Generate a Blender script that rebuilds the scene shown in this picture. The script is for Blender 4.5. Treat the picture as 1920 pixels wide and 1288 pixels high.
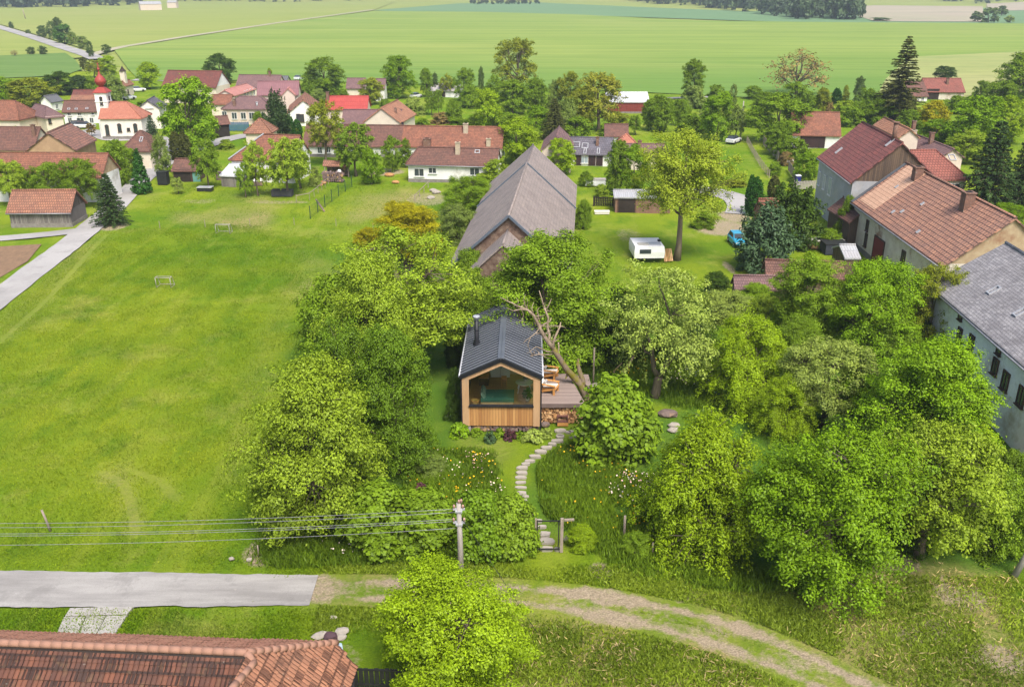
import bpy, math, random
import numpy as np
from mathutils import Vector, Matrix, noise as mnoise
R = math.radians
for o in list(bpy.data.objects): bpy.data.objects.remove(o)
sc = bpy.context.scene
COL = sc.collection
rng = np.random.default_rng(7)
random.seed(7)

# ---------------------------------------------------------------- camera
F, PITCH, CH = 1700.0, R(21.9), 30.0            # focal length in photo pixels, tilt, height in metres
cam = bpy.data.cameras.new('camera'); cam_o = bpy.data.objects.new('camera', cam); COL.objects.link(cam_o)
cam_o.location = (0, 0, CH); cam_o.rotation_euler = (math.pi/2 - PITCH, 0, 0)
cam.sensor_fit = 'HORIZONTAL'; cam.sensor_width = 36.0; cam.lens = 36.0*F/1920.0
cam.clip_start = 0.5; cam.clip_end = 20000
sc.camera = cam_o

# ---------------------------------------------------------------- sky, sun, exposure
SUN_EL, SUN_AZ = R(55), R(158)                  # azimuth clockwise from +Y (north): behind the camera, to the right
w = bpy.data.worlds.new('World'); sc.world = w; w.use_nodes = True
nt = w.node_tree; nt.nodes.clear()
sky = nt.nodes.new('ShaderNodeTexSky'); sky.sky_type = 'NISHITA'; sky.sun_disc = False
sky.sun_elevation = SUN_EL; sky.sun_rotation = SUN_AZ
sky.air_density = 1.0; sky.dust_density = 4.0; sky.ozone_density = 1.0
bg = nt.nodes.new('ShaderNodeBackground'); bg.inputs[1].default_value = 0.12
wo = nt.nodes.new('ShaderNodeOutputWorld')
nt.links.new(sky.outputs[0], bg.inputs[0]); nt.links.new(bg.outputs[0], wo.inputs[0])
sl = bpy.data.lights.new('sun', 'SUN'); sl.energy = 2.4; sl.angle = R(22); sl.color = (1.0, 0.95, 0.88)
so = bpy.data.objects.new('sun', sl); COL.objects.link(so)
sd = Vector((math.sin(SUN_AZ)*math.cos(SUN_EL), math.cos(SUN_AZ)*math.cos(SUN_EL), math.sin(SUN_EL)))
so.rotation_euler = sd.to_track_quat('Z', 'Y').to_euler(); so.location = (60, -60, 90)
sc.view_settings.view_transform = 'Standard'; sc.view_settings.look = 'None'
sc.view_settings.gamma = 1.0; sc.view_settings.use_curve_mapping = False
sc.view_settings.exposure = 0.80
sc.cycles.max_bounces = 6; sc.cycles.diffuse_bounces = 3; sc.cycles.glossy_bounces = 2
sc.cycles.transmission_bounces = 3; sc.cycles.transparent_max_bounces = 6; sc.cycles.volume_bounces = 0
sc.cycles.caustics_reflective = False; sc.cycles.caustics_refractive = False

# ---------------------------------------------------------------- photo pixel -> place in the world
_fw = Vector((0, math.cos(PITCH), -math.sin(PITCH))); _up = Vector((0, math.sin(PITCH), math.cos(PITCH))); _rt = Vector((1, 0, 0))
EYE = Vector((0, 0, CH))
def ray(u, v): return _fw + _rt*((u-960)/F) + _up*((644-v)/F)
def gz(u, v, z=0.0):
    d = ray(u, v); return EYE + d*((z-CH)/d.z)
def gy(u, v, Y):
    d = ray(u, v); return EYE + d*(Y/d.y)
def on_plane(u, v, p, n):
    d = ray(u, v); return EYE + d*((p-EYE).dot(n)/d.dot(n))
def ppm(P): return F/((P-EYE).dot(_fw))
def proj(P):
    q = P-EYE; z = q.dot(_fw); return 960+F*q.x/z, 644-F*q.dot(_up)/z

# ---------------------------------------------------------------- objects, names, labels
def tag(o, label=None, cat=None, group=None, kind=None):
    if label: o['label'] = label
    if cat: o['category'] = cat
    if group: o['group'] = group
    if kind: o['kind'] = kind
    return o
def empty(name, loc, rz=0.0, label=None, cat=None, group=None):
    o = bpy.data.objects.new(name, None); COL.objects.link(o); o.location = loc; o.rotation_euler = (0, 0, rz)
    o.empty_display_size = 0.3
    return tag(o, label, cat, group)
class MB:
    """collects faces and links them as one mesh object"""
    def __init__(s): s.v = []; s.f = []; s.uv = []; s.mi = []; s.sm = []; s.mat = 0
    def face(s, pts, uv=None, smooth=False):
        b = len(s.v); s.v += [tuple(p) for p in pts]; s.f.append(tuple(range(b, b+len(pts))))
        s.uv.append(uv); s.mi.append(s.mat); s.sm.append(smooth)
    def box(s, c, d, rz=0.0, rot=None):
        x, y, z = d[0]/2, d[1]/2, d[2]/2
        M = rot if rot is not None else Matrix.Rotation(rz, 3, 'Z')
        c = Vector(c)
        P = [c + M @ Vector((a*x, b*y, e*z)) for a in (-1, 1) for b in (-1, 1) for e in (-1, 1)]
        for q in ((0,1,3,2), (4,6,7,5), (0,4,5,1), (2,3,7,6), (0,2,6,4), (1,5,7,3)):
            s.face([P[i] for i in q])
    def bar(s, a, b, wx, wy):
        a, b = Vector(a), Vector(b); d = b-a
        if d.length < 1e-6: return
        s.box((a+b)/2, (wx, wy, d.length), rot=d.to_track_quat('Z', 'Y').to_matrix())
    def tube(s, pts, rad, n=8, caps=True):
        pts = [Vector(p) for p in pts]; m = len(pts)
        if not hasattr(rad, '__len__'): rad = [rad]*m
        b = len(s.v); up = Vector((0.13, 0.31, 1))
        for i in range(m):
            t = (pts[min(i+1, m-1)]-pts[max(i-1, 0)])
            if t.length < 1e-9: t = Vector((0, 0, 1))
            t.normalize(); a = t.cross(up)
            if a.length < 0.05: a = t.cross(Vector((1, 0, 0)))
            a.normalize(); c = t.cross(a)
            for k in range(n):
                q = 2*math.pi*k/n; s.v.append(tuple(pts[i] + (a*math.cos(q)+c*math.sin(q))*rad[i]))
        for i in range(m-1):
            for k in range(n):
                s.f.append((b+i*n+k, b+i*n+(k+1) % n, b+(i+1)*n+(k+1) % n, b+(i+1)*n+k)); s.uv.append(None); s.mi.append(s.mat); s.sm.append(True)
        if caps:
            s.f.append(tuple(range(b+n-1, b-1, -1))); s.uv.append(None); s.mi.append(s.mat); s.sm.append(False)
            s.f.append(tuple(range(b+(m-1)*n, b+m*n))); s.uv.append(None); s.mi.append(s.mat); s.sm.append(False)
    def lathe(s, prof, c=(0, 0, 0), n=16, smooth=True):
        b = len(s.v)
        for r, z in prof:
            for k in range(n):
                q = 2*math.pi*k/n; s.v.append((c[0]+r*math.cos(q), c[1]+r*math.sin(q), c[2]+z))
        for i in range(len(prof)-1):
            for k in range(n):
                s.f.append((b+i*n+k, b+i*n+(k+1) % n, b+(i+1)*n+(k+1) % n, b+(i+1)*n+k)); s.uv.append(None); s.mi.append(s.mat); s.sm.append(smooth)
        s.f.append(tuple(range(b+n-1, b-1, -1))); s.uv.append(None); s.mi.append(s.mat); s.sm.append(False)
        m = len(prof)-1
        s.f.append(tuple(range(b+m*n, b+m*n+n))); s.uv.append(None); s.mi.append(s.mat); s.sm.append(False)
    def prism(s, poly, a, b):
        """poly: outline, shifted by vectors a and b to make its two ends"""
        a, b = Vector(a), Vector(b); P = [Vector(p) for p in poly]; n = len(P)
        s.face([p+a for p in reversed(P)]); s.face([p+b for p in P])
        for i in range(n):
            j = (i+1) % n; s.face([P[i]+a, P[j]+a, P[j]+b, P[i]+b])
    def slab(s, polys, th):
        """roof slab: top polygons with metre uv, undersides and edges"""
        edges = {}
        key = lambda p: (round(p[0], 3), round(p[1], 3), round(p[2], 3))
        for P in polys:
            P = [Vector(p) for p in P]
            n = sum(((P[i]-P[0]).cross(P[i+1]-P[0]) for i in range(1, len(P)-1)), Vector())
            if n.z < 0: P.reverse(); n = -n
            n.normalize(); h = Vector((0, 0, 1)).cross(n)
            h = h.normalized() if h.length > 1e-4 else Vector((1, 0, 0)); up = n.cross(h)
            s.face(P, [(p.dot(h), p.dot(up)) for p in P])
            s.face([p-Vector((0, 0, th)) for p in reversed(P)])
            for i in range(len(P)):
                a, b = P[i], P[(i+1) % len(P)]
                if (key(b), key(a)) in edges: edges.pop((key(b), key(a)))
                else: edges[(key(a), key(b))] = (a, b)
        dn = Vector((0, 0, th))
        for a, b in edges.values(): s.face([b, a, a-dn, b-dn])
    def mesh(s, name, mats):
        me = bpy.data.meshes.new(name); me.from_pydata(s.v, [], s.f)
        if not isinstance(mats, (list, tuple)): mats = [mats]
        for m in mats: me.materials.append(m)
        if any(s.mi): me.polygons.foreach_set('material_index', s.mi)
        if any(s.sm): me.polygons.foreach_set('use_smooth', s.sm)
        if any(u is not None for u in s.uv):
            L = me.uv_layers.new(name='UVMap'); buf = []
            for f, u in zip(s.f, s.uv): buf += list(u) if u is not None else [(s.v[i][0], s.v[i][2]) for i in f]
            L.data.foreach_set('uv', np.array(buf, dtype=np.float32).ravel())
        me.update(); return me
    def build(s, name, mats, parent=None, loc=(0, 0, 0)):
        o = bpy.data.objects.new(name, s.mesh(name, mats)); COL.objects.link(o)
        o.location = loc
        if parent is not None: o.parent = parent
        return o

# ---------------------------------------------------------------- procedural materials
class NT:
    def __init__(s, m): s.t = m.node_tree; s.n = s.t.nodes; s.l = s.t.links
    def new(s, kind, **kw):
        n = s.n.new('ShaderNode'+kind)
        for k, v in kw.items(): setattr(n, k, v)
        return n
    def link(s, a, b): s.l.new(a, b)
    def val(s, sock, v):
        if hasattr(v, 'is_output'): s.link(v, sock)
        else: sock.default_value = v
    def noise(s, vec, scale, detail=4.0, rough=0.55, dist=0.0):
        n = s.new('TexNoise'); n.inputs['Scale'].default_value = scale; n.inputs['Detail'].default_value = detail
        n.inputs['Roughness'].default_value = rough; n.inputs['Distortion'].default_value = dist
        if vec is not None: s.link(vec, n.inputs['Vector'])
        return n.outputs['Fac']
    def ramp(s, fac, a, b, lo=0.0, hi=1.0):
        n = s.new('MapRange'); n.clamp = True; s.val(n.inputs[0], fac)
        n.inputs[1].default_value = a; n.inputs[2].default_value = b; n.inputs[3].default_value = lo; n.inputs[4].default_value = hi
        return n.outputs[0]
    def mix(s, fac, a, b, mode='MIX'):
        n = s.new('MixRGB', blend_type=mode); s.val(n.inputs[0], fac)
        for k, c in ((1, a), (2, b)):
            if hasattr(c, 'is_output'): s.link(c, n.inputs[k])
            else: n.inputs[k].default_value = (*c, 1) if len(c) == 3 else c
        return n.outputs[0]
    def math(s, op, a, b=0.0):
        n = s.new('Math', operation=op); s.val(n.inputs[0], a); s.val(n.inputs[1], b); return n.outputs[0]
    def mapped(s, vec, scale, rot=(0, 0, 0)):
        n = s.new('Mapping'); n.inputs['Scale'].default_value = scale; n.inputs['Rotation'].default_value = rot; s.link(vec, n.inputs[0]); return n.outputs[0]
def new_mat(name, rough=0.8, spec=0.3, metal=0.0):
    m = bpy.data.materials.new(name); m.use_nodes = True
    b = m.node_tree.nodes['Principled BSDF']
    b.inputs['Roughness'].default_value = rough; b.inputs['Specular IOR Level'].default_value = spec; b.inputs['Metallic'].default_value = metal
    return m, NT(m), b
def bump(k, b, h, strength=0.4, dist=0.02):
    n = k.new('Bump'); n.inputs['Strength'].default_value = strength; n.inputs['Distance'].default_value = dist
    k.link(h, n.inputs['Height']); k.link(n.outputs[0], b.inputs['Normal'])
def mat(name, c1, c2=None, scale=1.5, rough=0.8, spec=0.3, metal=0.0, stretch=(1, 1, 1), bmp=0.0, lo=0.35, hi=0.65, c3=None):
    """two-colour weathered surface"""
    m, k, b = new_mat(name, rough, spec, metal)
    c2 = c2 or tuple(x*0.8 for x in c1)
    tc = k.new('TexCoord'); v = k.mapped(tc.outputs['Object'], stretch)
    f = k.noise(v, scale, 6, 0.65)
    c = k.mix(k.ramp(f, lo, hi), c1, c2)
    if c3: c = k.mix(k.ramp(k.noise(v, scale*0.37, 5, 0.7), 0.56, 0.7), c, c3)
    g = k.noise(v, scale*9, 3, 0.6)
    c = k.mix(0.35, c, k.mix(1.0, c, k.mix(g, (0.55, 0.55, 0.55), (1.4, 1.4, 1.4)), 'MULTIPLY'))
    k.link(c, b.inputs['Base Color'])
    if bmp: bump(k, b, g, bmp)
    return m
def tile_mat(name, c1, c2, mortar, tw=0.24, th=0.33, stain=(0.08, 0.06, 0.05), st=0.5, rough=0.85, ms=0.02, moss=0.0, bmp=0.8):
    """rows of roof tiles on the metre uv of a roof slab"""
    m, k, b = new_mat(name, rough, 0.25)
    uv = k.new('UVMap')
    br = k.new('TexBrick'); br.offset = 0.5; k.link(uv.outputs[0], br.inputs['Vector'])
    br.inputs['Scale'].default_value = 1.0; br.inputs['Brick Width'].default_value = tw; br.inputs['Row Height'].default_value = th
    br.inputs['Mortar Size'].default_value = ms; br.inputs['Mortar Smooth'].default_value = 0.3; br.inputs['Bias'].default_value = 0.0
    br.inputs['Color1'].default_value = (*c1, 1); br.inputs['Color2'].default_value = (*c2, 1); br.inputs['Mortar'].default_value = (*mortar, 1)
    n1 = k.noise(uv.outputs[0], 0.45, 6, 0.7); n2 = k.noise(uv.outputs[0], 2.2, 5, 0.7); n3 = k.noise(uv.outputs[0], 9.0, 3, 0.6)
    c = k.mix(k.math('MULTIPLY', k.ramp(n1, 0.42, 0.68), st), br.outputs['Color'], stain)
    c = k.mix(k.math('MULTIPLY', k.ramp(n2, 0.55, 0.75), 0.45), c, tuple(min(1, x*1.5) for x in c1))
    c = k.mix(k.ramp(n3, 0.66, 0.74, 0, 0.5), c, (0.45, 0.4, 0.33))
    if moss: c = k.mix(k.ramp(n2, 0.56, 0.66, 0, moss), c, (0.10, 0.11, 0.05))
    k.link(c, b.inputs['Base Color'])
    sx = k.new('SeparateXYZ'); k.link(uv.outputs[0], sx.inputs[0])
    row = k.math('FRACT', k.math('DIVIDE', sx.outputs[1], th))
    h = k.math('ADD', k.math('MULTIPLY', row, -0.6), k.math('MULTIPLY', br.outputs['Fac'], -0.7))
    bump(k, b, k.math('ADD', h, k.math('MULTIPLY', n3, 0.5)), bmp, 0.05)
    return m
def plank_mat(name, c1, c2, wdt=0.2, axis='x', rough=0.8, gap=(0.03, 0.025, 0.02), grain=6.0):
    """boards of uneven tone; axis: object axis across the boards"""
    m, k, b = new_mat(name, rough, 0.25)
    tc = k.new('TexCoord'); s = k.new('SeparateXYZ'); k.link(tc.outputs['Object'], s.inputs[0])
    a = s.outputs[{'x': 0, 'y': 1, 'z': 2}[axis]]
    if axis == 'xy': pass
    q = k.math('DIVIDE', a, wdt); fl = k.math('FLOOR', q); fr = k.math('FRACT', q)
    wn = k.new('TexWhiteNoise', noise_dimensions='1D'); k.link(fl, wn.inputs['W'])
    c = k.mix(wn.outputs['Value'], c1, c2)
    st = {'x': (9, 2, 0.6), 'y': (2, 9, 0.6), 'z': (0.6, 0.6, 9)}[axis]
    g = k.noise(k.mapped(tc.outputs['Object'], st), grain*0.4, 5, 0.65)
    c = k.mix(0.55, c, k.mix(1.0, c, k.mix(g, (0.35, 0.35, 0.35), (1.5, 1.5, 1.5)), 'MULTIPLY'))
    e = k.math('LESS_THAN', fr, 0.09)
    c = k.mix(e, c, gap); k.link(c, b.inputs['Base Color'])
    bump(k, b, k.math('MULTIPLY', e, -1.0), 0.6, 0.02)
    return m
def glass_mat(name, tint=(0.02, 0.025, 0.03)):
    m, k, b = new_mat(name, 0.08, 0.6); 
    tc = k.new('TexCoord'); n = k.noise(tc.outputs['Object'], 1.3, 2)
    k.link(k.mix(n, tint, tuple(x*3 for x in tint)), b.inputs['Base Color'])
    return m

# ---------------------------------------------------------------- foliage
def leaf_material(name, vary=0.30, warm=(1.14, 1.1, 0.7), trans=0.16):
    """leaf colour = the plant's own object colour, each leaf a little different"""
    m = bpy.data.materials.new(name); m.use_nodes = True; k = NT(m); k.n.clear()
    oi = k.new('ObjectInfo'); at = k.new('Attribute'); at.attribute_name = 'lv'
    c = k.mix(1.0, oi.outputs['Color'], k.mix(at.outputs['Fac'], (1-vary,)*3, tuple((1+vary)*x for x in warm)), 'MULTIPLY')
    d = k.new('BsdfDiffuse'); t = k.new('BsdfTranslucent'); g = k.new('BsdfGlossy'); g.inputs['Roughness'].default_value = 0.45
    k.link(c, d.inputs[0]); k.link(k.mix(1.0, c, (1.1, 1.15, 0.5), 'MULTIPLY'), t.inputs[0])
    x = k.new('MixShader'); x.inputs[0].default_value = trans; k.link(d.outputs[0], x.inputs[1]); k.link(t.outputs[0], x.inputs[2])
    y = k.new('MixShader'); y.inputs[0].default_value = 0.012; k.link(x.outputs[0], y.inputs[1]); k.link(g.outputs[0], y.inputs[2])
    o = k.new('OutputMaterial'); k.link(y.outputs[0], o.inputs[0])
    return m
M_LEAF = leaf_material('leaf'); M_NEEDLE = leaf_material('needle', 0.3, (1.15, 1.1, 0.85), 0.12)
M_BARK = mat('bark', (0.10, 0.08, 0.055), (0.17, 0.14, 0.10), 3.0, 0.95, stretch=(3, 3, 0.6), bmp=0.6)
M_PALEBARK = mat('pale_bark', (0.22, 0.18, 0.13), (0.13, 0.10, 0.07), 3.0, 0.95, stretch=(3, 3, 0.6), bmp=0.6)

def quad_mesh(name, P, T, B, N, ln, wd, lv, material, fold=0.15):
    """one folded quad per leaf. P centres, T length axis, B width axis, N normal"""
    n = len(P); V = np.empty((n, 4, 3), np.float32)
    l = (ln if np.ndim(ln) else np.full(n, ln))[:, None]; w_ = (wd if np.ndim(wd) else np.full(n, wd))[:, None]
    V[:, 0] = P-T*l*0.5; V[:, 2] = P+T*l*0.5
    V[:, 1] = P+B*w_*0.5+N*l*fold; V[:, 3] = P-B*w_*0.5+N*l*fold
    me = bpy.data.meshes.new(name)
    me.vertices.add(n*4); me.vertices.foreach_set('co', V.ravel())
    me.loops.add(n*4); me.loops.foreach_set('vertex_index', np.arange(n*4, dtype=np.int32))
    me.polygons.add(n); me.polygons.foreach_set('loop_start', np.arange(0, n*4, 4, dtype=np.int32))
    me.materials.append(material)
    a = me.attributes.new('lv', 'FLOAT', 'FACE'); a.data.foreach_set('value', np.clip(lv, 0, 1).astype(np.float32))
    me.update(calc_edges=True); return me
def unit(a): return a/np.maximum(np.linalg.norm(a, axis=-1, keepdims=True), 1e-9)
def frame(n, g):
    """length and width axes lying in the leaf planes with normals n"""
    t = unit(np.cross(n, unit(g.normal(size=n.shape)))); return t, np.cross(n, t)

PROF = {
    'round': lambda t: np.sqrt(np.clip(1-np.abs(2*t-0.85)**2.2, 0.01, 1)),
    'tall':  lambda t: np.sqrt(np.clip(1-np.abs(1.9*t-0.75)**2.0, 0.01, 1))*(0.9+0.1*t),
    'flat':  lambda t: np.sqrt(np.clip(1-np.abs(1.9*t-0.75)**2.6, 0.01, 1)),
    'bush':  lambda t: np.sqrt(np.clip(1-(t*0.98)**2.2, 0.01, 1))*(0.82+0.18*np.sin(np.pi*np.clip(t*1.3, 0, 1))),
    'cone':  lambda t: np.clip(1.05-t, 0.03, 1)*(0.75+0.25*np.minimum(1, t*6)),
    'column': lambda t: np.clip(np.sin(np.pi*(0.16+0.84*t))**0.6, 0.05, 1),
    'box':   lambda t: np.where(t < 0.85, 1.0, 0.8),
}
def crown(name, seed, prof, hr, c0, ns, nl, leaf, sl=0.36, sw=0.13, droop=0.25, inner=0.45, lump=0.2, lean=0.5, up=0.55, narrow=0.55, lbias=0.4, box=None, material=None, lobes=0.25, lobe_r=0.30):
    """sprays of leaves through a crown volume; radius 1, height hr, crown from c0*hr up. returns (mesh, spray centres)"""
    g = np.random.default_rng(seed); pf = PROF[prof]
    t = g.random(ns*6); keep = g.random(ns*6) < (0.25+0.75*pf(t)); t = t[keep][:ns]; n = len(t)
    az = g.random(n)*2*np.pi
    ph = g.random((5, 2))*6.28; fr = np.array([[2, 3], [3, 5], [4, 2], [1, 7], [5, 6]])
    lump_v = sum(np.sin(fr[i, 0]*az+ph[i, 0])*np.sin(fr[i, 1]*t*2+ph[i, 1]) for i in range(5))/2.2
    env = pf(t)*(1+lump*lump_v)
    rad = env*(inner+(1-inner)*g.random(n)**0.45)*0.92
    z = (c0+(1-c0)*(t*0.97+0.03*lump_v))*hr
    if box:
        C = np.stack([(g.random(n)*2-1)*box[0], (g.random(n)*2-1)*box[1], (c0+(1-c0)*g.random(n)**0.7)*hr*(0.9+0.1*lump_v)], 1)
    else:
        C = np.stack([rad*np.cos(az), rad*np.sin(az), z], 1)
    D = np.stack([np.cos(az)*rad, np.sin(az)*rad, (t-0.35)*hr*(1-c0)*lean*1.4], 1)
    if lobes:                                             # leaf masses: sprays sit on the outside of a few dozen lobes
        m_ = max(6, int(n*lobes)); lr = lobe_r*(0.7+0.6*g.random(m_)); LC = C[:m_].copy()
        f_ = (0.50+0.32*g.random(m_))/np.maximum(0.2, rad[:m_]/np.maximum(env[:m_], .05)); LC[:, :2] *= f_[:, None]
        LC[:, 2] = np.minimum(LC[:, 2], hr*0.95-lr*0.85); LC[:, 2] = np.maximum(LC[:, 2], c0*hr+lr*0.35)
        LO = unit(D[:m_]); pick = g.integers(0, m_, n)
        dr = unit(unit(g.normal(size=(n, 3)))+LO[pick]*0.75+np.array([0, 0, 0.3]))
        fill = g.random(n) < 0.34
        C = np.where(fill[:, None], C*np.array([.75, .75, 1]), LC[pick]+dr*(lr[pick]*(0.72+0.3*g.random(n)))[:, None]); D = dr+LO[pick]*0.4
        C[:, 2] = np.maximum(C[:, 2], c0*hr*0.8+0.02); C[:, :2] *= 0.87
    D = unit(unit(D)+g.normal(size=D.shape)*0.25)
    L = sl*(0.7+0.6*g.random(n))
    # leaves
    ii = np.repeat(np.arange(n), nl); m = len(ii)
    s = g.random(m)**0.8-0.5
    wdt = sw*(1.15-np.abs(s+0.1)*1.3)
    off = g.normal(size=(m, 3))*wdt[:, None]*0.75
    off[:, 2] *= 0.7
    P = C[ii]+D[ii]*(s*L[ii])[:, None]+off
    P[:, 2] -= droop*L[ii]*np.clip(s+0.5, 0, 1)**2
    outw = unit(off+1e-6)*0.5+D[ii]*0.25+np.array([0, 0, up])+g.normal(size=(m, 3))*0.29
    N = unit(outw); T, B = frame(N, g)
    sprayv = g.random(n)
    lv = lbias*sprayv[ii]+(1-lbias)*g.random(m)
    ln = leaf*(0.65+0.7*g.random(m))
    P[:, 2] = np.maximum(P[:, 2], 0.01*hr)
    return quad_mesh(name, P, T, B, N, ln, ln*narrow, lv, material or M_LEAF), C
def limbs(name, seed, C, hr, c0, k=9, r0=0.07, n=6, twigs=True, fork=0.45, tips=None, material=None, wob=0.05):
    """trunk, limbs and twigs that reach the sprays"""
    g = np.random.default_rng(seed+99); b = MB()
    top = hr*(c0+(1-c0)*0.62)
    zs = np.linspace(-0.02*hr, top, 7); wobx = np.cumsum(g.normal(size=7)*wob*0.6); woby = np.cumsum(g.normal(size=7)*wob*0.6)
    wobx -= wobx[0]; woby -= woby[0]
    trunk = [Vector((wobx[i], woby[i], zs[i])) for i in range(7)]
    rr = [r0*(1.35 if i == 0 else 1.0)*(1-0.75*(i/6)) for i in range(7)]
    b.tube(trunk, rr, n)
    def at(z):
        f = max(0, min(5.99, (z-zs[0])/(zs[-1]-zs[0])*6)); i = int(f); return trunk[i].lerp(trunk[i+1], f-i), rr[i]*(1-(f-i))+rr[i+1]*(f-i)
    K = C[g.choice(len(C), k, replace=False)].copy()
    for _ in range(6):
        a = np.argmin(((C[:, None]-K[None])**2).sum(-1), 1)
        for j in range(k):
            if (a == j).any(): K[j] = C[a == j].mean(0)
    for j in range(k):
        e = Vector(K[j])*0.93; e.z = K[j][2]
        z0 = c0*hr*0.8 + (e.z-c0*hr)*fork
        s, r_ = at(max(0.04*hr, min(z0, top*0.95)))
        r1 = max(0.014, min(r_*0.62, r0*0.55))
        mid = s.lerp(e, 0.5)+Vector((g.normal()*0.05, g.normal()*0.05, -0.04+g.normal()*0.04))
        b.tube([s, s.lerp(mid, 0.5)+Vector((0, 0, -0.02)), mid, mid.lerp(e, 0.55)+Vector((0, 0, 0.03)), e], [r1, r1*0.85, r1*0.7, r1*0.5, r1*0.35], max(4, n-1))
        if twigs:
            for q in C[a == j][::1]:
                q = Vector(q); s2 = mid.lerp(e, min(1, 0.35+0.65*g.random()))
                mm = s2.lerp(q, 0.55)+Vector((g.normal()*0.03, g.normal()*0.03, 0.02))
                b.tube([s2, mm, q], [r1*0.32, r1*0.22, r1*0.08], 4, caps=False)
    return b.mesh(name, material or M_BARK)
def spruce(name, seed, hr, c0, whorls=24, per=10, nl=95, leaf=0.10, sparse=0.0, droop=0.35):
    g = np.random.default_rng(seed); P = []; N = []; T = []; br = MB(); lv = []
    br.tube([(0, 0, -0.02*hr), (0, 0, hr*0.5), (0, 0, hr*0.97)], [0.06, 0.04, 0.008], 7)
    for i in range(whorls):
        t = (i+0.3*g.random())/whorls; z = hr*(c0+(1-c0)*t)
        for j in range(per if t < 0.8 else max(4, per-2)):
            if g.random() < sparse: continue
            az = 2*np.pi*(j+0.8*g.random())/per+i*1.7; L = (1.02-t)**0.85*(0.72+0.4*g.random())+0.04
            d = np.array([np.cos(az), np.sin(az), 0]); m = int(nl*(0.25+0.75*L)); s = g.random(m)**0.7
            side = np.cross(d, [0, 0, 1])
            lat = (g.random(m)*2-1)*0.17*L*(1.1-s)+g.normal(size=m)*0.012
            zz = z+L*(0.18*s-droop*s**1.5*(1-t*0.9))-np.abs(lat)*0.25+g.normal(size=m)*0.015
            p = d[None]*(s*L)[:, None]+side[None]*lat[:, None]; p[:, 2] = zz; P.append(p)
            tt = unit(d[None]*0.8+side[None]*np.sign(lat)[:, None]*0.7+np.array([0, 0, -0.3])+g.normal(size=(m, 3))*0.2); T.append(tt)
            nn = unit(np.cross(tt, np.cross([0, 0, 1.0], tt))+g.normal(size=(m, 3))*0.35); N.append(nn)
            lv.append(0.5*g.random()+0.5*g.random(m))
            br.tube([(0, 0, z), tuple(d*L*0.5+np.array([0, 0, z+L*0.05])), tuple(d*L*0.9+np.array([0, 0, z+L*(0.15-droop*0.8)]))], [0.014, 0.009, 0.003], 4, caps=False)
    P = np.concatenate(P); T = np.concatenate(T); N = np.concatenate(N); lv = np.concatenate(lv); B = unit(np.cross(N, T))
    ln = leaf*(0.7+0.6*g.random(len(P)))
    return quad_mesh(name, P, T, B, N, ln, ln*0.42, lv, M_NEEDLE, 0.05), br.mesh(name+'_trunk', M_BARK)

PROTO = {}
def proto(kind, near, variants, hr, c0, **kw):
    tk = dict(k=kw.pop('k', 9), r0=kw.pop('r0', 0.06), fork=kw.pop('fork', 0.45), material=kw.pop('bark', None))
    out = []
    for i in range(variants):
        q = dict(kw); ns, nl = q.pop('ns'), q.pop('nl'); leaf = q.pop('leaf')
        if not near: ns, nl, leaf = int(ns*0.62), int(nl*0.45), leaf*1.85
        seed = sum(map(ord, kind))*13+i*101+(7 if near else 0)
        me, C = crown('crown_'+kind, seed, hr=hr, c0=c0, ns=ns, nl=nl, leaf=leaf, **q)
        out.append((me, limbs('trunk_'+kind, seed, C, hr, c0, n=7 if near else 5, twigs=near or kind in ('bare', 'airy'), **tk)))
    PROTO[kind+('_near' if near else '')] = (out, hr, c0)
for near in (True, False):
    proto('round', near, 3, 2.3, 0.13, prof='round', ns=300, nl=240, leaf=0.038, sl=0.38, sw=0.115)
    proto('tall', near, 2, 3.0, 0.15, prof='tall', ns=300, nl=240, leaf=0.040, sl=0.40, sw=0.115)
    proto('airy', near, 2, 2.4, 0.27, prof='flat', ns=230, nl=190, leaf=0.036, sl=0.34, sw=0.10, inner=0.6, lump=0.2, lobes=0.3, r0=0.075, k=11, fork=0.3, bark=M_PALEBARK)
    proto('walnut', near, 1, 2.5, 0.40, prof='flat', ns=240, nl=180, leaf=0.036, sl=0.34, sw=0.10, inner=0.6, lump=0.2, lobes=0.32, r0=0.07, k=11, fork=0.2, bark=M_PALEBARK)
    proto('apple', near, 2, 2.0, 0.34, prof='flat', ns=200, nl=200, leaf=0.042, sl=0.38, sw=0.095, lump=0.32, droop=0.3, inner=0.5, r0=0.07, k=8, fork=0.2)
    proto('bush', near, 3, 1.5, 0.0, prof='bush', ns=240, nl=220, leaf=0.045, sl=0.34, sw=0.115, lump=0.16, r0=0.04)
proto('oldapple', True, 1, 2.0, 0.36, prof='flat', ns=130, nl=170, leaf=0.040, sl=0.42, sw=0.085, lump=0.3, droop=0.3, inner=0.5, r0=0.085, k=7, fork=0.12, lobes=.22, lobe_r=.27)
proto('lush', True, 1, 1.7, 0.02, prof='bush', ns=170, nl=130, leaf=0.10, sl=0.36, sw=0.15, lump=0.12, r0=0.05, narrow=0.75, lobes=.45, lobe_r=.22)
proto('feathery', True, 2, 1.9, 0.02, prof='bush', ns=330, nl=230, leaf=0.038, sl=0.5, sw=0.09, lump=0.15, droop=0.75, lean=0.7, narrow=0.45)
proto('willow', False, 1, 1.9, 0.08, prof='round', ns=220, nl=220, leaf=0.06, sl=0.5, sw=0.1, droop=0.9, lean=0.3, narrow=0.3)
proto('bare', False, 1, 1.9, 0.2, prof='flat', ns=240, nl=22, leaf=0.05, sl=0.3, sw=0.12, inner=0.4, lump=0.25, r0=0.06, k=14, fork=0.25, lobes=0)
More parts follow.
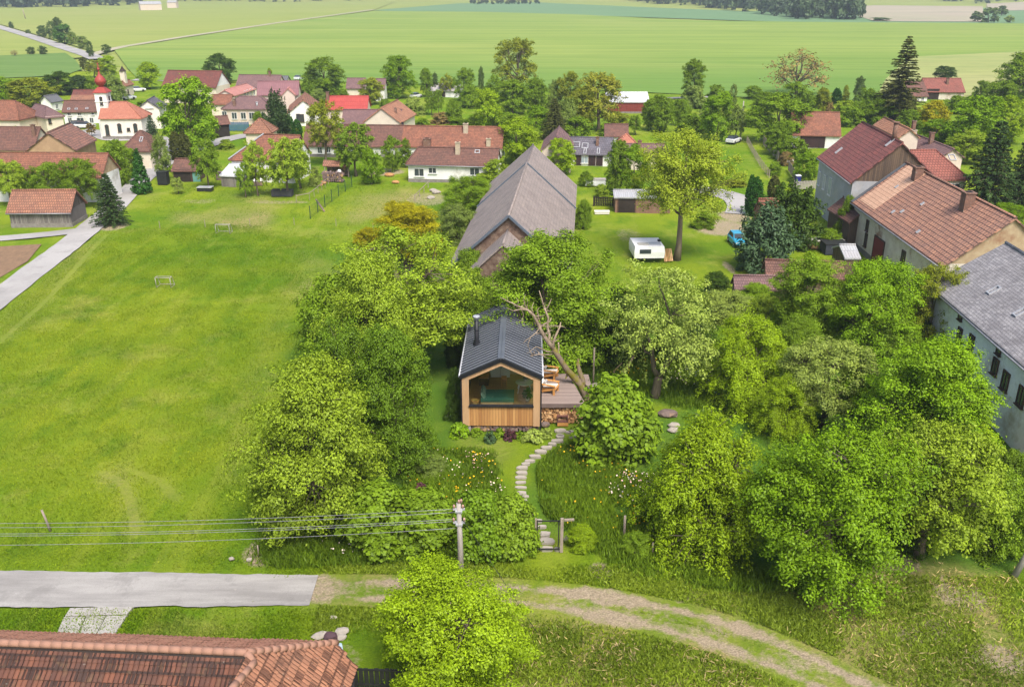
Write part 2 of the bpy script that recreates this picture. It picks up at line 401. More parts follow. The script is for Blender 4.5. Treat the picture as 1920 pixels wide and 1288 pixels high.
proto('column', False, 2, 6.0, 0.02, prof='column', ns=420, nl=60, leaf=0.16, sl=0.5, sw=0.14, inner=0.75, lump=0.05, droop=-0.2, lean=1.4, up=0.2, narrow=0.35, k=4, r0=0.12, material=M_NEEDLE, lobes=0)
proto('cone', False, 1, 3.2, 0.03, prof='cone', ns=330, nl=80, leaf=0.085, sl=0.34, sw=0.11, inner=0.6, lump=0.12, droop=0.1, k=4, material=M_NEEDLE, lobes=0)
proto('yew', False, 2, 1.7, 0.0, prof='bush', ns=260, nl=110, leaf=0.07, sl=0.5, sw=0.1, inner=0.45, lump=0.25, droop=-0.3, lean=1.5, narrow=0.35, material=M_NEEDLE, lobes=0)
proto('herb', True, 3, 1.1, 0.0, prof='bush', ns=46, nl=26, leaf=0.30, sl=0.5, sw=0.12, lump=0.1, droop=0.4, lean=0.8, narrow=0.5, k=4, r0=0.05, lobes=0)
proto('blob', False, 3, 1.7, 0.05, prof='round', ns=80, nl=50, leaf=0.16, sl=0.4, sw=0.16, lump=0.25, k=5)
PROTO['spruce'] = ([spruce('crown_spruce', 5, 3.2, 0.14), spruce('crown_spruce', 6, 3.0, 0.12)], 3.1, 0.1)
PROTO['sparse_spruce'] = ([spruce('crown_sparse', 8, 4.6, 0.25, whorls=30, per=9, nl=60, leaf=0.15, sparse=0.25, droop=0.25)], 4.6, 0.25)
PROTO['low_spruce'] = ([spruce('crown_low', 11, 2.2, 0.06, whorls=22, per=11, nl=110, leaf=0.085, droop=0.3), spruce('crown_low', 12, 2.3, 0.03, whorls=22, per=11, nl=110, leaf=0.085, droop=0.3)], 2.25, 0.05)
LOW = {'bush', 'lush', 'feathery', 'yew', 'herb', 'low_spruce'}

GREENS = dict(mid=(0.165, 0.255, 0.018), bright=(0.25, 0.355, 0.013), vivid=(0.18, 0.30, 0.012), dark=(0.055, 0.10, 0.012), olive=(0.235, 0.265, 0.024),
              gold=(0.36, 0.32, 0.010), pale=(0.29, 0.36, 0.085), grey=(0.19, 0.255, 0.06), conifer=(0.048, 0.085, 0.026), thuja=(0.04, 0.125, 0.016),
              rust=(0.27, 0.19, 0.085), bluish=(0.085, 0.145, 0.075), far=(0.105, 0.16, 0.05), yew=(0.065, 0.115, 0.016), browngreen=(0.10, 0.11, 0.028),
              light=(0.255, 0.345, 0.03), deep=(0.12, 0.20, 0.015), purple=(0.11, 0.045, 0.07))
n_tree = {}
def plant(kind, u, vb, vt, wpx, col, label, group=None, name='tree', cat='tree', near=None, r=None, h=None, dep=1.0, shift=True):
    """a tree or shrub standing where the photo shows it: u, base row vb, top row vt, crown width in photo pixels"""
    base = gz(u, vb); k = ppm(base)
    if kind not in ('herb', 'column', 'cone', 'spruce', 'low_spruce', 'sparse_spruce', 'yew', 'blob'): wpx = wpx*1.07
    rad = r if r else wpx/2/k
    if kind in LOW and shift: base = base+Vector((0, 0.75*rad*dep, 0)); k = ppm(base); rad = r if r else wpx/2/k
    top = gy(u, vt, base.y); hh = h if h else max(0.3, top.z)
    if near is None: near = k > 13
    key = kind+'_near' if near and kind+'_near' in PROTO else kind
    if key not in PROTO: key = kind+'_near'
    var, hr, c0 = PROTO[key]
    i = n_tree[key] = n_tree.get(key, -1)+1
    cm, tm = var[i % len(var)]
    base.z = 0
    o = empty(name, base, (i*2.399+u*0.37) % 6.28, label, cat, group)
    c = GREENS[col] if isinstance(col, str) else col
    jit = 1+0.10*math.sin(u*1.7+vb*2.3)
    for nm, me in (('trunk', tm), ('crown', cm)):
        q = bpy.data.objects.new(nm, me); COL.objects.link(q); q.parent = o
        q.scale = (rad, rad*dep if kind not in ('bush',) else rad, hh/hr)
        q.color = (c[0]*jit*.94, c[1]*jit, c[2]*jit, 1)
    return o

# ---------------------------------------------------------------- building materials
RT = dict(
    farm=tile_mat('farm_tile', (.50, .255, .165), (.36, .185, .13), (.095, .06, .05), .5, .46, st=.42, ms=.045, stain=(.17, .12, .11)),
    farmmaroon=tile_mat('farm_maroon_tile', (.29, .10, .085), (.21, .075, .07), (.075, .035, .035), .55, .5, st=.5, ms=.03, stain=(.13, .075, .065)),
    oldslate=tile_mat('old_slate', (.36, .345, .35), (.235, .225, .235), (.09, .085, .09), .34, .24, stain=(.14, .13, .135), st=.6, ms=.012),
    red=tile_mat('red_tile', (0.354, 0.150, 0.092), (0.236, 0.099, 0.066), (0.05, 0.025, 0.02), st=0.45),
    orange=tile_mat('orange_tile', (.38, .18, .11), (.27, .125, .085), (.09, .05, .035), .3, .42, st=.45, ms=.035, stain=(.16, .10, .08)),
    pale=tile_mat('pale_tile', (0.46, 0.23, 0.14), (0.36, 0.165, 0.10), (0.15, 0.075, 0.05), st=0.3),
    brown=tile_mat('brown_tile', (0.235, 0.115, 0.086), (0.155, 0.081, 0.067), (0.04, 0.025, 0.02), st=0.5),
    maroon=tile_mat('maroon_tile', (0.231, 0.076, 0.059), (0.156, 0.057, 0.051), (0.05, 0.02, 0.02), 0.3, 0.4, st=0.5),
    dusty=tile_mat('dusty_tile', (0.249, 0.145, 0.134), (0.187, 0.111, 0.111), (0.06, 0.04, 0.04), st=0.35, stain=(0.10, 0.07, 0.085)),
    purple=tile_mat('plum_sheet', (0.25, 0.125, 0.135), (0.23, 0.115, 0.125), (0.13, 0.06, 0.065), 0.5, 2.0, st=0.15),
    pink=tile_mat('pink_sheet', (0.48, 0.22, 0.19), (0.44, 0.20, 0.17), (0.26, 0.12, 0.10), 0.5, 2.0, st=0.15),
    bright=tile_mat('bright_red_sheet', (0.42, 0.075, 0.065), (0.38, 0.065, 0.06), (0.32, 0.04, 0.035), 0.4, 1.2, st=0.1),
    church=tile_mat('church_tile', (0.48, 0.205, 0.14), (0.42, 0.17, 0.115), (0.25, 0.09, 0.055), st=0.25, stain=(0.32, 0.07, 0.045)),
    newred=tile_mat('new_red_tile', (.33, .12, .09), (.27, .095, .075), (.09, .035, .03), .4, .45, st=.3, ms=.035),
    slate=tile_mat('slate', (0.216, 0.209, 0.223), (0.142, 0.142, 0.155), (0.05, 0.05, 0.055), 0.45, 0.35, stain=(0.05, 0.05, 0.055), st=0.55),
    darkslate=tile_mat('dark_slate', (0.155, 0.144, 0.172), (0.115, 0.109, 0.132), (0.05, 0.05, 0.055), 0.4, 0.5, st=0.35),
    asbestos=tile_mat('fibre_slate', (0.317, 0.263, 0.236), (0.263, 0.223, 0.209), (0.13, 0.11, 0.10), 0.4, 0.4, stain=(0.12, 0.10, 0.10), st=0.5, ms=0.012, bmp=0.35),
    grey=tile_mat('grey_sheet', (0.135, 0.14, 0.15), (0.11, 0.115, 0.125), (0.06, 0.06, 0.065), 0.6, 2.0, st=0.2),
    white=tile_mat('white_sheet', (0.62, 0.63, 0.66), (0.58, 0.60, 0.63), (0.42, 0.43, 0.46), 0.9, 3.0, st=0.1, stain=(0.4, 0.4, 0.42)),
    zinc=tile_mat('zinc_sheet', (0.42, 0.43, 0.45), (0.36, 0.37, 0.39), (0.22, 0.22, 0.23), 0.3, 3.0, st=0.3, stain=(0.25, 0.2, 0.17)),
    patched=tile_mat('patched_tile', (0.36, 0.17, 0.12), (0.20, 0.115, 0.095), (0.06, 0.04, 0.035), 0.36, 0.42, st=0.35, ms=0.03),
    slatey=tile_mat('white_shed_slate', (0.50, 0.47, 0.46), (0.42, 0.40, 0.40), (0.25, 0.23, 0.22), 0.8, 0.8, st=0.3),
)
WM = dict(
    white=mat('white_render', (0.82, 0.81, 0.79), (0.74, 0.73, 0.71), 0.7, c3=(0.45, 0.42, 0.38)),
    cream=mat('cream_render', (0.72, 0.64, 0.52), (0.64, 0.56, 0.45), 0.7),
    beige=mat('beige_render', (0.66, 0.55, 0.47), (0.60, 0.49, 0.42), 0.7),
    pinkish=mat('church_render', (0.80, 0.74, 0.68), (0.74, 0.68, 0.62), 0.5),
    grey=mat('grey_render', (0.42, 0.43, 0.455), (0.33, 0.34, 0.36), 0.6, c3=(0.40, 0.38, 0.35)),
    bluewhite=mat('blue_white_render', (0.87, 0.88, 0.89), (0.76, 0.77, 0.79), 0.6, c3=(0.42, 0.36, 0.29), bmp=0.3),
    oldplaster=mat('old_plaster', (0.72, 0.66, 0.57), (0.58, 0.51, 0.42), 0.9, c3=(0.26, 0.13, 0.08)),
    brick=mat('old_brick', (0.26, 0.15, 0.10), (0.17, 0.10, 0.075), 2.2, c3=(0.36, 0.28, 0.2), bmp=0.5),
    stone=mat('rubble_stone', (0.24, 0.17, 0.125), (0.10, 0.06, 0.045), 2.0, c3=(0.34, 0.27, 0.2), bmp=0.8),
    tan=mat('tan_plaster', (0.43, 0.29, 0.17), (0.34, 0.22, 0.13), 0.8),
    ochre=mat('ochre_plaster', (0.46, 0.36, 0.23), (0.36, 0.25, 0.15), 1.2, c3=(0.3, 0.17, 0.1)),
    redmetal=mat('red_sheet_wall', (0.22, 0.045, 0.035), (0.17, 0.035, 0.03), 0.8, stretch=(4, 4, 0.3)),
    wood=plank_mat('grey_boards', (0.26, 0.235, 0.215), (0.14, 0.125, 0.115), 0.22, 'x'),
    woody=plank_mat('dark_boards', (0.13, 0.11, 0.095), (0.075, 0.06, 0.05), 0.22, 'y'),
    darkwood=plank_mat('brown_boards', (0.16, 0.11, 0.075), (0.09, 0.065, 0.05), 0.22, 'y'),
)
M_PANE = glass_mat('window_glass'); M_PANE2 = glass_mat('sky_glass', (0.16, 0.19, 0.22))
M_WFR = mat('white_window_frame', (0.7, 0.7, 0.68), (0.6, 0.6, 0.58), 2)
M_BFR = mat('brown_window_frame', (0.09, 0.05, 0.035), (0.06, 0.035, 0.03), 2)
M_DARK = mat('dark_opening', (0.025, 0.018, 0.015), (0.04, 0.03, 0.025), 1)
M_REDDOOR = mat('red_door', (0.20, 0.03, 0.025), (0.16, 0.028, 0.025), 1.2, stretch=(5, 5, 0.5))
M_BROWNDOOR = plank_mat('brown_door', (0.055, 0.03, 0.03), (0.04, 0.025, 0.025), 0.25, 'x')
M_BLUEDOOR = mat('blue_gate', (0.05, 0.14, 0.24), (0.04, 0.11, 0.2), 1.0)
M_TEAL = mat('turquoise_door', (0.16, 0.36, 0.32), (0.12, 0.28, 0.25), 1.2)
M_GUTTER = mat('zinc_gutter', (0.35, 0.36, 0.38), (0.25, 0.25, 0.27), 2, rough=0.45, metal=0.4)
M_CHIM = mat('chimney_brick', (0.24, 0.13, 0.09), (0.15, 0.09, 0.07), 5, c3=(0.35, 0.3, 0.25), bmp=0.5)
M_CREAMCHIM = mat('cream_chimney', (0.5, 0.42, 0.31), (0.42, 0.34, 0.25), 3)
M_IRON = mat('black_pipe', (0.02, 0.02, 0.022), (0.03, 0.03, 0.03), 3, rough=0.5)
M_STEEL = mat('light_metal', (0.55, 0.56, 0.58), (0.45, 0.46, 0.48), 3, rough=0.4, metal=0.3)
M_SOOT = mat('soot', (0.012, 0.011, 0.01))
M_PLINTH = mat('plinth', (0.26, 0.24, 0.22), (0.18, 0.16, 0.14), 2, bmp=0.4)
M_CONC = mat('concrete', (0.42, 0.40, 0.37), (0.32, 0.30, 0.28), 1.5, bmp=0.3, c3=(0.25, 0.24, 0.22))

class House:
    """gabled or hipped building: eave line eL-eR (interior on its left), one point of its ridge, eave height hw (or base row if > 50)"""
    def __init__(s, name, label, cat, eL, eR, rp, hw, pitch, roof, wall, ov=0.35, hip=(0, 0), th=0.18, group=None, wins=(), chim=(), sky=(), doors=(), gutter=False, gable=None, back_hw=None, plinth=0.0, ridge_mat=None, vents=0):
        if hw > 50: hw = gy(eL[0], eL[1], gz(eL[0], hw).y).z
        P = gz(*eL, hw); Q = gz(*eR, hw); L = (Q-P).length; ex = (Q-P)/L; ey = Vector((-ex.y, ex.x, 0)); T = math.tan(R(pitch))
        d = ray(*rp); t = (T*(EYE-P).dot(ey)-(CH-hw))/(d.z-T*d.dot(ey)); D = 2*(EYE+d*t-P).dot(ey); hr = (EYE+d*t).z
        if D < 1 or D > 40: print('BAD HOUSE', name, label, L, D, hr, hw)
        s.L, s.D, s.hw, s.hr, s.T, s.ov, s.th = L, D, hw, hr, T, ov, th
        c = (P+Q)/2+ey*(D/2); c.z = 0
        s.o = empty(name, c, math.atan2(ex.y, ex.x), label, cat, group); s.c, s.ex, s.ey = c, ex, ey
        x0, x1, y0, y1 = -L/2, L/2, -D/2, D/2
        a, b = x0+hip[0], x1-hip[1]
        hip = tuple((-q*L if q < 0 else q) for q in hip); a, b = x0+hip[0], x1-hip[1]
        FL, FR, BL, BR = Vector((x0, y0, hw)), Vector((x1, y0, hw)), Vector((x0, y1, hw)), Vector((x1, y1, hw))
        if back_hw is not None: BL.z = BR.z = back_hw
        RL, RR = Vector((a, 0, hr)), Vector((b, 0, hr))
        polys = [[FL, FR, RR, RL], [BR, BL, RL, RR]]
        if hip[0]: polys.append([BL, FL, RL])
        if hip[1]: polys.append([FR, BR, RR])
        m = MB(); m.slab(polys, th)
        m.mat = 1
        m.tube([RL+Vector((0, 0, 0.02)), RR+Vector((0, 0, 0.02))], 0.13, 6)
        for k, e in ((0, RL), (1, RR)):
            if hip[k]:
                for q in ((FL, BL), (FR, BR))[k]: m.tube([e+Vector((0, 0, 0.02)), q+Vector((0, 0, 0.05))], 0.12, 6)
        s.roofo = m.build('roof', [RT[roof], RT[ridge_mat or roof]], s.o)
        oe0 = ov if hip[0] else min(ov, 0.25); oe1 = ov if hip[1] else min(ov, 0.25)
        X0, X1, Y0, Y1 = x0+oe0, x1-oe1, y0+ov, y1-ov
        s.X0, s.X1, s.Y0, s.Y1 = X0, X1, Y0, Y1
        wt = hw+ov*T-th*0.6; zb = -0.3; ap = hr-th*0.6
        wb = wt if back_hw is None else back_hw+ov*T-th*0.6
        m = MB()
        m.face([(X0, Y0, zb), (X1, Y0, zb), (X1, Y0, wt), (X0, Y0, wt)]); m.face([(X1, Y1, zb), (X0, Y1, zb), (X0, Y1, wb), (X1, Y1, wb)])
        m.face([(X0, Y1, zb), (X0, Y0, zb), (X0, Y0, wt), (X0, Y1, wb)]); m.face([(X1, Y0, zb), (X1, Y1, zb), (X1, Y1, wb), (X1, Y0, wt)])
        m.mat = 1 if gable else 0
        if not hip[0]: m.face([(X0, Y1, wb), (X0, Y0, wt), (X0, 0, ap)])
        if not hip[1]: m.face([(X1, Y0, wt), (X1, Y1, wb), (X1, 0, ap)])
        s.wall = m.build('wall', [WM[wall]]+([WM[gable]] if gable else []), s.o)
        if plinth:
            m = MB(); m.box(((X0+X1)/2, (Y0+Y1)/2, plinth/2-0.15), (X1-X0+0.1, Y1-Y0+0.1, plinth+0.3)); m.build('plinth', M_PLINTH, s.o)
        for q in wins: s.window(*q)
        for q in doors: s.door(*q)
        for q in chim: s.chimney(*q)
        for q in sky: s.skylight(*q)
        if gutter:
            m = MB(); m.tube([FL+Vector((0, -0.06, -th)), FR+Vector((0, -0.06, -th))], 0.08, 6); m.build('gutter', M_GUTTER, s.o)
        s.x0, s.x1, s.y0, s.y1 = x0, x1, y0, y1
    def loc(s, W): q = W-s.c; return Vector((q.dot(s.ex), q.dot(s.ey), q.z))
    def wallp(s, side):
        n = {'F': -s.ey, 'B': s.ey, 'L': -s.ex, 'R': s.ex}[side]
        off = {'F': -s.Y0, 'B': s.Y1, 'L': -s.X0, 'R': s.X1}[side]
        ln = {'F': Vector((0, -1, 0)), 'B': Vector((0, 1, 0)), 'L': Vector((-1, 0, 0)), 'R': Vector((1, 0, 0))}[side]
        return s.c+n*off, n, ln
    def spot(s, side, u, v):
        p, n, ln = s.wallp(side); return s.loc(on_plane(u, v, p, n)), ln
    def window(s, side, u, v, w, h, style='white', arch=False):
        c, n = s.spot(side, u, v); window(s.o, c, n, w, h, style, arch)
    def door(s, side, u, v, w, h, m=None, ground=True):
        c, n = s.spot(side, u, v)
        if ground: c.z = h/2
        t = Vector((-n.y, n.x, 0)); b = MB(); rot = Matrix((t, n, (0, 0, 1))).transposed()
        b.box(c+n*0.03, (w, 0.10, h), rot=rot); d = b.build('door', m or M_BROWNDOOR, s.o)
        b = MB()
        for sx in (-1, 1): b.box(c+n*0.04+t*(sx*(w/2+0.06)), (0.12, 0.14, h), rot=rot)
        b.box(c+n*0.04+Vector((0, 0, h/2+0.06)), (w+0.24, 0.14, 0.12), rot=rot); b.build('frame', M_BFR, d)
    def roof_at(s, u, v):
        """point of the front slope seen at a pixel"""
        n = (Vector((0, 0, 1))-s.ey*s.T).normalized(); p = s.c-s.ey*(s.D/2)+Vector((0, 0, s.hw))
        return s.loc(on_plane(u, v, p, n))
    def chimney(s, u, v, h, w=0.6, m=None, cap=True):
        c = s.roof_at(u, v); b = MB(); b.box(c+Vector((0, 0, h/2-0.3)), (w, w*0.9, h+0.6))
        if cap: b.box(c+Vector((0, 0, h+0.05)), (w+0.16, w*0.9+0.16, 0.1)); b.mat = 1; b.box(c+Vector((0, 0, h+0.12)), (w*0.5, w*0.5, 0.06))
        b.build('chimney', [m or M_CHIM, M_SOOT], s.roofo)
    def pipe(s, u, v, h, r=0.15, m=None):
        c = s.roof_at(u, v); b = MB(); b.tube([c-Vector((0, 0, 0.3)), c+Vector((0, 0, h))], r, 10); b.tube([c+Vector((0, 0, h)), c+Vector((0, 0, h+0.12))], r*1.5, 10)
        b.build('flue_pipe', m or M_STEEL, s.roofo)
    def skylight(s, u, v, w=0.7, h=0.9, light=True):
        c = s.roof_at(u, v); n = Vector((0, -s.T, 1)).normalized(); t = Vector((1, 0, 0)); up = n.cross(t)
        rot = Matrix((t, up, n)).transposed(); b = MB()
        for a in (-1, 1): b.box(c+n*0.05+t*(a*w/2), (0.1, h+0.1, 0.14), rot=rot); b.box(c+n*0.05+up*(a*h/2), (w-0.1, 0.1, 0.14), rot=rot)
        f = b.build('skylight', M_STEEL, s.roofo); return f, c+n*0.06, rot, w, h
def window(parent, c, n, w, h, style='white', arch=False, name='window'):
    t = Vector((-n.y, n.x, 0)); rot = Matrix((t, n, (0, 0, 1))).transposed(); b = MB(); f = 0.09
    for a in (-1, 1): b.box(c+n*0.04+t*(a*(w/2-f/2)), (f, 0.14, h), rot=rot)
    for a in (-1, 1): b.box(c+n*0.04+Vector((0, 0, a*(h/2-f/2))), (w-2*f, 0.14, f), rot=rot)
    if w > 0.75:
        k = 2 if w < 1.7 else 3
        for i in range(1, k): b.box(c+n*0.04+t*(w*(i/k-0.5)), (0.07, 0.13, h-2*f), rot=rot)
    b.box(c+n*0.08-Vector((0, 0, h/2+0.04)), (w+0.16, 0.24, 0.06), rot=rot)
    if arch:
        P = [t*(w/2*math.cos(q))+Vector((0, 0, h/2+w/2*math.sin(q))) for q in np.linspace(0, math.pi, 9)]
        b.tube([c+n*0.05+p for p in P], 0.07, 5)
    o = b.build(name, M_BFR if style == 'brown' else M_WFR, parent)
    b = MB(); b.box(c+n*0.03, (w-2*f, 0.06, h-2*f), rot=rot)
    if arch:
        b.prism([c+n*0.0+p for p in P], n*0.0, n*0.06)
    b.build('pane', M_PANE2 if style == 'pale' else M_PANE, o)
    return o
def wing(o, c, rz, L, D, hw, hr, roof, wall, ov=0.3, th=0.16, hip=(0, 0), name='roof'):
    """a second roofed block of a building, in the building's own frame: centre c, ridge along its local x turned by rz"""
    M = Matrix.Rotation(rz, 3, 'Z'); c = Vector((c[0], c[1], 0)); W = lambda x, y, z: c+M @ Vector((x, y, z))
    x0, x1, y0, y1 = -L/2, L/2, -D/2, D/2; a, b_ = x0+hip[0], x1-hip[1]; T = (hr-hw)/(D/2)
    polys = [[W(x0, y0, hw), W(x1, y0, hw), W(b_, 0, hr), W(a, 0, hr)], [W(x1, y1, hw), W(x0, y1, hw), W(a, 0, hr), W(b_, 0, hr)]]
    if hip[0]: polys.append([W(x0, y1, hw), W(x0, y0, hw), W(a, 0, hr)])
    if hip[1]: polys.append([W(x1, y0, hw), W(x1, y1, hw), W(b_, 0, hr)])
    m = MB(); m.slab(polys, th); m.tube([W(a, 0, hr+0.02), W(b_, 0, hr+0.02)], 0.12, 6); ro = m.build('roof', RT[roof], o)
    wt = hw+ov*T-th*0.6; X0, X1, Y0, Y1 = x0+ov*0.7, x1-ov*0.7, y0+ov, y1-ov; ap = hr-th*0.6; zb = -0.3; m = MB()
    m.face([W(X0, Y0, zb), W(X1, Y0, zb), W(X1, Y0, wt), W(X0, Y0, wt)]); m.face([W(X1, Y1, zb), W(X0, Y1, zb), W(X0, Y1, wt), W(X1, Y1, wt)])
    m.face([W(X0, Y1, zb), W(X0, Y0, zb), W(X0, Y0, wt)]+([] if hip[0] else [W(X0, 0, ap)])+[W(X0, Y1, wt)])
    m.face([W(X1, Y0, zb), W(X1, Y1, zb), W(X1, Y1, wt)]+([] if hip[1] else [W(X1, 0, ap)])+[W(X1, Y0, wt)])
    m.build('wall', WM[wall], o)
    return ro

# ---------------------------------------------------------------- ground, fields, roads
def inpoly(x, y, P):
    ins = np.zeros(x.shape, bool); n = len(P)
    for i in range(n):
        x0, y0 = P[i]; x1, y1 = P[(i+1) % n]
        c = ((y0 > y) != (y1 > y)); ins ^= c & (x < (x1-x0)*(y-y0)/((y1-y0) if abs(y1-y0) > 1e-9 else 1e-9)+x0)
    return ins
def pdist(x, y, P):
    d = np.full(x.shape, 1e9)
    for (x0, y0), (x1, y1) in zip(P[:-1], P[1:]):
        dx, dy = x1-x0, y1-y0; t = np.clip(((x-x0)*dx+(y-y0)*dy)/(dx*dx+dy*dy+1e-9), 0, 1)
        d = np.minimum(d, np.hypot(x-x0-t*dx, y-y0-t*dy))
    return d
def W2(pts): return [(p.x, p.y) for p in (gz(u, v) for u, v in pts)]
def wob(x, y, s, seed=0):
    """smooth pseudo-noise about -1..1"""
    r = np.random.default_rng(seed); o = 0
    for i in range(7):
        a = r.random()*6.28; f = s*(0.6+1.1*r.random()); o = o+np.sin((x*np.cos(a)+y*np.sin(a))*f+r.random()*6.28)
    return o/3.2
RUT1 = W2([(594, 1090), (680, 1091), (780, 1092), (960, 1097), (1100, 1112), (1220, 1132), (1320, 1154), (1420, 1186), (1530, 1235), (1680, 1310), (1800, 1380)])
RUT2 = W2([(584, 1117), (700, 1121), (800, 1123), (960, 1126), (1080, 1142), (1180, 1162), (1280, 1187), (1380, 1217), (1480, 1257), (1590, 1312), (1700, 1380)])
ROAD = W2([(-200, 1069), (0, 1070), (300, 1073), (480, 1077), (597, 1078), (580, 1134), (300, 1138), (0, 1138), (-200, 1138)])
LANE = W2([(-160, 680), (0, 557), (60, 510), (120, 466), (172, 424), (215, 388), (243, 358), (268, 334), (300, 312), (322, 296)])
PATH = W2([(1056, 808), (1048, 822), (1020, 842), (995, 862), (978, 880), (977, 900), (978, 922), (986, 940), (1000, 970), (1016, 990), (1025, 1030)])
def grid_masks(x, y):
    m = {}; sc_ = np.clip(y/90, .4, 2.5); xj = x+sc_*(1.3*wob(x, y, .35, 61)+.6*wob(x, y, 1.2, 62)); yj = y+sc_*(1.6*wob(x, y, .3, 63)+.7*wob(x, y, 1.1, 64))
    d = np.minimum(pdist(x, y, RUT1), pdist(x, y, RUT2))
    w1 = wob(x, y, 0.9, 3)*0.22+wob(x, y, 3.1, 4)*0.12
    dirt = np.clip(1.3-(d+w1)/0.50, 0, 1)
    mid = inpoly(x, y, RUT1+RUT2[::-1])
    dirt = np.maximum(dirt, np.where(mid, 0.38+0.24*wob(x, y, 1.4, 9), 0))
    def blob(u, v, rx, ry, s=1.0):
        c = gz(u, v); q = np.hypot((x-c.x)/rx, (y-c.y)/ry)+wob(x, y, 1.9/max(0.4, min(rx, ry)), int(u))*0.16
        return np.clip((1.25-q)*2.6, 0, 1)*s
    for b in ((596, 1104, 1.0, 1.3, .9), (1127, 1066, 0.62, 0.75), (1440, 1010, 1, 1, .3), (500, 1030, 1.1, 1.5, .8), (212, 424, 1.8, 2.0, .85), (376, 376, 2.4, 1.5, .45), (1355, 424, 3.4, 4.5, .9), (1378, 405, 2.0, 3, .9), (1385, 440, 1.5, 5, .45),
              (1178, 440, 1.6, 3.0, .42), (520, 378, 4, 1.0, .62), (1367, 500, .5, 2.2, .8), (1690, 1050, 1, 1, .7), (1800, 1110, 1.4, 1.2, .8), (1560, 260, 6, 3, .8), (1730, 380, 4, 4, .3), (1890, 870, 4, 2.5, .8), (640, 1230, 1, 1, .4), (1415, 470, .6, 4, .7), (720, 322, 3, 3, .8), (800, 372, 3, 4, .6), (1500, 1150, .8, .5, .5),
              (1745, 1180, 1.6, 1.0, .8), (1880, 1230, 1.5, 1, .8), (1280, 1120, .5, .3, .6), (40, 1100, .3, .3, .1)): dirt = np.maximum(dirt, blob(*b))
    m['dirt'] = dirt
    dry = np.zeros_like(x)
    for P, s, f in (([(960, 1165), (1230, 1180), (1420, 1240), (1560, 1330), (950, 1330)], .75, 1.3), ([(1560, 1080), (1640, 1040), (1760, 1050), (1930, 1090), (1930, 1330), (1700, 1310), (1470, 1190)], .7, 1.1),
                    ([(600, 1066), (1010, 1060), (1010, 1084), (600, 1082)], .45, 1.4), ([(1180, 1060), (1560, 1110), (1500, 1170), (1200, 1110)], .4, 1.2), ([(600, 1130), (740, 1130), (740, 1165), (600, 1165)], .35, 1.2),
                    ([(560, 470), (660, 440), (660, 560), (540, 580)], .28, .35), ([(300, 350), (560, 380), (500, 430), (300, 420)], .3, .3), ([(600, 380), (760, 345), (800, 380), (650, 420)], .35, .5), ([(830, 800), (960, 830), (940, 880), (850, 850)], .3, .8)):
        dry = np.maximum(dry, inpoly(xj, yj, W2(P))*np.clip(s+0.45*wob(x, y, f, 21)+0.25*wob(x, y, f*3, 22), 0, 1))
    dry = np.maximum(dry, 0.5*np.clip(1-(d-0.5)/0.9, 0, 1)*(0.5+0.5*wob(x, y, 2, 5)))
    # worn track across the meadow, tyre tracks beside the lane
    for T_, s in ((W2([(190, 885), (232, 905), (250, 960), (252, 1000)]), .6), (W2([(240, 880), (300, 900), (330, 935)]), .4), (W2([(0, 640), (90, 560), (170, 470), (200, 440)]), .7), (W2([(0, 600), (80, 540), (150, 470)]), .6), (W2([(420, 900), (450, 760), (500, 620), (560, 470)]), .22), (W2([(440, 905), (472, 760), (522, 620), (580, 480)]), .22), (W2([(600, 420), (640, 400), (700, 350)]), .5)):
        dry = np.maximum(dry, s*np.clip(1.2-pdist(x, y, T_)/0.42, 0, 1))
    m['dry'] = np.clip(dry, 0, 1)
    lush = np.zeros_like(x)
    for P, s in (([(770, 850), (930, 860), (960, 940), (1000, 1010), (640, 1060), (640, 900)], .7), ([(1010, 860), (1060, 830), (1240, 840), (1240, 1000), (1080, 1010), (1010, 960)], .75), ([(1080, 620), (1420, 620), (1420, 790), (1240, 760), (1100, 740)], .8),
                 ([(820, 560), (900, 560), (865, 800), (820, 820)], 1.0), ([(1240, 790), (1930, 600), (1930, 1080), (1400, 1060), (1180, 1000)], 1.0), ([(560, 660), (640, 480), (860, 440), (830, 850), (700, 1040), (570, 990)], .85)):
        lush = np.maximum(lush, inpoly(xj, yj, W2(P))*s)
    m['lush'] = lush
    for kk in ('lush', 'dry'):
        q = m[kk].reshape(GRID)
        for _ in range(5):
            q = np.pad(q, 2, 'edge'); q = (q[:-4, 2:-2]+q[4:, 2:-2]+q[2:-2, :-4]+q[2:-2, 4:]+q[2:-2, 2:-2]+q[1:-3, 2:-2]+q[3:-1, 2:-2]+q[2:-2, 1:-3]+q[2:-2, 3:-1])/9
        m[kk] = q.ravel()
    return m
def meadow_colour(k, p):
    nb = k.noise(p, 0.045, 5, 0.62); nm = k.noise(k.mapped(p, (.35, .2, .35), (0, 0, .4)), 1.0, 6, 0.68)
    c = k.mix(k.ramp(nb, 0.38, 0.60), (0.112, 0.218, 0.008), (0.222, 0.298, 0.016))
    c = k.mix(k.ramp(nm, 0.50, 0.68, 0, 0.75), c, (0.09, 0.19, 0.010))
    st = k.noise(k.mapped(p, (.55, .05, 1), (0, 0, -.42)), 1.0, 4, 0.6); c = k.mix(k.ramp(st, .54, .70, 0, .32), c, (.32, .35, .055))
    return k.mix(k.ramp(k.noise(p, 0.10, 7, 0.75), 0.53, 0.70, 0, 0.55), c, (0.38, 0.375, 0.095)), nb, nm
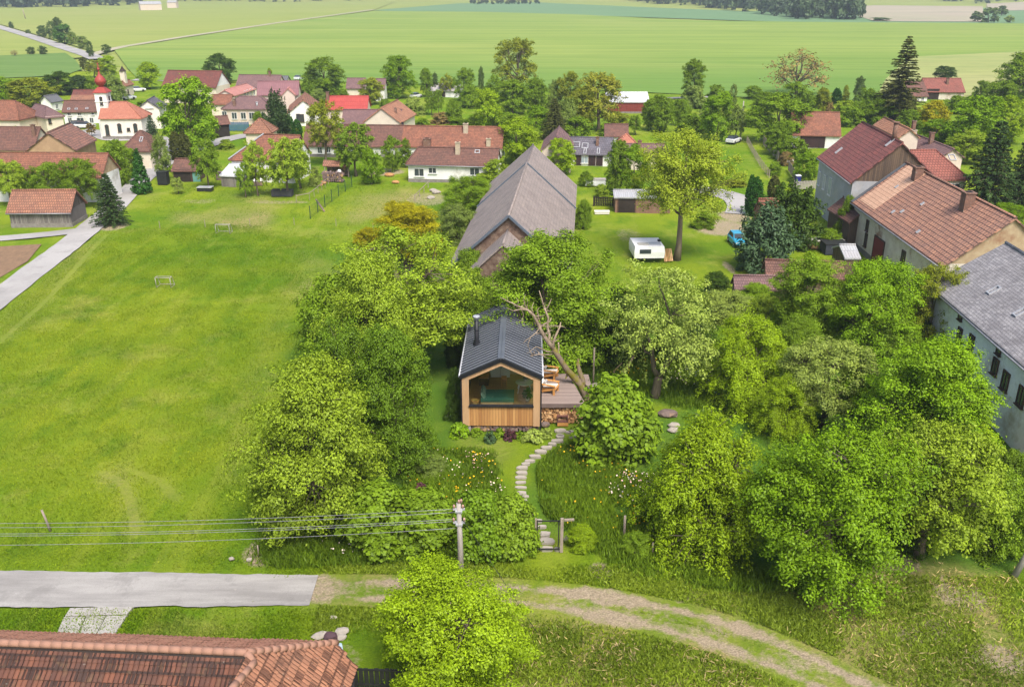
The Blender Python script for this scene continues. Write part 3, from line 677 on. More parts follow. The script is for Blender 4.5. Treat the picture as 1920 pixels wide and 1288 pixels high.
def ground_mat(name, far=False):
    m, k, b = new_mat(name, 0.95, 0.1)
    g = k.new('NewGeometry'); p = g.outputs['Position']
    def at(n): a = k.new('Attribute'); a.attribute_name = n; return a.outputs['Fac']
    nb = k.noise(p, 0.045, 5, 0.62); nm = k.noise(p, 0.35, 6, 0.65); nf = k.noise(p, 3.2, 5, 0.7); nx = k.noise(k.mapped(p, (9, 13, 9)), 1.0, 5, 0.75)
    c = meadow_colour(k, p)[0]
    lush = k.math('MULTIPLY', at('lush'), k.ramp(nm, 0.3, 0.5, 0.55, 1)); c = k.mix(k.math('MULTIPLY', lush, 0.85), c, (0.075, 0.17, 0.02))
    dry = k.math('MULTIPLY', at('dry'), k.ramp(nf, 0.33, 0.62, 0.25, 1.25)); c = k.mix(k.math('MINIMUM', dry, 1.0), c, k.mix(nf, (0.42, 0.33, 0.16), (0.30, 0.27, 0.10)))
    dm = k.ramp(k.math('ADD', at('dirt'), k.math('MULTIPLY', k.math('SUBTRACT', nf, 0.5), 1.7)), 0.28, 0.92)
    c = k.mix(dm, c, k.mix(k.ramp(nx, 0.35, 0.65), (0.31, 0.245, 0.17), (0.46, 0.38, 0.28)))
    c = k.mix(0.6, c, k.mix(1.0, c, k.mix(k.ramp(nx, 0.3, 0.72), (0.5, 0.55, 0.5), (1.5, 1.42, 1.3)), 'MULTIPLY'))
    k.link(c, b.inputs['Base Color'])
    bump(k, b, k.math('ADD', k.math('MULTIPLY', nf, 1.2), k.math('ADD', nx, k.math('MULTIPLY', nm, 2.0))), 0.9, 0.12)
    return m
M_GROUND = ground_mat('meadow')
def grid_sheet(name, rows, cols, y0, y1, mat_, k=0.65, off=16.0, dz=0.0):
    yy = y0*(y1/y0)**np.linspace(0, 1, rows); ss = np.linspace(-1, 1, cols)
    Y, S = np.meshgrid(yy, ss, indexing='ij'); X = S*(off+k*Y)
    Z = dz+0.035*wob(X, Y, 1.3, 11)+0.05*wob(X, Y, 0.4, 12)-0.09
    V = np.stack([X, Y, Z], -1).reshape(-1, 3).astype(np.float32)
    a = (np.arange(rows-1)[:, None]*cols+np.arange(cols-1)[None]).ravel()
    Fq = np.stack([a, a+1, a+1+cols, a+cols], 1).astype(np.int32); n = len(Fq)
    me = bpy.data.meshes.new(name); me.vertices.add(len(V)); me.vertices.foreach_set('co', V.ravel())
    me.loops.add(n*4); me.loops.foreach_set('vertex_index', Fq.ravel()); me.polygons.add(n); me.polygons.foreach_set('loop_start', np.arange(0, n*4, 4, dtype=np.int32))
    me.polygons.foreach_set('use_smooth', np.ones(n, bool))
    global GRID; GRID = X.shape
    for nm, q in grid_masks(X.ravel(), Y.ravel()).items():
        at = me.attributes.new(nm, 'FLOAT', 'POINT'); at.data.foreach_set('value', q.astype(np.float32))
    me.materials.append(mat_); me.update(calc_edges=True)
    o = bpy.data.objects.new(name, me); COL.objects.link(o); o['kind'] = 'structure'; return o
grid_sheet('ground', 640, 560, 24.0, 330.0, M_GROUND)

def field_mat(name, c1, c2, c3, sx=0.004, sy=0.07, rot=0.0, bottom=None):
    m, k, b = new_mat(name, 1.0, 0.05); g = k.new('NewGeometry'); p = g.outputs['Position']
    a = k.noise(k.mapped(p, (sx, sy, 1), (0, 0, rot)), 1.0, 6, 0.62, 0.4); d = k.noise(k.mapped(p, (sx*6, sy*6, 1), (0, 0, rot)), 1.0, 5, 0.7); e = k.noise(p, 0.004, 4)
    c = k.mix(k.ramp(a, 0.38, 0.62), c1, c2); c = k.mix(k.ramp(e, 0.5, 0.68, 0, 0.55), c, c3)
    if bottom:                                            # a greener belt of crop along the village side
        s = k.new('SeparateXYZ'); k.link(p, s.inputs[0]); y = k.math('ADD', s.outputs[1], k.math('MULTIPLY', k.math('SUBTRACT', a, 0.5), 70))
        c = k.mix(k.ramp(y, bottom[1], bottom[0], 0, 0.75), c, bottom[2])
    c = k.mix(0.5, c, k.mix(1.0, c, k.mix(k.ramp(d, .3, .7), (0.62, 0.70, 0.68), (1.42, 1.32, 1.3)), 'MULTIPLY'))
    f_ = k.noise(k.mapped(p, (0.0018, 0.55, 1), (0, 0, rot)), 1.0, 3, 0.6); c = k.mix(k.ramp(f_, .56, .64, 0, .4), c, tuple(x*.6 for x in c1))
    k.link(c, b.inputs['Base Color']); return m
def sheet(name, pts, z, m, kind='structure'):
    b = MB(); P = [gz(u, v) for u, v in pts]
    b.face([(p.x, p.y, z) for p in P]); o = b.build(name, m); o['kind'] = kind
    if o.data.polygons[0].normal.z < 0: o.data.flip_normals()
    return o
FM = field_mat('young_wheat', (0.175, 0.265, 0.052), (0.25, 0.32, 0.075), (0.295, 0.335, 0.09), bottom=(290, 430, (0.115, 0.225, 0.045)))
FL = field_mat('pasture_crop', (0.24, 0.295, 0.07), (0.275, 0.315, 0.085), (0.31, 0.325, 0.105), rot=0.35)
FD = field_mat('dark_crop', (0.11, 0.20, 0.05), (0.15, 0.235, 0.065), (0.19, 0.26, 0.08), sx=0.01, sy=0.2)
FT = field_mat('mown_field', (0.31, 0.33, 0.125), (0.25, 0.31, 0.10), (0.40, 0.355, 0.19), sx=0.01, sy=0.05)
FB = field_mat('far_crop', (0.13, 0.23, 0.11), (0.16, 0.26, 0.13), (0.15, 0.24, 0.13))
FE = field_mat('bare_field', (0.40, 0.34, 0.26), (0.35, 0.31, 0.235), (0.32, 0.33, 0.21), sx=0.003, sy=0.03)
FP = mat('ploughed_soil', (0.26, 0.165, 0.095), (0.18, 0.115, 0.07), 1.6, 0.95, stretch=(1.2, 0.5, 1), bmp=0.9)
base = MB(); base.face([(-2500, -60, -0.4), (2500, -60, -0.4), (2500, 4900, -0.4), (-2500, 4900, -0.4)]); o = base.build('terrain', FL); o['kind'] = 'structure'
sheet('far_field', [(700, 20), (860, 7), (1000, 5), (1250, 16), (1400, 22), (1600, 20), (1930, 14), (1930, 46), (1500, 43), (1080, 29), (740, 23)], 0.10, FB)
sheet('bare_field', [(1560, 16), (1640, 11), (1842, 13), (1848, 42), (1640, 41)], 0.30, FE)
sheet('bare_field', [(1850, 8), (1930, 4), (1930, 20), (1850, 22)], 0.30, FE)
sheet('wheat_field', [(213, 93), (300, 80), (340, 73), (520, 46), (700, 21), (740, 22), (900, 23), (1080, 28), (1300, 39), (1500, 42), (1930, 45), (1930, 98), (1706, 108), (1660, 150), (1640, 190), (1450, 186), (1200, 174), (1000, 166), (560, 152), (262, 152), (240, 130)], 0.14, FM)
sheet('mown_field', [(1706, 108), (1930, 97), (1930, 180), (1640, 190), (1660, 150)], 0.18, FT)
sheet('pasture_field', [(0, 21), (500, 7), (740, 4), (700, 20), (340, 72), (212, 92), (186, 100), (90, 72), (0, 46)], 0.10, FL)
sheet('pasture_field', [(-60, 40), (0, 56), (168, 107), (140, 110), (-60, 107)], 0.12, FL)
sheet('dark_crop_field', [(-60, 108), (122, 100), (140, 112), (154, 131), (120, 143), (-60, 150)], 0.16, FD)
sheet('vegetable_plot', [(-60, 466), (78, 458), (52, 490), (-60, 556)], 0.02, FP)

def ribbon(name, pts, wid, z, m, wend=None):
    P = [Vector((*p, 0)) for p in pts]; b = MB(); Lp = []
    # resample
    Q = []
    for a, c in zip(P[:-1], P[1:]):
        n = max(1, int((c-a).length/1.5))
        Q += [a.lerp(c, i/n) for i in range(n)]
    Q.append(P[-1])
    for _ in range(3): Q = [Q[0]]+[(Q[i-1]+Q[i]*2+Q[i+1])/4 for i in range(1, len(Q)-1)]+[Q[-1]]
    for i, q in enumerate(Q):
        t = (Q[min(i+1, len(Q)-1)]-Q[max(0, i-1)]).normalized(); n = Vector((-t.y, t.x, 0)); ww = wid/2+(random.random()-0.5)*0.12
        Lp.append((q+n*ww+Vector((0, 0, z)), q-n*ww+Vector((0, 0, z))))
    for (a, c), (d, e) in zip(Lp[:-1], Lp[1:]): b.face([a, c, e, d][::-1])
    o = b.build(name, m); o['kind'] = 'structure'
    return o
def asphalt(name, c1, c2, st=(0.12, 0.9, 1)):
    m, k, b = new_mat(name, 0.9, 0.2); g = k.new('NewGeometry'); p = g.outputs['Position']
    n1 = k.noise(k.mapped(p, st), 1.0, 6, 0.6); n2 = k.noise(p, 14, 3, 0.7); n3 = k.noise(p, 0.5, 5, 0.7)
    c = k.mix(k.ramp(n1, 0.38, 0.60), tuple(x*.82 for x in c1), c2); c = k.mix(k.ramp(n3, 0.54, 0.66, 0, 0.55), c, tuple(x*0.68 for x in c1)); cr = k.noise(p, 0.9, 6, 0.75, 1.5); c = k.mix(k.ramp(k.math('ABSOLUTE', k.math('SUBTRACT', cr, 0.5)), 0.006, 0.0, 0, 0.45), c, (0.13, 0.12, 0.11)); c = k.mix(k.ramp(k.noise(p, 2.3, 4, .7), .66, .72, 0, .5), c, (.42, .39, .33))
    c = k.mix(0.5, c, k.mix(1.0, c, k.mix(n2, (0.7, 0.7, 0.7), (1.3, 1.3, 1.3)), 'MULTIPLY'))
    vo = k.new('TexVoronoi', feature='DISTANCE_TO_EDGE'); vo.inputs['Scale'].default_value = 0.35; k.link(k.mapped(p, (1, 1, 1)), vo.inputs['Vector'])
    k.link(c, b.inputs['Base Color']); bump(k, b, n2, 0.3, 0.01); return m
M_ROAD = asphalt('worn_asphalt', (0.30, 0.285, 0.27), (0.36, 0.345, 0.325)); M_LANE = asphalt('lane_asphalt', (0.36, 0.345, 0.33), (0.40, 0.385, 0.37), (.1, .1, 1))
b = MB(); xs = np.linspace(0, 1, 240); Ta, Tb = [], []
def along(P, t):
    d = [0]; 
    for a, c in zip(P[:-1], P[1:]): d.append(d[-1]+math.hypot(c[0]-a[0], c[1]-a[1]))
    q = t*d[-1]; i = min(len(P)-2, max(0, int(np.searchsorted(d, q))-1)); f = (q-d[i])/(d[i+1]-d[i]); return P[i][0]+(P[i+1][0]-P[i][0])*f, P[i][1]+(P[i+1][1]-P[i][1])*f
for t in xs:
    p, q = along(ROAD[:5], t), along(ROAD[5:][::-1], t); e = 0.06
    Ta.append((p[0], p[1]+float(wob(p[0], 0.0, 1.1, 91))*.07+float(wob(p[0], 0.0, 5.0, 92))*.03, 0.02)); Tb.append((q[0], q[1]+float(wob(q[0], 0.0, 1.2, 93))*.07+float(wob(q[0], 0.0, 5.0, 94))*.03, 0.02))
for i in range(239): b.face([Tb[i], Tb[i+1], Ta[i+1], Ta[i]])
b.build('road', M_ROAD)['kind'] = 'structure'
ribbon('lane', LANE, 3.4, 0.03, M_LANE)
ribbon('side_lane', W2([(160, 431), (120, 437), (60, 442), (0, 448), (-80, 452)]), 2.6, 0.025, M_LANE)
ribbon('side_lane', W2([(1300, 352), (1350, 362), (1378, 368), (1392, 378), (1396, 392), (1390, 402)]), 4.6, 0.03, M_LANE)
ribbon('field_road', W2([(-40, 40), (0, 52), (60, 70), (120, 90), (168, 105), (184, 112)]), 7, 0.3, M_LANE)
ribbon('field_track', W2([(172, 104), (200, 96), (230, 89), (340, 71), (520, 44), (700, 19)]), 5, 0.26, mat('track_dirt', (0.42, 0.37, 0.27), (0.34, 0.34, 0.19), 0.1))
ribbon('village_street', W2([(322, 296), (345, 285), (420, 262), (470, 252), (520, 258)]), 4.5, 0.03, M_LANE)
ribbon('village_street', W2([(150, 245), (190, 250), (215, 262), (290, 258), (345, 285)]), 5, 0.03, M_LANE)
ribbon('village_street', W2([(250, 150), (300, 150), (330, 152)]), 6, 0.05, M_LANE)
ribbon('village_street', W2([(1240, 185), (1340, 182), (1420, 180)]), 3, 0.05, M_LANE)
# concrete slabs between the road and the house at the bottom
b = MB()
for pts in ([(132, 1140), (190, 1139), (186, 1153), (122, 1155)], [(191, 1139), (250, 1138), (238, 1152), (187, 1153)], [(120, 1157), (160, 1156), (146, 1189), (106, 1189)], [(162, 1156), (198, 1155), (180, 1189), (148, 1189)], [(200, 1155), (238, 1154), (216, 1188), (182, 1188)]):
    P = [gz(u, v) for u, v in pts]; b.prism([(p.x, p.y, 0) for p in P[::-1]], (0, 0, -0.2), (0, 0, 0.025+0.01*random.random()))
b.build('driveway', M_CONC)['kind'] = 'structure'

# grass, tall grass and flowers: nobody could count them
M_GRASS = leaf_material('grass_blade', 0.4, (1.35, 1.15, 0.9), 0.25)
m_ = bpy.data.materials.new('meadow_blade'); m_.use_nodes = True; k = NT(m_); k.n.clear(); g_ = k.new('NewGeometry'); a_ = k.new('Attribute'); a_.attribute_name = 'lv'
c_ = k.mix(1.0, meadow_colour(k, g_.outputs['Position'])[0], k.mix(a_.outputs['Fac'], (0.8, 0.85, 0.8), (1.7, 1.5, 1.6)), 'MULTIPLY')
d_ = k.new('BsdfDiffuse'); t_ = k.new('BsdfTranslucent'); k.link(c_, d_.inputs[0]); k.link(c_, t_.inputs[0]); x_ = k.new('MixShader'); x_.inputs[0].default_value = .3; k.link(d_.outputs[0], x_.inputs[1]); k.link(t_.outputs[0], x_.inputs[2]); o_ = k.new('OutputMaterial'); k.link(x_.outputs[0], o_.inputs[0]); M_MEADOW = m_
def blades(name, polys, n, h, wd, col, seed, clump=0.5, holes=(), flop=0.5, material=None, edge=0.0):
    g = np.random.default_rng(seed); xs_, ys_ = [], []
    for P, share in polys:
        P = W2(P); a = np.array(P); c = int(n*share); lo, hi = a.min(0), a.max(0); got = 0
        while got < c:
            q = lo+(hi-lo)*g.random((c*2, 2)); q = q[inpoly(q[:, 0]+edge*(wob(q[:, 0], q[:, 1], .35, 71)+g.normal(size=len(q))*.7), q[:, 1]+edge*(wob(q[:, 0], q[:, 1], .33, 72)+g.normal(size=len(q))*.7), P)]
            if clump: q = q[g.random(len(q)) < np.clip(1-clump+clump*1.3*wob(q[:, 0], q[:, 1], 1.6, seed)+0.15*g.random(len(q)), 0.04, 1)]
            if len(q) == 0: break
            q = q[:c-got]; got += len(q); xs_.append(q[:, 0]); ys_.append(q[:, 1])
    x = np.concatenate(xs_); y = np.concatenate(ys_); keep = np.ones(len(x), bool)
    for kind, P, d in holes:
        keep &= (pdist(x, y, P) > d) if kind == 'line' else ~inpoly(x+.3*wob(x, y, 2.1, 81)+g.normal(size=len(x))*.12, y+.3*wob(x, y, 2.3, 82)+g.normal(size=len(x))*.14, P)
    x, y = x[keep], y[keep]; m = len(x); hh = h*(0.5+0.9*g.random(m))
    T = unit(np.stack([g.normal(size=m)*flop, g.normal(size=m)*flop, np.ones(m)], 1)); N0 = unit(np.stack([g.normal(size=m), g.normal(size=m), 0.5*np.ones(m)], 1))
    B = unit(np.cross(T, N0)); N = np.cross(B, T); P = np.stack([x, y, hh*0.42-0.06], 1)
    lv = 0.5*g.random(m)+0.25*(1+wob(x, y, 0.8, seed+5))
    me = quad_mesh(name, P, T, B, N, hh, wd*(0.6+0.8*g.random(m)), lv, material or M_GRASS, 0.1)
    o = bpy.data.objects.new(name, me); COL.objects.link(o); o['kind'] = 'stuff'; o.color = (*col, 1)
    return o
HOLES = [('line', RUT1, 0.75), ('line', RUT2, 0.75), ('poly', ROAD, 0), ('line', LANE, 1.9), ('line', PATH, 0.75), ('poly', W2([(855, 800), (855, 690), (1120, 690), (1110, 800)]), 0)]
TRK = [W2(p) for p in ([(190, 885), (232, 905), (250, 960), (252, 1000)], [(240, 880), (300, 900), (330, 935)], [(420, 900), (450, 760), (500, 620), (560, 470)], [(440, 905), (472, 760), (522, 620), (580, 480)], [(0, 640), (90, 560), (170, 470), (200, 440)])]
HOLES += [('line', p, .3) for p in TRK[:2]+TRK[4:]]
MEADOW = [(-40, 640), (120, 480), (240, 430), (420, 420), (600, 440), (560, 560), (520, 700), (480, 860), (600, 1000), (560, 1070), (-40, 1068)]
blades('meadow_grass', [(MEADOW, 0.62), ([(240, 430), (330, 345), (780, 345), (860, 420), (850, 640), (700, 900), (560, 1010), (480, 860), (520, 700), (600, 440)], .18), ([(-40, 1140), (720, 1140), (740, 1200), (-40, 1195)], .06), ([(500, 1060), (1010, 1055), (1200, 1080), (1300, 1130), (1000, 1090), (600, 1085)], .08), ([(760, 1140), (1060, 1150), (1300, 1200), (1500, 1300), (700, 1300)], .06)], 190000, 0.15, 0.055, (0.22, 0.335, 0.028), 31, 0.25, HOLES, 0.5, M_MEADOW, 1.5)
GARDEN_A = [(770, 850), (860, 845), (935, 870), (950, 930), (930, 950), (760, 950)]
GARDEN_B = [(1020, 870), (1070, 830), (1110, 870), (1240, 900), (1240, 1000), (1150, 1030), (1070, 1000), (1010, 950)]
GARDEN_C = [(1105, 640), (1420, 640), (1420, 790), (1250, 770), (1230, 750), (1130, 720)]
blades('tall_grass', [(GARDEN_A, .16), (GARDEN_B, .22), (GARDEN_C, .2), ([(1060, 1000), (1200, 990), (1420, 1060), (1560, 1110), (1400, 1110), (1180, 1060)], .12), ([(480, 1010), (760, 1020), (880, 1050), (560, 1066)], .1)], 95000, 0.5, 0.075, (0.115, 0.21, 0.016), 32, 0.45, HOLES, 0.35, None, 0.6)
blades('dry_grass', [([(1000, 1170), (1230, 1180), (1420, 1240), (1480, 1300), (960, 1300)], .4), ([(1560, 1090), (1660, 1050), (1930, 1090), (1930, 1300), (1700, 1300), (1480, 1190)], .6)], 2000, 0.32, 0.04, (0.40, 0.35, 0.19), 33, 0.7, HOLES, 1.8, None, 1.2)
blades('verge_grass', [([(1000, 1085), (1180, 1060), (1560, 1110), (1640, 1290), (1480, 1190), (1300, 1130), (1100, 1095)], .4), ([(980, 1160), (1250, 1200), (1500, 1300), (960, 1300)], .3), ([(600, 1060), (1010, 1055), (1000, 1085), (600, 1085)], .15), ([(600, 1130), (760, 1130), (760, 1180), (600, 1190)], .1), ([(1560, 1100), (1930, 1080), (1930, 1300), (1640, 1300)], .3)], 52000, 0.24, 0.05, (0.175, 0.27, 0.026), 35, 0.4, HOLES, 0.8, None, 1.2)
def flowers(name, polys, n, size, col, seed, z=0.45):
    g = np.random.default_rng(seed); q_ = []
    for P, share in polys:
        P = W2(P); a = np.array(P); lo, hi = a.min(0), a.max(0)
        cl = lo+(hi-lo)*g.random((max(3, int(n*share/4)), 2)); q = cl[g.integers(0, len(cl), int(n*share*1.6))]+g.normal(size=(int(n*share*1.6), 2))*0.8
        q_.append(q[inpoly(q[:, 0], q[:, 1], P)])
    q = np.concatenate(q_); m = len(q); N = unit(g.normal(size=(m, 3))*0.5+[0, -0.3, 1]); T, B = frame(N, g)
    P = np.stack([q[:, 0], q[:, 1], z*(0.7+0.6*g.random(m))], 1); s = size*(0.6+0.8*g.random(m))
    me = quad_mesh(name, P, T, B, N, s, s, g.random(m), M_GRASS, 0.1)
    o = bpy.data.objects.new(name, me); COL.objects.link(o); o['kind'] = 'stuff'; o.color = (*col, 1); return o
flowers('white_flowers', [(GARDEN_A, .3), ([(1160, 890), (1240, 900), (1240, 960), (1130, 950)], .4), ([(1250, 690), (1340, 690), (1340, 730), (1260, 730)], .2), ([(600, 1020), (720, 1030), (720, 1060), (600, 1060)], .15)], 260, 0.10, (0.75, 0.68, 0.66), 41, 0.5)
flowers('yellow_flowers', [(GARDEN_A, .3), (GARDEN_B, .4), ([(1110, 670), (1260, 680), (1240, 740), (1140, 710)], .3)], 260, 0.11, (0.75, 0.52, 0.02), 42, 0.42)
flowers('pink_flowers', [([(870, 860), (920, 865), (915, 890), (880, 890)], .5), ([(1160, 890), (1210, 895), (1200, 920), (1160, 915)], .5)], 70, 0.10, (0.72, 0.48, 0.52), 43, 0.6)
flowers('blue_flowers', [([(1330, 725), (1370, 730), (1365, 750), (1330, 748)], .6), ([(1270, 695), (1330, 700), (1330, 715), (1270, 712)], .4)], 90, 0.12, (0.30, 0.33, 0.7), 44, 0.5)

# ---------------------------------------------------------------- the village, house by house
NEARS = {}
def H(key, *a, **k): NEARS[key] = h = House(key, *a, **k); return h
# back left, round the church
h = H('church', 'small white church with salmon tiled roof and red onion dome on its tower', 'church', (184, 223), (266, 222.5), (222, 191.5), 262, 42, 'church', 'pinkish', ov=0.3, hip=(0, 3.6), plinth=0.6,
      wins=[('F', 201.5, 246, 0.75, 1.7, 'brown', True), ('F', 224.5, 242, 0.75, 1.3, 'brown', True), ('F', 254.5, 242, 0.75, 1.3, 'brown', True), ('F', 241, 243, 0.6, 0.6, 'brown')])
c = h.loc(gy(194.5, 200, h.c.y-0.5)); tz = gy(194.5, 172.5, (h.c.y)).z; b = MB(); wdt = 21.5/ppm(h.c); tx = c.x
b.box((tx, 0, tz/2), (wdt, wdt, tz)); b.box((tx, 0, tz*0.985), (wdt+0.3, wdt+0.3, 0.18)); b.box((tx, 0, tz*0.80), (wdt+0.2, wdt+0.2, 0.14)); tw = b.build('tower', WM['white'], h.o)
for n in (Vector((0, -1, 0)), Vector((1, 0, 0))): window(h.o, Vector((tx, 0, tz-1.75))+n*(wdt/2-0.01), n, 0.55, 1.3, 'brown', True)
k = wdt/2; b = MB(); b.slab([[(tx-k-.25, -k-.25, tz), (tx+k+.25, -k-.25, tz), (tx+k*.45, -k*.45, tz+1.0), (tx-k*.45, -k*.45, tz+1.0)], [(tx+k+.25, -k-.25, tz), (tx+k+.25, k+.25, tz), (tx+k*.45, k*.45, tz+1.0), (tx+k*.45, -k*.45, tz+1.0)],
        [(tx+k+.25, k+.25, tz), (tx-k-.25, k+.25, tz), (tx-k*.45, k*.45, tz+1.0), (tx+k*.45, k*.45, tz+1.0)], [(tx-k-.25, k+.25, tz), (tx-k-.25, -k-.25, tz), (tx-k*.45, -k*.45, tz+1.0), (tx-k*.45, k*.45, tz+1.0)]], 0.1)
M_DOME = mat('dome_red', (0.36, 0.06, 0.045), (0.29, 0.05, 0.04), 2.0, rough=0.5)
b.build('tower_skirt', M_DOME, tw)
q = wdt/2.15; b = MB(); b.lathe([(q*.42, 0), (q*.45, .25), (q*.75, .55), (q*.98, 1.0), (q*1.0, 1.25), (q*.85, 1.7), (q*.5, 2.15), (q*.22, 2.5), (q*.12, 3.0), (q*.10, 3.25), (q*.28, 3.4), (q*.28, 3.6), (q*.08, 3.75), (q*.05, 4.6)], (tx, 0, tz+0.9), 16); b.build('dome', M_DOME, tw)
b = MB(); b.box((tx, 0, tz+5.3), (0.06, 0.06, 0.9)); b.box((tx, 0, tz+5.45), (0.45, 0.06, 0.06)); b.build('cross', M_DOME, tw)
H('rectory', 'white two storey house with brown roof directly left of the church', 'house', (115, 211), (183, 210), (155, 188.5), 232, 38, 'brown', 'white',
  wins=[('F', 130, 214.5, 0.8, 0.7), ('F', 149, 214.5, 0.8, 0.7), ('F', 174, 214, 0.7, 0.6), ('F', 131.5, 225.5, 0.9, 1.1), ('F', 151, 226, 1.6, 1.2), ('F', 172, 226, 0.9, 1.2)], sky=[(129, 205, .5, .4), (143, 205, .5, .4), (163, 204, .5, .4)])
h = H('house', 'house with maroon upper roof and bright orange lower roof behind the white rectory', 'house', (131, 189), (184, 189), (157, 169), 2.2, 40, 'maroon', 'white')
m = MB(); m.slab([[(h.x0-.05, h.y0-.1, h.hw-.02), (h.x1+.05, h.y0-.1, h.hw-.02), (h.x1+.05, h.y0*.5, h.hw+(h.hr-h.hw)*.5+.06), (h.x0-.05, h.y0*.5, h.hw+(h.hr-h.hw)*.5+.06)]], 0.05); m.build('lower_roof', RT['orange'], h.o)
H('house', 'narrow white house with grey roof and round gable window left of the rectory', 'house', (96, 193), (120, 189), (110, 176), 210, 40, 'grey', 'white', wins=[('F', 106, 200, .9, 1.1)])
h = H('house', 'cream house with dull red ridge roof and wide tan hip facing the church', 'house', (50, 213), (83, 222), (66, 194.5), 3.6, 42, 'dusty', 'cream', hip=(0, -.4), wins=[('R', 93, 227, .6, 1.2, 'brown')])
H('house', 'low red roofed house at the far left edge below the olive trees', 'house', (-60, 224), (36, 226), (0, 189), 3.4, 40, 'red', 'cream', hip=(0, -.25))
H('house', 'dark roofed farmhouse with tall sooty chimney behind the long tiled barn', 'house', (-40, 281), (62, 282), (30, 238.5), 3.2, 42, 'brown', 'cream', chim=[(64.5, 253, 1.6, .55)])
H('barn', 'tall barn with half patched pale tile roof and tan gable below the rectory', 'barn', (143, 282), (182, 262), (113, 238.5), 4.6, 36, 'patched', 'tan', ov=0.3)
H('outbuilding', 'small outbuilding with orange pyramid of tiles in front of the patched barn', 'outbuilding', (54, 291), (124, 291), (95, 266), 3.0, 38, 'orange', 'tan', hip=(-.47, -.47))
H('barn', 'long red tiled barn with ochre gable behind the orchard at the far left', 'barn', (-50, 331), (191, 333), (90, 287), 3.6, 42, 'red', 'white', gable='ochre')
H('shed', 'grey plank shed with bright orange tiled roof beside the lane', 'shed', (10, 399), (132.5, 398), (80, 356.5), 427, 40, 'orange', 'wood', ov=0.35, gable='woody', plinth=0.45, gutter=True)
H('house', 'house with hipped brown roof between the church and the blue spruce', 'house', (224, 284), (283, 284), (255, 245.5), 3.0, 38, 'brown', 'cream', hip=(-.46, -.46), sky=[(265, 262, .4, 1)])
H('house', 'white gabled house with black slate roof right of the church', 'house', (301, 204), (314, 196), (282, 185), 4.2, 35, 'darkslate', 'pinkish', wins=[('L', 280, 203, 1.6, .12)])
h = H('chapel', 'narrow cream chapel with little turret behind the silver willow', 'chapel', (232, 163), (252, 158), (240, 150), 182, 45, 'orange', 'cream', wins=[('F', 240, 172, .6, 1.1, 'brown')])
b = MB(); zt = gy(238, 134, h.c.y).z; b.box((0, 0, zt/2), (1.3, 1.3, zt)); t_ = b.build('turret', WM['cream'], h.o); b = MB(); b.lathe([(1.0, 0), (.5, .6), (.05, 1.4)], (0, 0, zt), 8, False); b.build('spire', RT['brown'], t_)
# row behind
H('barn', 'very large maroon roofed barn with white gable at the edge of the wheat', 'barn', (302, 163), (405, 165), (362, 133), 4.0, 40, 'maroon', 'cream', gable='white')
H('house', 'long house with weathered dusky roof behind the pink gable', 'house', (440, 165), (521, 166), (480, 141), 3.6, 38, 'dusty', 'cream', chim=[(506, 143, 1.2, .5)])
H('shed', 'small flat grey shed attached to the dusky roofed house', 'shed', (519, 153), (538, 153), (528, 143), 3.0, 25, 'grey', 'cream')
H('hall', 'cream hall with smooth pink sheet roof and row of tall windows', 'hall', (441, 180), (481, 167), (445, 162), 4.2, 28, 'pink', 'cream', wins=[('F', 459, 178, .7, 1.8), ('F', 464, 176, .7, 1.8), ('F', 470, 174, .7, 1.8), ('F', 476, 172, .7, 1.8)])
h = H('house', 'big plum coloured sheet roof house with red cross gable', 'house', (481, 179), (560, 178), (524, 152.5), 4.6, 38, 'purple', 'beige')
wing(h.o, (h.L*.27, -h.D*.36), math.pi/2, h.D*.7, h.L*.36, h.hw, h.hr-1.2, 'pink', 'beige')
h = H('inn', 'two storey beige inn with white framed windows and dusky roof', 'house', (414, 205), (512, 205), (470, 181), 234, 36, 'dusty', 'beige', hip=(3.5, 3.5),
  wins=[('F', 421, 215, 1.1, 1.4), ('F', 439.5, 217.5, 1.2, 1.5), ('F', 456.5, 217.5, 1.2, 1.5), ('F', 472, 217.5, 1.2, 1.5), ('F', 490, 217.5, 1.2, 1.5)], chim=[(440, 198, 1.3, .6)])
h.pipe(482, 198, .6, .2)
H('house', 'rusty red tiled house beside the tall round green tree', 'house', (393, 196), (432, 196), (412, 178), 2.6, 36, 'red', 'cream')
H('pavilion', 'bright orange pyramid roof pavilion in front of the thujas', 'pavilion', (456, 250), (510, 250), (488, 222), 3.0, 42, 'orange', 'cream', hip=(-.485, -.485))
H('shed', 'little brown roofed shed at the foot of the tall round tree', 'shed', (405, 234), (432, 232), (414, 218), 2.6, 40, 'brown', 'darkwood')
h = H('farmhouse', 'long tiled farmhouse with red hip trimmed in white at its left end', 'house', (428, 300), (548, 304), (500, 252.5), 3.4, 40, 'red', 'white', hip=(4.5, 0))
m = MB(); P_ = [(h.x0-.03, h.y1, h.hw+.06), (h.x0-.03, h.y0, h.hw+.06), (h.x0+4.45, 0, h.hr+.06)]; m.slab([P_], .05); m.build('hip', RT['orange'], h.roofo)
m = MB(); m.bar((h.x0, h.y0, h.hw+.14), (h.x0+4.5, 0, h.hr+.14), .3, .1); m.build('hip_trim', M_STEEL, h.roofo)
H('shed', 'grey board shed with white sheet roof in the orchard', 'shed', (410, 329), (460, 331), (436, 308), 350, 16, 'white', 'wood', ov=.2)
H('shed', 'open garden shed with brown roof and turquoise door', 'shed', (320, 321), (369, 321), (345, 298), 342, 32, 'brown', 'darkwood', doors=[('F', 343, 334, 2.6, 1.9, M_DARK), ('F', 369, 335, 1.2, 1.9, M_TEAL)])
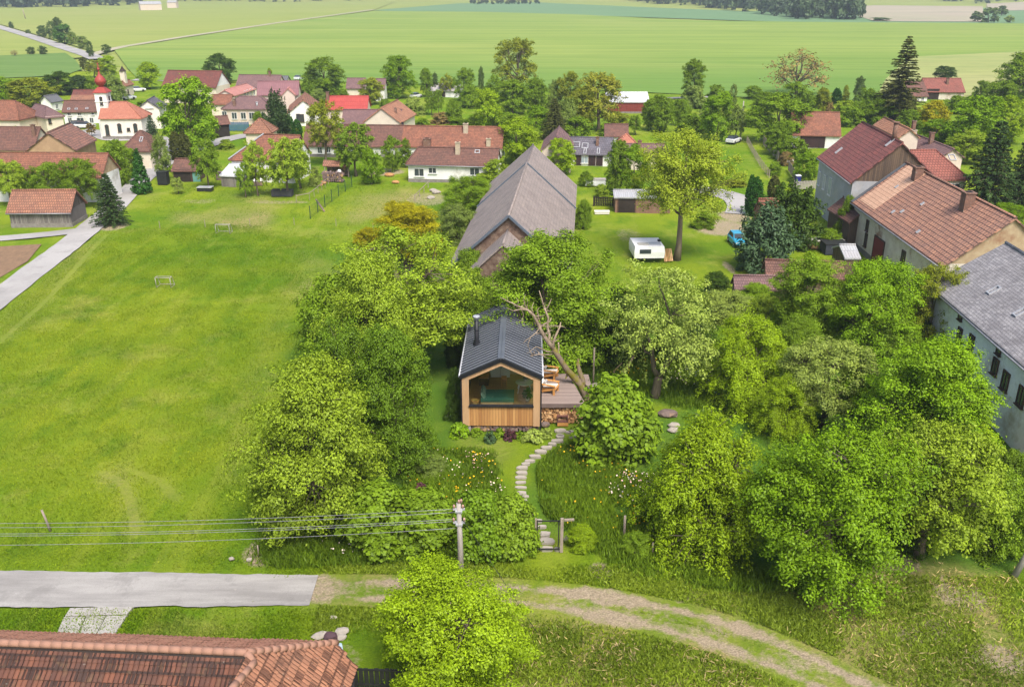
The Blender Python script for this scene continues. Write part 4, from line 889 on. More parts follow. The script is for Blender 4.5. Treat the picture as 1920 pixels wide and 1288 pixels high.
H('house', 'white cottage under salmon cross gable beside the dark yew', 'house', (604, 214), (606, 197), (566, 194), 236, 38, 'orange', 'white', wins=[('L', 559, 221, .8, 1.6, 'brown'), ('L', 566, 222, 1.0, 1.7, 'brown')])
H('cottage', 'long low white cottage with brown roof behind the olive coloured walnut', 'house', (566, 273.5), (752, 276), (660, 234.5), 293.5, 42, 'brown', 'white', wins=[('F', 600, 282, .9, 1.2), ('F', 616, 281, .8, 1.1), ('F', 632, 277, 1, .4, 'brown'), ('F', 691, 284, .9, 1.0)], plinth=.4)
H('house', 'house with flat bright scarlet sheet roof', 'house', (608, 205.5), (689, 205.5), (650, 180.5), 4.2, 38, 'bright', 'beige', chim=[(615, 188, 1.6, .6)])
H('outbuilding', 'wide outbuilding with mottled dark roof in front of the scarlet roof', 'outbuilding', (640, 232), (752, 232), (690, 206), 3.6, 38, 'dusty', 'cream')
H('house', 'cream gabled house with pale orange tiled slope beside the flowering shrub', 'house', (752, 231), (781, 214), (730, 195), 4.4, 36, 'pale', 'cream', chim=[(742, 212, .8, .4)], wins=[('L', 755, 233, .5, .8, 'brown')])
h = H('farmhouse', 'very long brick red tiled roof with white chimney stacks behind the white bungalow', 'house', (751, 275), (942, 278), (848, 237.3), 3.0, 40, 'red', 'white', chim=[(873.5, 247, 1.3, .8, M_CREAMCHIM), (916, 272, 1.0, .7, M_CREAMCHIM), (801, 274, 1.2, 1.2)])
h = H('bungalow', 'white bungalow with maroon tiled roof and one cream chimney', 'house', (760, 308), (932, 312), (850, 277.5), 341, 38, 'brown', 'white', hip=(1.6, 0), plinth=.45, gutter=True,
  wins=[('F', 786, 323.5, 1.6, 1.3), ('F', 811, 320, 1.3, .95), ('F', 890, 322, 1.6, 1.2)], chim=[(858.5, 287, 1.6, .7, M_CREAMCHIM)], sky=[(895, 285, .7, .6)])
H('house', 'small grey brown cottage half hidden behind the yellow green tree', 'house', (648, 166), (684, 166), (665, 147), 3.2, 38, 'dusty', 'cream')
H('house', 'tiny dark roofed white cottage left of the bright green tree at the wheat', 'house', (700, 167), (722, 167), (711, 148), 3.2, 38, 'dusty', 'white')
H('shed', 'long white shed with pale roof among the trees by the wheat', 'shed', (802, 170), (861, 171), (830, 158), 182, 22, 'slatey', 'white', doors=[('F', 824, 176, 3, 1.6, M_DARK)])
H('barn', 'dark red metal barn with white sheet roof against the wheat', 'barn', (1138, 191.5), (1218.5, 191.5), (1178, 173.5), 212.5, 20, 'white', 'redmetal', ov=.25, plinth=.3)
H('shed', 'small shed with plain maroon roof on the far lawn', 'shed', (1133, 256), (1179, 256.5), (1156, 233), 2.6, 38, 'brown', 'white')
H('house', 'house with plum grey slate roof and white skylights behind the big barn', 'house', (1056, 288.5), (1148, 291), (1104, 258), 310, 36, 'darkslate', 'white', doors=[('F', 1084, 301, .9, 2.0), ('F', 1110, 301, 1, 2.0), ('F', 1124, 301, .9, 2.0)], wins=[('F', 1096, 300, 1.3, 1.2, 'pale')], sky=[(1081, 272, 1.1, 1.2), (1097, 274, 1.0, 1.1), (1097, 284, .4, 1.2), (1122, 284, .4, 1.2)], chim=[(1120, 272, 1.3, .5)])
H('house', 'pinkish gable end wedged between the big barn and the slate roofed house', 'house', (1074, 284), (1077, 263), (1045, 251), 3.6, 42, 'dusty', 'beige')
H('outbuilding', 'low outbuilding with dusky roof right of the red gazebo', 'outbuilding', (1160, 292), (1250, 292), (1205, 270), 2.4, 30, 'dusty', 'cream', chim=[(1199, 277, 1.1, .6)])
H('gazebo', 'small gazebo with pointed red roof', 'gazebo', (1158, 271), (1195, 271), (1176.5, 251), 2.6, 45, 'church', 'cream', hip=(-.485, -.485), ov=.2)
# right side farm
H('barn', 'old barn with rust red tiled roof and dark double door behind the hedge row', 'barn', (1485, 253.5), (1578, 255.5), (1530, 210.3), 277, 42, 'red', 'white', gable='woody', doors=[('F', 1523, 268, 4.4, 2.15)], gutter=False, wins=[('L', 1479, 260, .6, .8)])
H('house', 'distant house with smooth red roof at the mown field', 'house', (1737, 173), (1811, 173.5), (1770, 147.3), 187, 34, 'newred', 'oldplaster', doors=[('F', 1748, 182, 3, 2.6, M_DARK)], chim=[(1776, 158, 1.5, .6)])
H('house', 'distant brown roofed wing left of the smooth red roof', 'house', (1698, 181), (1742, 181), (1718, 153), 190, 36, 'brown', 'white', wins=[('F', 1716, 185, .8, .9), ('F', 1730, 185, .8, .9)])
h = H('farmhouse', 'tall grey farmhouse with maroon roof and weathered board gable', 'house', (1532, 295), (1595, 343), (1695, 269), 7.0, 42, 'farmmaroon', 'grey', ov=.3, gable='darkwood', gutter=True,
  wins=[('F', 1537, 335, 1.0, 1.9, 'pale'), ('F', 1546, 342, 1.0, 1.9, 'pale'), ('F', 1557, 350, 1.3, 2.3, 'pale')], sky=[(1573, 283, .4, 1.0)])
h.pipe(1676, 262, 2.0, .28, M_CHIM); h.skylight(1669, 268, .35, 1.2)
H('farmhouse', 'rear farmhouse wing with faded pink tiles beyond the maroon roof', 'house', (1636, 235), (1684, 259), (1658, 220), 6.0, 38, 'pale', 'beige')
H('farmhouse', 'rear farmhouse wing with faded brown tiles and three brick chimneys', 'house', (1680, 262), (1762, 296), (1735, 259), 4.0, 34, 'dusty', 'beige', chim=[(1711, 250, 2.0, .6), (1710, 270, 2.2, .8, M_CREAMCHIM), (1745, 268, 1.6, .7)])
H('house', 'house with new red tiles and a roof window beside the tall spruces', 'house', (1728, 338), (1819, 337), (1750, 281.5), 4.5, 36, 'newred', 'cream', hip=(0, 3.2), sky=[(1785, 296, .8, 1.0)], wins=[('F', 1789, 350, 1.6, .9)])
h = H('farmhouse', 'long old farmhouse with orange tiled roof, pale patch of new tiles and red door', 'house', (1595, 378), (1767, 501), (1698, 305), 5.0, 39, 'farm', 'oldplaster', ov=.45, gutter=True, gable='ochre', plinth=.5,
  wins=[('F', 1627, 423, .8, 1.3, 'brown'), ('F', 1624, 450, .8, 1.6, 'brown'), ('F', 1694, 484, 1.0, 1.6, 'brown')], doors=[('F', 1650, 452, 3.0, 3.0, M_REDDOOR)], chim=[(1719, 334, 1.2, 1.0), (1812, 388, 1.4, 1.1)])
def onroof(h, fx0, fx1, fy0, fy1, lift): # rectangle of the front slope, fractions along the eave and up the slope
    P = []
    for fx, fy in ((fx0, fy0), (fx1, fy0), (fx1, fy1), (fx0, fy1)): P.append((h.x0+h.L*fx, h.y0*(1-fy), h.hw+(h.hr-h.hw)*fy+lift))
    return P
m = MB(); m.slab([onroof(h, .05, .235, .10, .985, .05)], .04); m.build('roof_patch', tile_mat('pale_new_tile', (.68, .43, .29), (.60, .36, .24), (.25, .14, .10), .5, .46, st=.2, stain=(.4, .2, .13)), h.o)['label'] = 'pale newer tiles'
m = MB(); m.slab([onroof(h, .0, .025, .0, 1.0, .07)], .05); m.build('verge_trim', RT['grey'], h.o)
for u, v in ((1682, 351), (1730, 383), (1675, 398), (1692, 397), (1722, 435)): h.skylight(u, v, .22, .36)
h = H('farmhouse', 'long farmhouse with grey slate roof and stained blue white wall at the right edge', 'house', (1740, 532), (1985, 743), (1881, 452), 6.0, 33, 'oldslate', 'bluewhite', ov=.4, gutter=True, gable='stone',
  wins=[('F', 1802, 593, .7, .6, 'brown'), ('F', 1874, 657, .7, .6, 'brown'), ('F', 1822, 643, .9, 1.3, 'brown'), ('F', 1867, 687, .9, 1.25, 'brown'), ('F', 1886, 714, 1.0, 1.4, 'brown'), ('F', 1916, 743, 1.0, 1.4, 'brown'), ('F', 1800, 628, .8, 1.2, 'brown')], sky=[(1864, 545, .5, .9), (1914, 586, .5, .9)])
H('porch', 'brown wooden lean-to between the grey farmhouse and the ivy', 'shed', (1551, 392), (1592, 418), (1588, 372), 3.0, 40, 'brown', 'darkwood', ov=.2)
H('outbuilding', 'low tiled outbuilding with crumbling maroon roof beside the dark yews', 'outbuilding', (1436, 520), (1585, 525), (1510, 489), 2.0, 40, 'brown', 'stone')
H('garden_wall', 'low stone wall capped with grey brown tiles above the green shrubs', 'wall', (1377, 542), (1474, 543), (1425, 517), 1.7, 45, 'dusty', 'stone', ov=.2)
H('shed', 'little brick shed with tiled roof right of the tall cypress', 'shed', (1426, 407), (1464, 407), (1445, 373), 1.5, 46, 'red', 'brick', ov=.15)
H('shed', 'small lean shed with grey sheet roof in front of the old farmhouse', 'shed', (1584, 484), (1615, 484), (1596, 459), 1.9, 22, 'zinc', 'darkwood', ov=.15)
H('woodshed', 'wood shed with rusty sheet roof behind the walnut tree', 'shed', (1151, 370), (1262, 371), (1205, 357), 399, 13, 'zinc', 'brick', ov=.25, doors=[('F', 1175, 386, 2.2, 2.0, M_DARK)])
H('warehouse', 'far white warehouse in front of the blue forest', 'warehouse', (262, 8.5), (303, 8.0), (283, 3), 6.0, 25, 'zinc', 'beige')
H('warehouse', 'far low white warehouse at the top of the picture left of the centre', 'warehouse', (312, 5), (330, 5), (321, 1.5), 6.0, 25, 'zinc', 'beige')
# half-round white shed
p = gz(43, 237); o = empty('arched_shed', p, 0, 'white arched shed with blue front left of the bright bush', 'shed'); r = 17/ppm(p); b = MB()
arc = [(r*math.cos(q), 0, 0.3+r*1.15*math.sin(q)) for q in np.linspace(0, math.pi, 13)]
b.prism(arc, (0, 12, 0), (0, 0, 0)); b.build('shell', RT['white'], o); b = MB(); b.box((0, -.06, .95), (r*1.9, .1, 1.8)); b.build('door', mat('blue_grey_door', (.20, .27, .36), (.16, .22, .3)), o)

# the big barn: extra roof pieces of its own
h = H('big_barn', 'big old stone barn with long grey fibre slate roof behind the tiny house', 'barn', (1072, 513), (1082, 348), (954, 404.5), 3.0, 42, 'asbestos', 'stone', ov=.3)
M_TRIM = mat('blue_grey_trim', (.09, .115, .15), (.12, .14, .17), 2, rough=.5)
for x in (h.x0-.05, h.x0+h.L*.66):
    m = MB()
    for y in (h.y0-.05, h.y1+.05): m.bar((x, y, h.hw+.03), (x, 0, h.hr+.06), .22, .22)
    m.build('verge_trim', M_TRIM, h.o)
a = h.loc(on_plane(952, 431, h.c+h.ex*h.X0, h.ex)); a2 = h.loc(on_plane(879, 497, h.c+h.ex*(h.X0), h.ex)); hw2 = max(1.2, a2.z); D2 = 2*abs(a2.y-a.y)
print('porch', a, a2)
wing(h.o, (h.X0-2.6, a.y), 0, 5.2, D2, hw2, a.z, 'asbestos', 'stone', ov=.25)

# ---------------------------------------------------------------- the tiny house
M_SEAM = mat('standing_seam', (0.17, 0.185, 0.215), (0.20, 0.215, 0.245), 0.6, rough=0.42, spec=0.5, metal=0.2)
M_RIDGE = mat('ridge_flashing', (0.16, 0.175, 0.20), (0.13, 0.145, 0.17), 1.0, rough=0.4, metal=0.3)
M_BLACK = mat('black_metal', (0.012, 0.013, 0.016), (0.02, 0.021, 0.025), 2, rough=0.45)
M_LARCH = mat('larch_beam', (0.52, 0.33, 0.18), (0.44, 0.27, 0.14), 1.5, stretch=(4, 4, .5), bmp=.2, c3=(0.38, 0.27, 0.17))
M_CLAD = plank_mat('larch_boards', (0.56, 0.31, 0.115), (0.36, 0.17, 0.06), 0.2, 'x', gap=(0.17, 0.085, 0.035))
M_DECK = plank_mat('deck_boards', (0.34, 0.265, 0.23), (0.26, 0.20, 0.18), 0.26, 'y', gap=(0.09, 0.07, 0.06))
M_FLOOR = plank_mat('oak_floor', (0.60, 0.37, 0.14), (0.52, 0.31, 0.11), 0.18, 'y', gap=(0.25, 0.14, 0.05))
M_PLY = mat('plywood_lining', (0.70, 0.56, 0.36), (0.64, 0.50, 0.31), 1.0)
M_LOG = mat('split_log', (0.66, 0.42, 0.22), (0.46, 0.25, 0.11), 2.5, bmp=.4, c3=(0.25, 0.15, 0.08))
M_OLDLOG = mat('weathered_log', (0.20, 0.15, 0.13), (0.13, 0.095, 0.085), 2.5, bmp=.4, c3=(0.34, 0.22, 0.13))
def log_mat(name, a, b_2, dk):
    m, k, b = new_mat(name, .9, .15); g = k.new('NewGeometry'); tc = k.new('TexCoord'); n = k.noise(tc.outputs['Object'], 3.0, 4)
    c = k.mix(g.outputs['Random Per Island'], a, b_2); c = k.mix(k.math('LESS_THAN', g.outputs['Random Per Island'], .22), c, dk); c = k.mix(.4, c, k.mix(1.0, c, k.mix(n, (.5, .5, .5), (1.5, 1.5, 1.5)), 'MULTIPLY')); k.link(c, b.inputs['Base Color']); return m
M_LOG = log_mat('split_firewood', (.78, .52, .28), (.42, .22, .09), (.20, .10, .045)); M_OLDLOG2 = log_mat('weathered_firewood', (.27, .20, .18), (.15, .105, .10), (.40, .26, .14))
M_TEAK = mat('teak', (0.60, 0.30, 0.09), (0.50, 0.24, 0.07), 4, c3=(0.42, 0.19, 0.06))
M_CUSH = mat('cream_cushion', (0.78, 0.74, 0.68), (0.70, 0.66, 0.60), 4)
M_STONE = mat('flagstone', (0.42, 0.375, 0.32), (0.31, 0.275, 0.23), 1.4, bmp=.5, c3=(0.30, 0.28, 0.24))
m_, k_, b_ = new_mat('clear_glass'); k_.n.clear()
tr = k_.new('BsdfTransparent'); tr.inputs[0].default_value = (0.93, 0.96, 0.94, 1); gl = k_.new('BsdfGlossy'); gl.inputs['Roughness'].default_value = 0.02
lw = k_.new('LayerWeight'); lw.inputs[0].default_value = 0.25; mx = k_.new('MixShader'); k_.link(k_.ramp(lw.outputs['Fresnel'], 0, 1, 0.03, 0.5), mx.inputs[0]); k_.link(tr.outputs[0], mx.inputs[1]); k_.link(gl.outputs[0], mx.inputs[2])
oo = k_.new('OutputMaterial'); k_.link(mx.outputs[0], oo.inputs[0]); M_CLEAR = m_

TZ = 0.5
pL, pR = gz(868, 797, TZ), gz(1012, 799, TZ); fc = (pL+pR)/2; TW = (pR-pL).length
TE = gy(866, 702, pL.y).z; TA = gy(940, 671, fc.y).z; back = gz(950, 567, TA); TD = back.y-fc.y
trz = -math.atan2(back.x-fc.x-0.15, TD)
th = empty('tiny_house', (fc.x, fc.y, 0), trz, 'new larch tiny house with black metal roof and big gable window', 'house')
def TW_(x, y, z): return th.matrix_basis @ Vector((x, y, z))
Mt = Matrix.Translation((fc.x, fc.y, 0)) @ Matrix.Rotation(trz, 4, 'Z')
def tl(W): return Mt.inverted() @ W
hwid = TW/2; FZ = 1.35                                         # floor level
slope = (TA-TE)/hwid
print('tiny house', TW, TD, TE, TA, trz)
def rz_(x): return TA-abs(x)*slope                            # roof height across
ov = .12
# roof: two slopes with standing seams
m = MB(); y0, y1 = -.12, TD+.1; RT_ = .0
for s in (-1, 1):
    m.mat = 0
    P = [(s*(hwid+ov), y0, rz_(hwid+ov)), (s*(hwid+ov), y1, rz_(hwid+ov)), (0, y1, TA), (0, y0, TA)]
    m.slab([P], .16)
    n = int(TD/0.47)
    m.mat = 1
    for i in range(n+1):
        y = y0+.12+(y1-y0-.24)*i/n
        for a_, b_2 in ((.22, hwid+ov),): m.bar((s*a_, y, rz_(a_)+.02), (s*b_2, y, rz_(b_2)+.02), .07, .085)
roof = m.build('roof', [M_SEAM, mat('seam_shade', (.035, .04, .05), (.05, .055, .065), 2, rough=.5)], th)  # near-black seams carry the shadow lines beside them in their colour
m = MB()
for s in (-1, 1): m.bar((s*.11, y0-.02, TA+.015), (s*.11, y1+.02, TA+.015), .24, .06)
m.build('ridge_cap', M_RIDGE, roof)
m = MB()
for s in (-1, 1): m.bar((0, y0-.05, TA-.10), (s*(hwid+ov+.03), y0-.05, rz_(hwid+ov)-.10), .08, .26)
m.build('verge_trim', M_BLACK, roof)
for s in (-1, 1):
    m = MB(); m.tube([(s*(hwid+ov+.06), y0, TE-.1), (s*(hwid+ov+.06), y1, TE-.1)], .065, 8); m.build('gutter', M_STEEL, roof)
    m = MB(); m.box((s*(hwid+.05), .02, (TE-.1)/2+.05), (.13, .13, TE-.2)); m.build('downpipe', M_BLACK, th)
# flue
f = tl(on_plane(894, 645, TW_(0, 0, 0)+Vector((0, 0, TA)), (Matrix.Rotation(trz, 3, 'Z') @ Vector((-slope, 0, 1))).normalized()))
ft = gy(893.5, 592, (Mt @ f).y).z; m = MB(); m.lathe([(.27, -.3), (.27, .1), (.17, .35), (.17, ft-f.z-.3)], f, 14); m.lathe([(.19, 0), (.19, .08)], (f.x, f.y, f.z+(ft-f.z)*.5), 14); m.mat = 1; m.lathe([(.2, 0), (.2, .18), (.25, .2), (.25, .28)], (f.x, f.y, ft-.3), 14); m.build('flue', [M_BLACK, M_STEEL], roof)
# front timber frame
px = TW/144.0; post = 12.5*px; ZS = gy(940, 760, fc.y).z      # sill height
m = MB()
for s in (-1, 1): m.box((s*(hwid-post/2), .02, (TZ+rz_(hwid-post/2)-.2)/2), (post, .22, rz_(hwid-post/2)-.2-TZ))
bw = .42
for s in (-1, 1): m.prism([(0, 0, TA-.14), (s*hwid, 0, rz_(hwid)-.14), (s*hwid, 0, rz_(hwid)-.14-bw), (0, 0, TA-.14-bw)][::s], (0, -.10, 0), (0, .12, 0))
m.build('timber_frame', M_LARCH, th)
m = MB(); m.box((0, .03, (TZ+ZS)/2-.04), (TW-2*post, .12, ZS-TZ-.1)); m.build('front_panel', M_CLAD, th)
m = MB(); m.box((0, -.03, ZS-.02), (TW-2*post+.06, .3, .1)); m.build('sill', M_BLACK, th)
xw = hwid-post; m = MB()
m.prism([(-xw, 0, ZS), (xw, 0, ZS), (xw, 0, rz_(xw)-.2-bw), (0, 0, TA-.2-bw), (-xw, 0, rz_(xw)-.2-bw)], (0, .10, 0), (0, .13, 0)); m.build('gable_window', M_CLEAR, th)
# side and back walls, floor, lining; the unseen deck-side glazing is widened to brighten the room
m = MB(); yo0, yo1 = 0.7, 6.9
m.box((-hwid+.09, TD/2+.15, (TZ+TE)/2-.02), (.16, TD-.4, TE-TZ-.06))
m.box((0, TD-.1, (TZ+TE)/2-.02), (TW-.4, .16, TE-TZ-.06)); m.prism([(-hwid+.1, 0, TE-.08), (hwid-.1, 0, TE-.08), (0, 0, TA-.2)], (0, TD-.17, 0), (0, TD-.03, 0))
xr = hwid-.09
m.box((xr, (.16+yo0)/2, (TZ+TE)/2-.02), (.16, yo0-.16, TE-TZ-.06)); m.box((xr, (yo1+TD)/2, (TZ+TE)/2-.02), (.16, TD-yo1-.04, TE-TZ-.06)); m.box((xr, (yo0+yo1)/2, (TZ+FZ+.25)/2), (.16, yo1-yo0, FZ+.25-TZ)); m.box((xr, (yo0+yo1)/2, (TE+3.7)/2), (.16, yo1-yo0, TE-3.78))
m.build('wall', M_BLACK, th)
m = MB(); m.box((xr, (yo0+yo1)/2, (FZ+.25+3.7)/2), (.03, yo1-yo0-.02, 3.7-FZ-.27)); m.build('side_window', M_CLEAR, th)
m = MB(); m.box((0, TD/2+.1, FZ-.1), (TW-.5, TD-.5, .2)); m.build('floor', M_FLOOR, th)
m = MB()
m.box((-hwid+.2, TD/2+.1, (FZ+TE)/2), (.03, TD-.5, TE-FZ-.1)); m.prism([(-hwid+.3, 0, FZ), (hwid-.3, 0, FZ), (hwid-.3, 0, rz_(hwid-.3)-.3), (0, 0, TA-.32), (-hwid+.3, 0, rz_(hwid-.3)-.3)], (0, 7.15, 0), (0, 7.25, 0))
for s in (-1, 1): m.slab([[(s*(hwid-.2), .2, rz_(hwid-.2)-.24), (s*(hwid-.2), TD-.3, rz_(hwid-.2)-.24), (0, TD-.3, TA-.24), (0, .2, TA-.24)]], .03)
m.build('lining', M_PLY, th)
# stacked logs filling the plinth
def logwall(x0, x1, z0, z1, y, r, seed, b=None, dep_=.5):
    g = random.Random(seed); b = b or MB(); z = z0+r
    row = 0
    while z < z1-r*.4:
        x = x0+r*(1 if row % 2 else .3)+g.random()*.05
        while x < x1-r*.3:
            q = r*(.7+.5*g.random()); nn = g.choice((3, 4, 5, 7)); a0 = g.random()*6
            pts = [(q*(.8+.4*g.random())*math.cos(a0+2*math.pi*i/nn), 0, q*(.8+.4*g.random())*math.sin(a0+2*math.pi*i/nn)) for i in range(nn)]
            yy = y+(g.random()-.5)*.12
            b.prism([(p[0]+x, 0, p[2]+z) for p in pts], (0, yy+dep_, 0), (0, yy, 0)); x += q*1.8
        z += r*1.5; row += 1
    return b
logwall(-hwid+.55, hwid-.1, 0, TZ+.04, .10, .13, 3).build('log_plinth', M_OLDLOG2, th)
m = MB(); m.box((-hwid+.3, .3, .2), (.5, .5, .55)); m.box((hwid-.25, TD-.4, .2), (.4, .4, .55)); m.box((-hwid+.3, TD-.4, .2), (.4, .4, .55)); m.box((hwid-.3, .7, .2), (.4, .4, .55)); m.build('footing', M_CONC, th)

# inside: things of their own
def inside(name, u, v, z, label, cat, rz=0.0):
    p = gz(u, v, FZ+z); return empty(name, (p.x, p.y, FZ), trz+rz, label, cat)
M_GREENFAB = mat('green_bedcover', (0.03, 0.125, 0.095), (0.045, 0.16, 0.12), 1.2, bmp=.3); M_PILLOW = mat('sage_pillow', (0.20, 0.32, 0.24), (0.14, 0.25, 0.19), 2)
M_PALEWOOD = mat('pale_wood', (0.52, 0.40, 0.2), (0.45, 0.33, 0.16), 2); M_WHITEB = mat('white_board', (0.72, 0.70, 0.62), (0.66, 0.64, 0.56), 1)
p = gz(936, 738, FZ+.6); p2 = tl(p); bx = 2.35
bed = empty('bed', Mt @ Vector((p2.x-.15, p2.y, FZ)), trz, 'bed with dark green cover inside the big window', 'bed')
m = MB(); m.box((0, 0, .15), (bx, 1.55, .3)); m.build('bed_frame', M_PALEWOOD, bed)
m = MB(); m.box((.03, 0, .43), (bx+.06, 1.62, .26)); o_ = m.build('cover', M_GREENFAB, bed); o_.modifiers.new('b', 'BEVEL').width = .09; o_.modifiers['b'].segments = 3
for i, yy in enumerate((-.4, .4)):
    m = MB(); m.box((0, 0, 0), (.2, .62, .42), rot=Matrix.Rotation(-.5, 3, 'Y')); o_ = m.build('pillow', M_PILLOW, bed, (-bx/2+.18, yy, .76)); o_.modifiers.new('b', 'BEVEL').width = .08; o_.modifiers['b'].segments = 3
p2 = tl(gz(983, 716, FZ+.75)); tb = empty('table', Mt @ Vector((p2.x, p2.y, FZ)), trz, 'pale green side table with plant behind the glass', 'table'); m = MB(); m.lathe([(.02, .70), (.62, .70), (.66, .73), (.62, .76), (.02, .76)], (0, 0, 0), 20); m.build('tabletop', mat('pale_green_top', (.52, .56, .34), (.48, .52, .3)), tb)
for a_ in (-1, 1):
    for c_ in (-1, 1): m = MB(); m.bar((a_*.35, c_*.35, .7), (a_*.48, c_*.48, 0), .05, .05); m.build('leg', M_WHITEB, tb)
def potted(u, v, z, s, label, zb):
    p = gz(u, v, zb+z); o = empty('potted_plant', (p.x, p.y, zb+z), 0, label, 'plant'); b = MB(); b.lathe([(.11*s, 0), (.15*s, .3*s), (.13*s, .3*s)], (0, 0, 0), 12); b.build('pot', M_WHITEB, o)
    var, hr, c0 = PROTO['herb_near']; q = bpy.data.objects.new('leaves', var[0][0]); COL.objects.link(q); q.parent = o; q.location = (0, 0, .28*s); q.scale = (.28*s, .28*s, .55*s); q.color = (.06, .15, .03, 1)
potted(989, 752, .05, 1.25, 'leafy green plant in white pot at the right of the window', FZ)
potted(985, 713, .76, .55, 'tiny dark plant on the pale green table', FZ)
p2 = tl(gz(938, 708, FZ)); cb = empty('cabinet', Mt @ Vector((p2.x, max(p2.y, 5.2), FZ)), trz, 'tall white cupboard at the back of the room', 'cupboard'); m = MB(); m.box((0, .3, .85), (1.5, .5, 1.7)); m.build('body', M_WHITEB, cb); m = MB(); m.box((0, .03, .85), (.02, .03, 1.6)); m.box((.08, .02, .9), (.03, .05, .3)); m.build('door_gap', M_BFR, cb)
p2 = tl(gz(945, 728, FZ)); ch = empty('chair', Mt @ Vector((p2.x, p2.y+.4, FZ)), trz, 'small wooden chair behind the green bed', 'chair'); m = MB(); m.box((0, 0, .45), (.42, .42, .04)); m.build('seat', M_TEAK, ch); m = MB(); m.box((0, -.2, .8), (.4, .04, .3)); m.bar((-.18, -.2, .45), (-.18, -.2, .95), .04, .04); m.bar((.18, -.2, .45), (.18, -.2, .95), .04, .04); m.build('backrest', M_TEAK, ch)
for a_ in (-1, 1):
    for c_ in (-1, 1): m = MB(); m.bar((a_*.18, c_*.18, .44), (a_*.2, c_*.2, 0), .035, .035); m.build('leg', M_TEAK, ch)
p2 = tl(gz(908, 700, FZ+.7)); ds = empty('desk', Mt @ Vector((p2.x, max(p2.y, 4.2), FZ)), trz, 'dark wooden sideboard along the left wall of the room', 'sideboard'); m = MB(); m.box((0, 0, .38), (.7, 1.8, .6)); m.build('body', mat('walnut_wood', (.14, .08, .03), (.1, .055, .02)), ds); m = MB(); m.box((0, 0, .72), (.76, 1.9, .05)); m.build('top', M_TEAK, ds)
p2 = tl(gz(891, 753, FZ+.25)); bk = empty('basket', Mt @ Vector((p2.x, p2.y, FZ)), trz, 'yellow wicker basket in the lower left window corner', 'basket'); m = MB(); m.lathe([(.22, 0), (.28, .35), (.25, .35), (.2, .05)], (0, 0, 0), 12); m.build('body', mat('wicker', (.50, .36, .10), (.34, .22, .05), 9), bk); m = MB(); m.tube([(.28*math.cos(q), .28*math.sin(q), .36) for q in np.linspace(0, 6.28, 14)], .03, 5); m.build('rim', M_TEAK, bk)

# ---------------------------------------------------------------- deck, firewood, chairs
DZ = gy(1030, 758, fc.y+1.2).z
dc = [gz(u, v, DZ) for u, v in ((1014, 757), (1098, 757), (1087, 738), (1078, 722), (1071, 712), (1086, 708), (1112, 735), (1103, 702), (1012, 699))]
dk = empty('deck', gz(1050, 730, 0), 0, 'raised wooden deck on the right side of the tiny house', 'deck'); dl = dk.location
m = MB(); P = [(p.x-dl.x, p.y-dl.y, DZ) for p in dc]; m.prism(P, (0, 0, -.14), (0, 0, 0)); m.build('boards', M_DECK, dk)
m = MB(); a_, b_2 = dc[0]-dl, dc[1]-dl; m.bar((a_.x, a_.y-.03, DZ-.13), (b_2.x, b_2.y-.03, DZ-.13), .06, .3); m.build('fascia', mat('deck_edge', (.2, .15, .13), (.15, .11, .1)), dk)
for q in (dc[0], dc[1], dc[7], dc[8], (dc[7]+dc[8])/2): m = MB(); m.bar((q.x-dl.x, q.y-dl.y+.2, -.1), (q.x-dl.x, q.y-dl.y+.2, DZ-.12), .16, .16); m.build('post', M_DARK, dk)
fw_ = empty('firewood_stack', (dc[0].x, dc[0].y, 0), 0, 'wall of split firewood stacked under the front of the deck', 'firewood'); L_ = dc[1].x-dc[0].x
logwall(0.05, L_-.1, 0, DZ-.24, .12, .12, 5).build('logs', M_LOG, fw_); b = MB(); b.box((L_/2, .75, DZ/2-.15), (L_-.1, .1, DZ-.3)); b.build('shade_backing', M_DARK, fw_)  # dark sheet behind the logs stands in for shade in the gaps
p = gz(1055, 797); st = empty('step_stool', p, 0, 'small brown wooden step in front of the firewood', 'step'); M_STEP = mat('brown_stain', (.17, .075, .06), (.12, .055, .045), 3); 
m = MB(); m.box((0, .3, .62), (.8, .32, .07)); m.build('top_tread', M_STEP, st); m = MB(); m.box((0, .02, .30), (.8, .3, .07)); m.build('lower_tread', M_STEP, st)
for s in (-1, 1): m = MB(); m.box((s*.36, .2, .3), (.06, .55, .6)); m.build('side', M_STEP, st)
m = MB(); m.box((0, -.12, .12), (.78, .06, .24)); m.build('riser', M_TEAK, st)
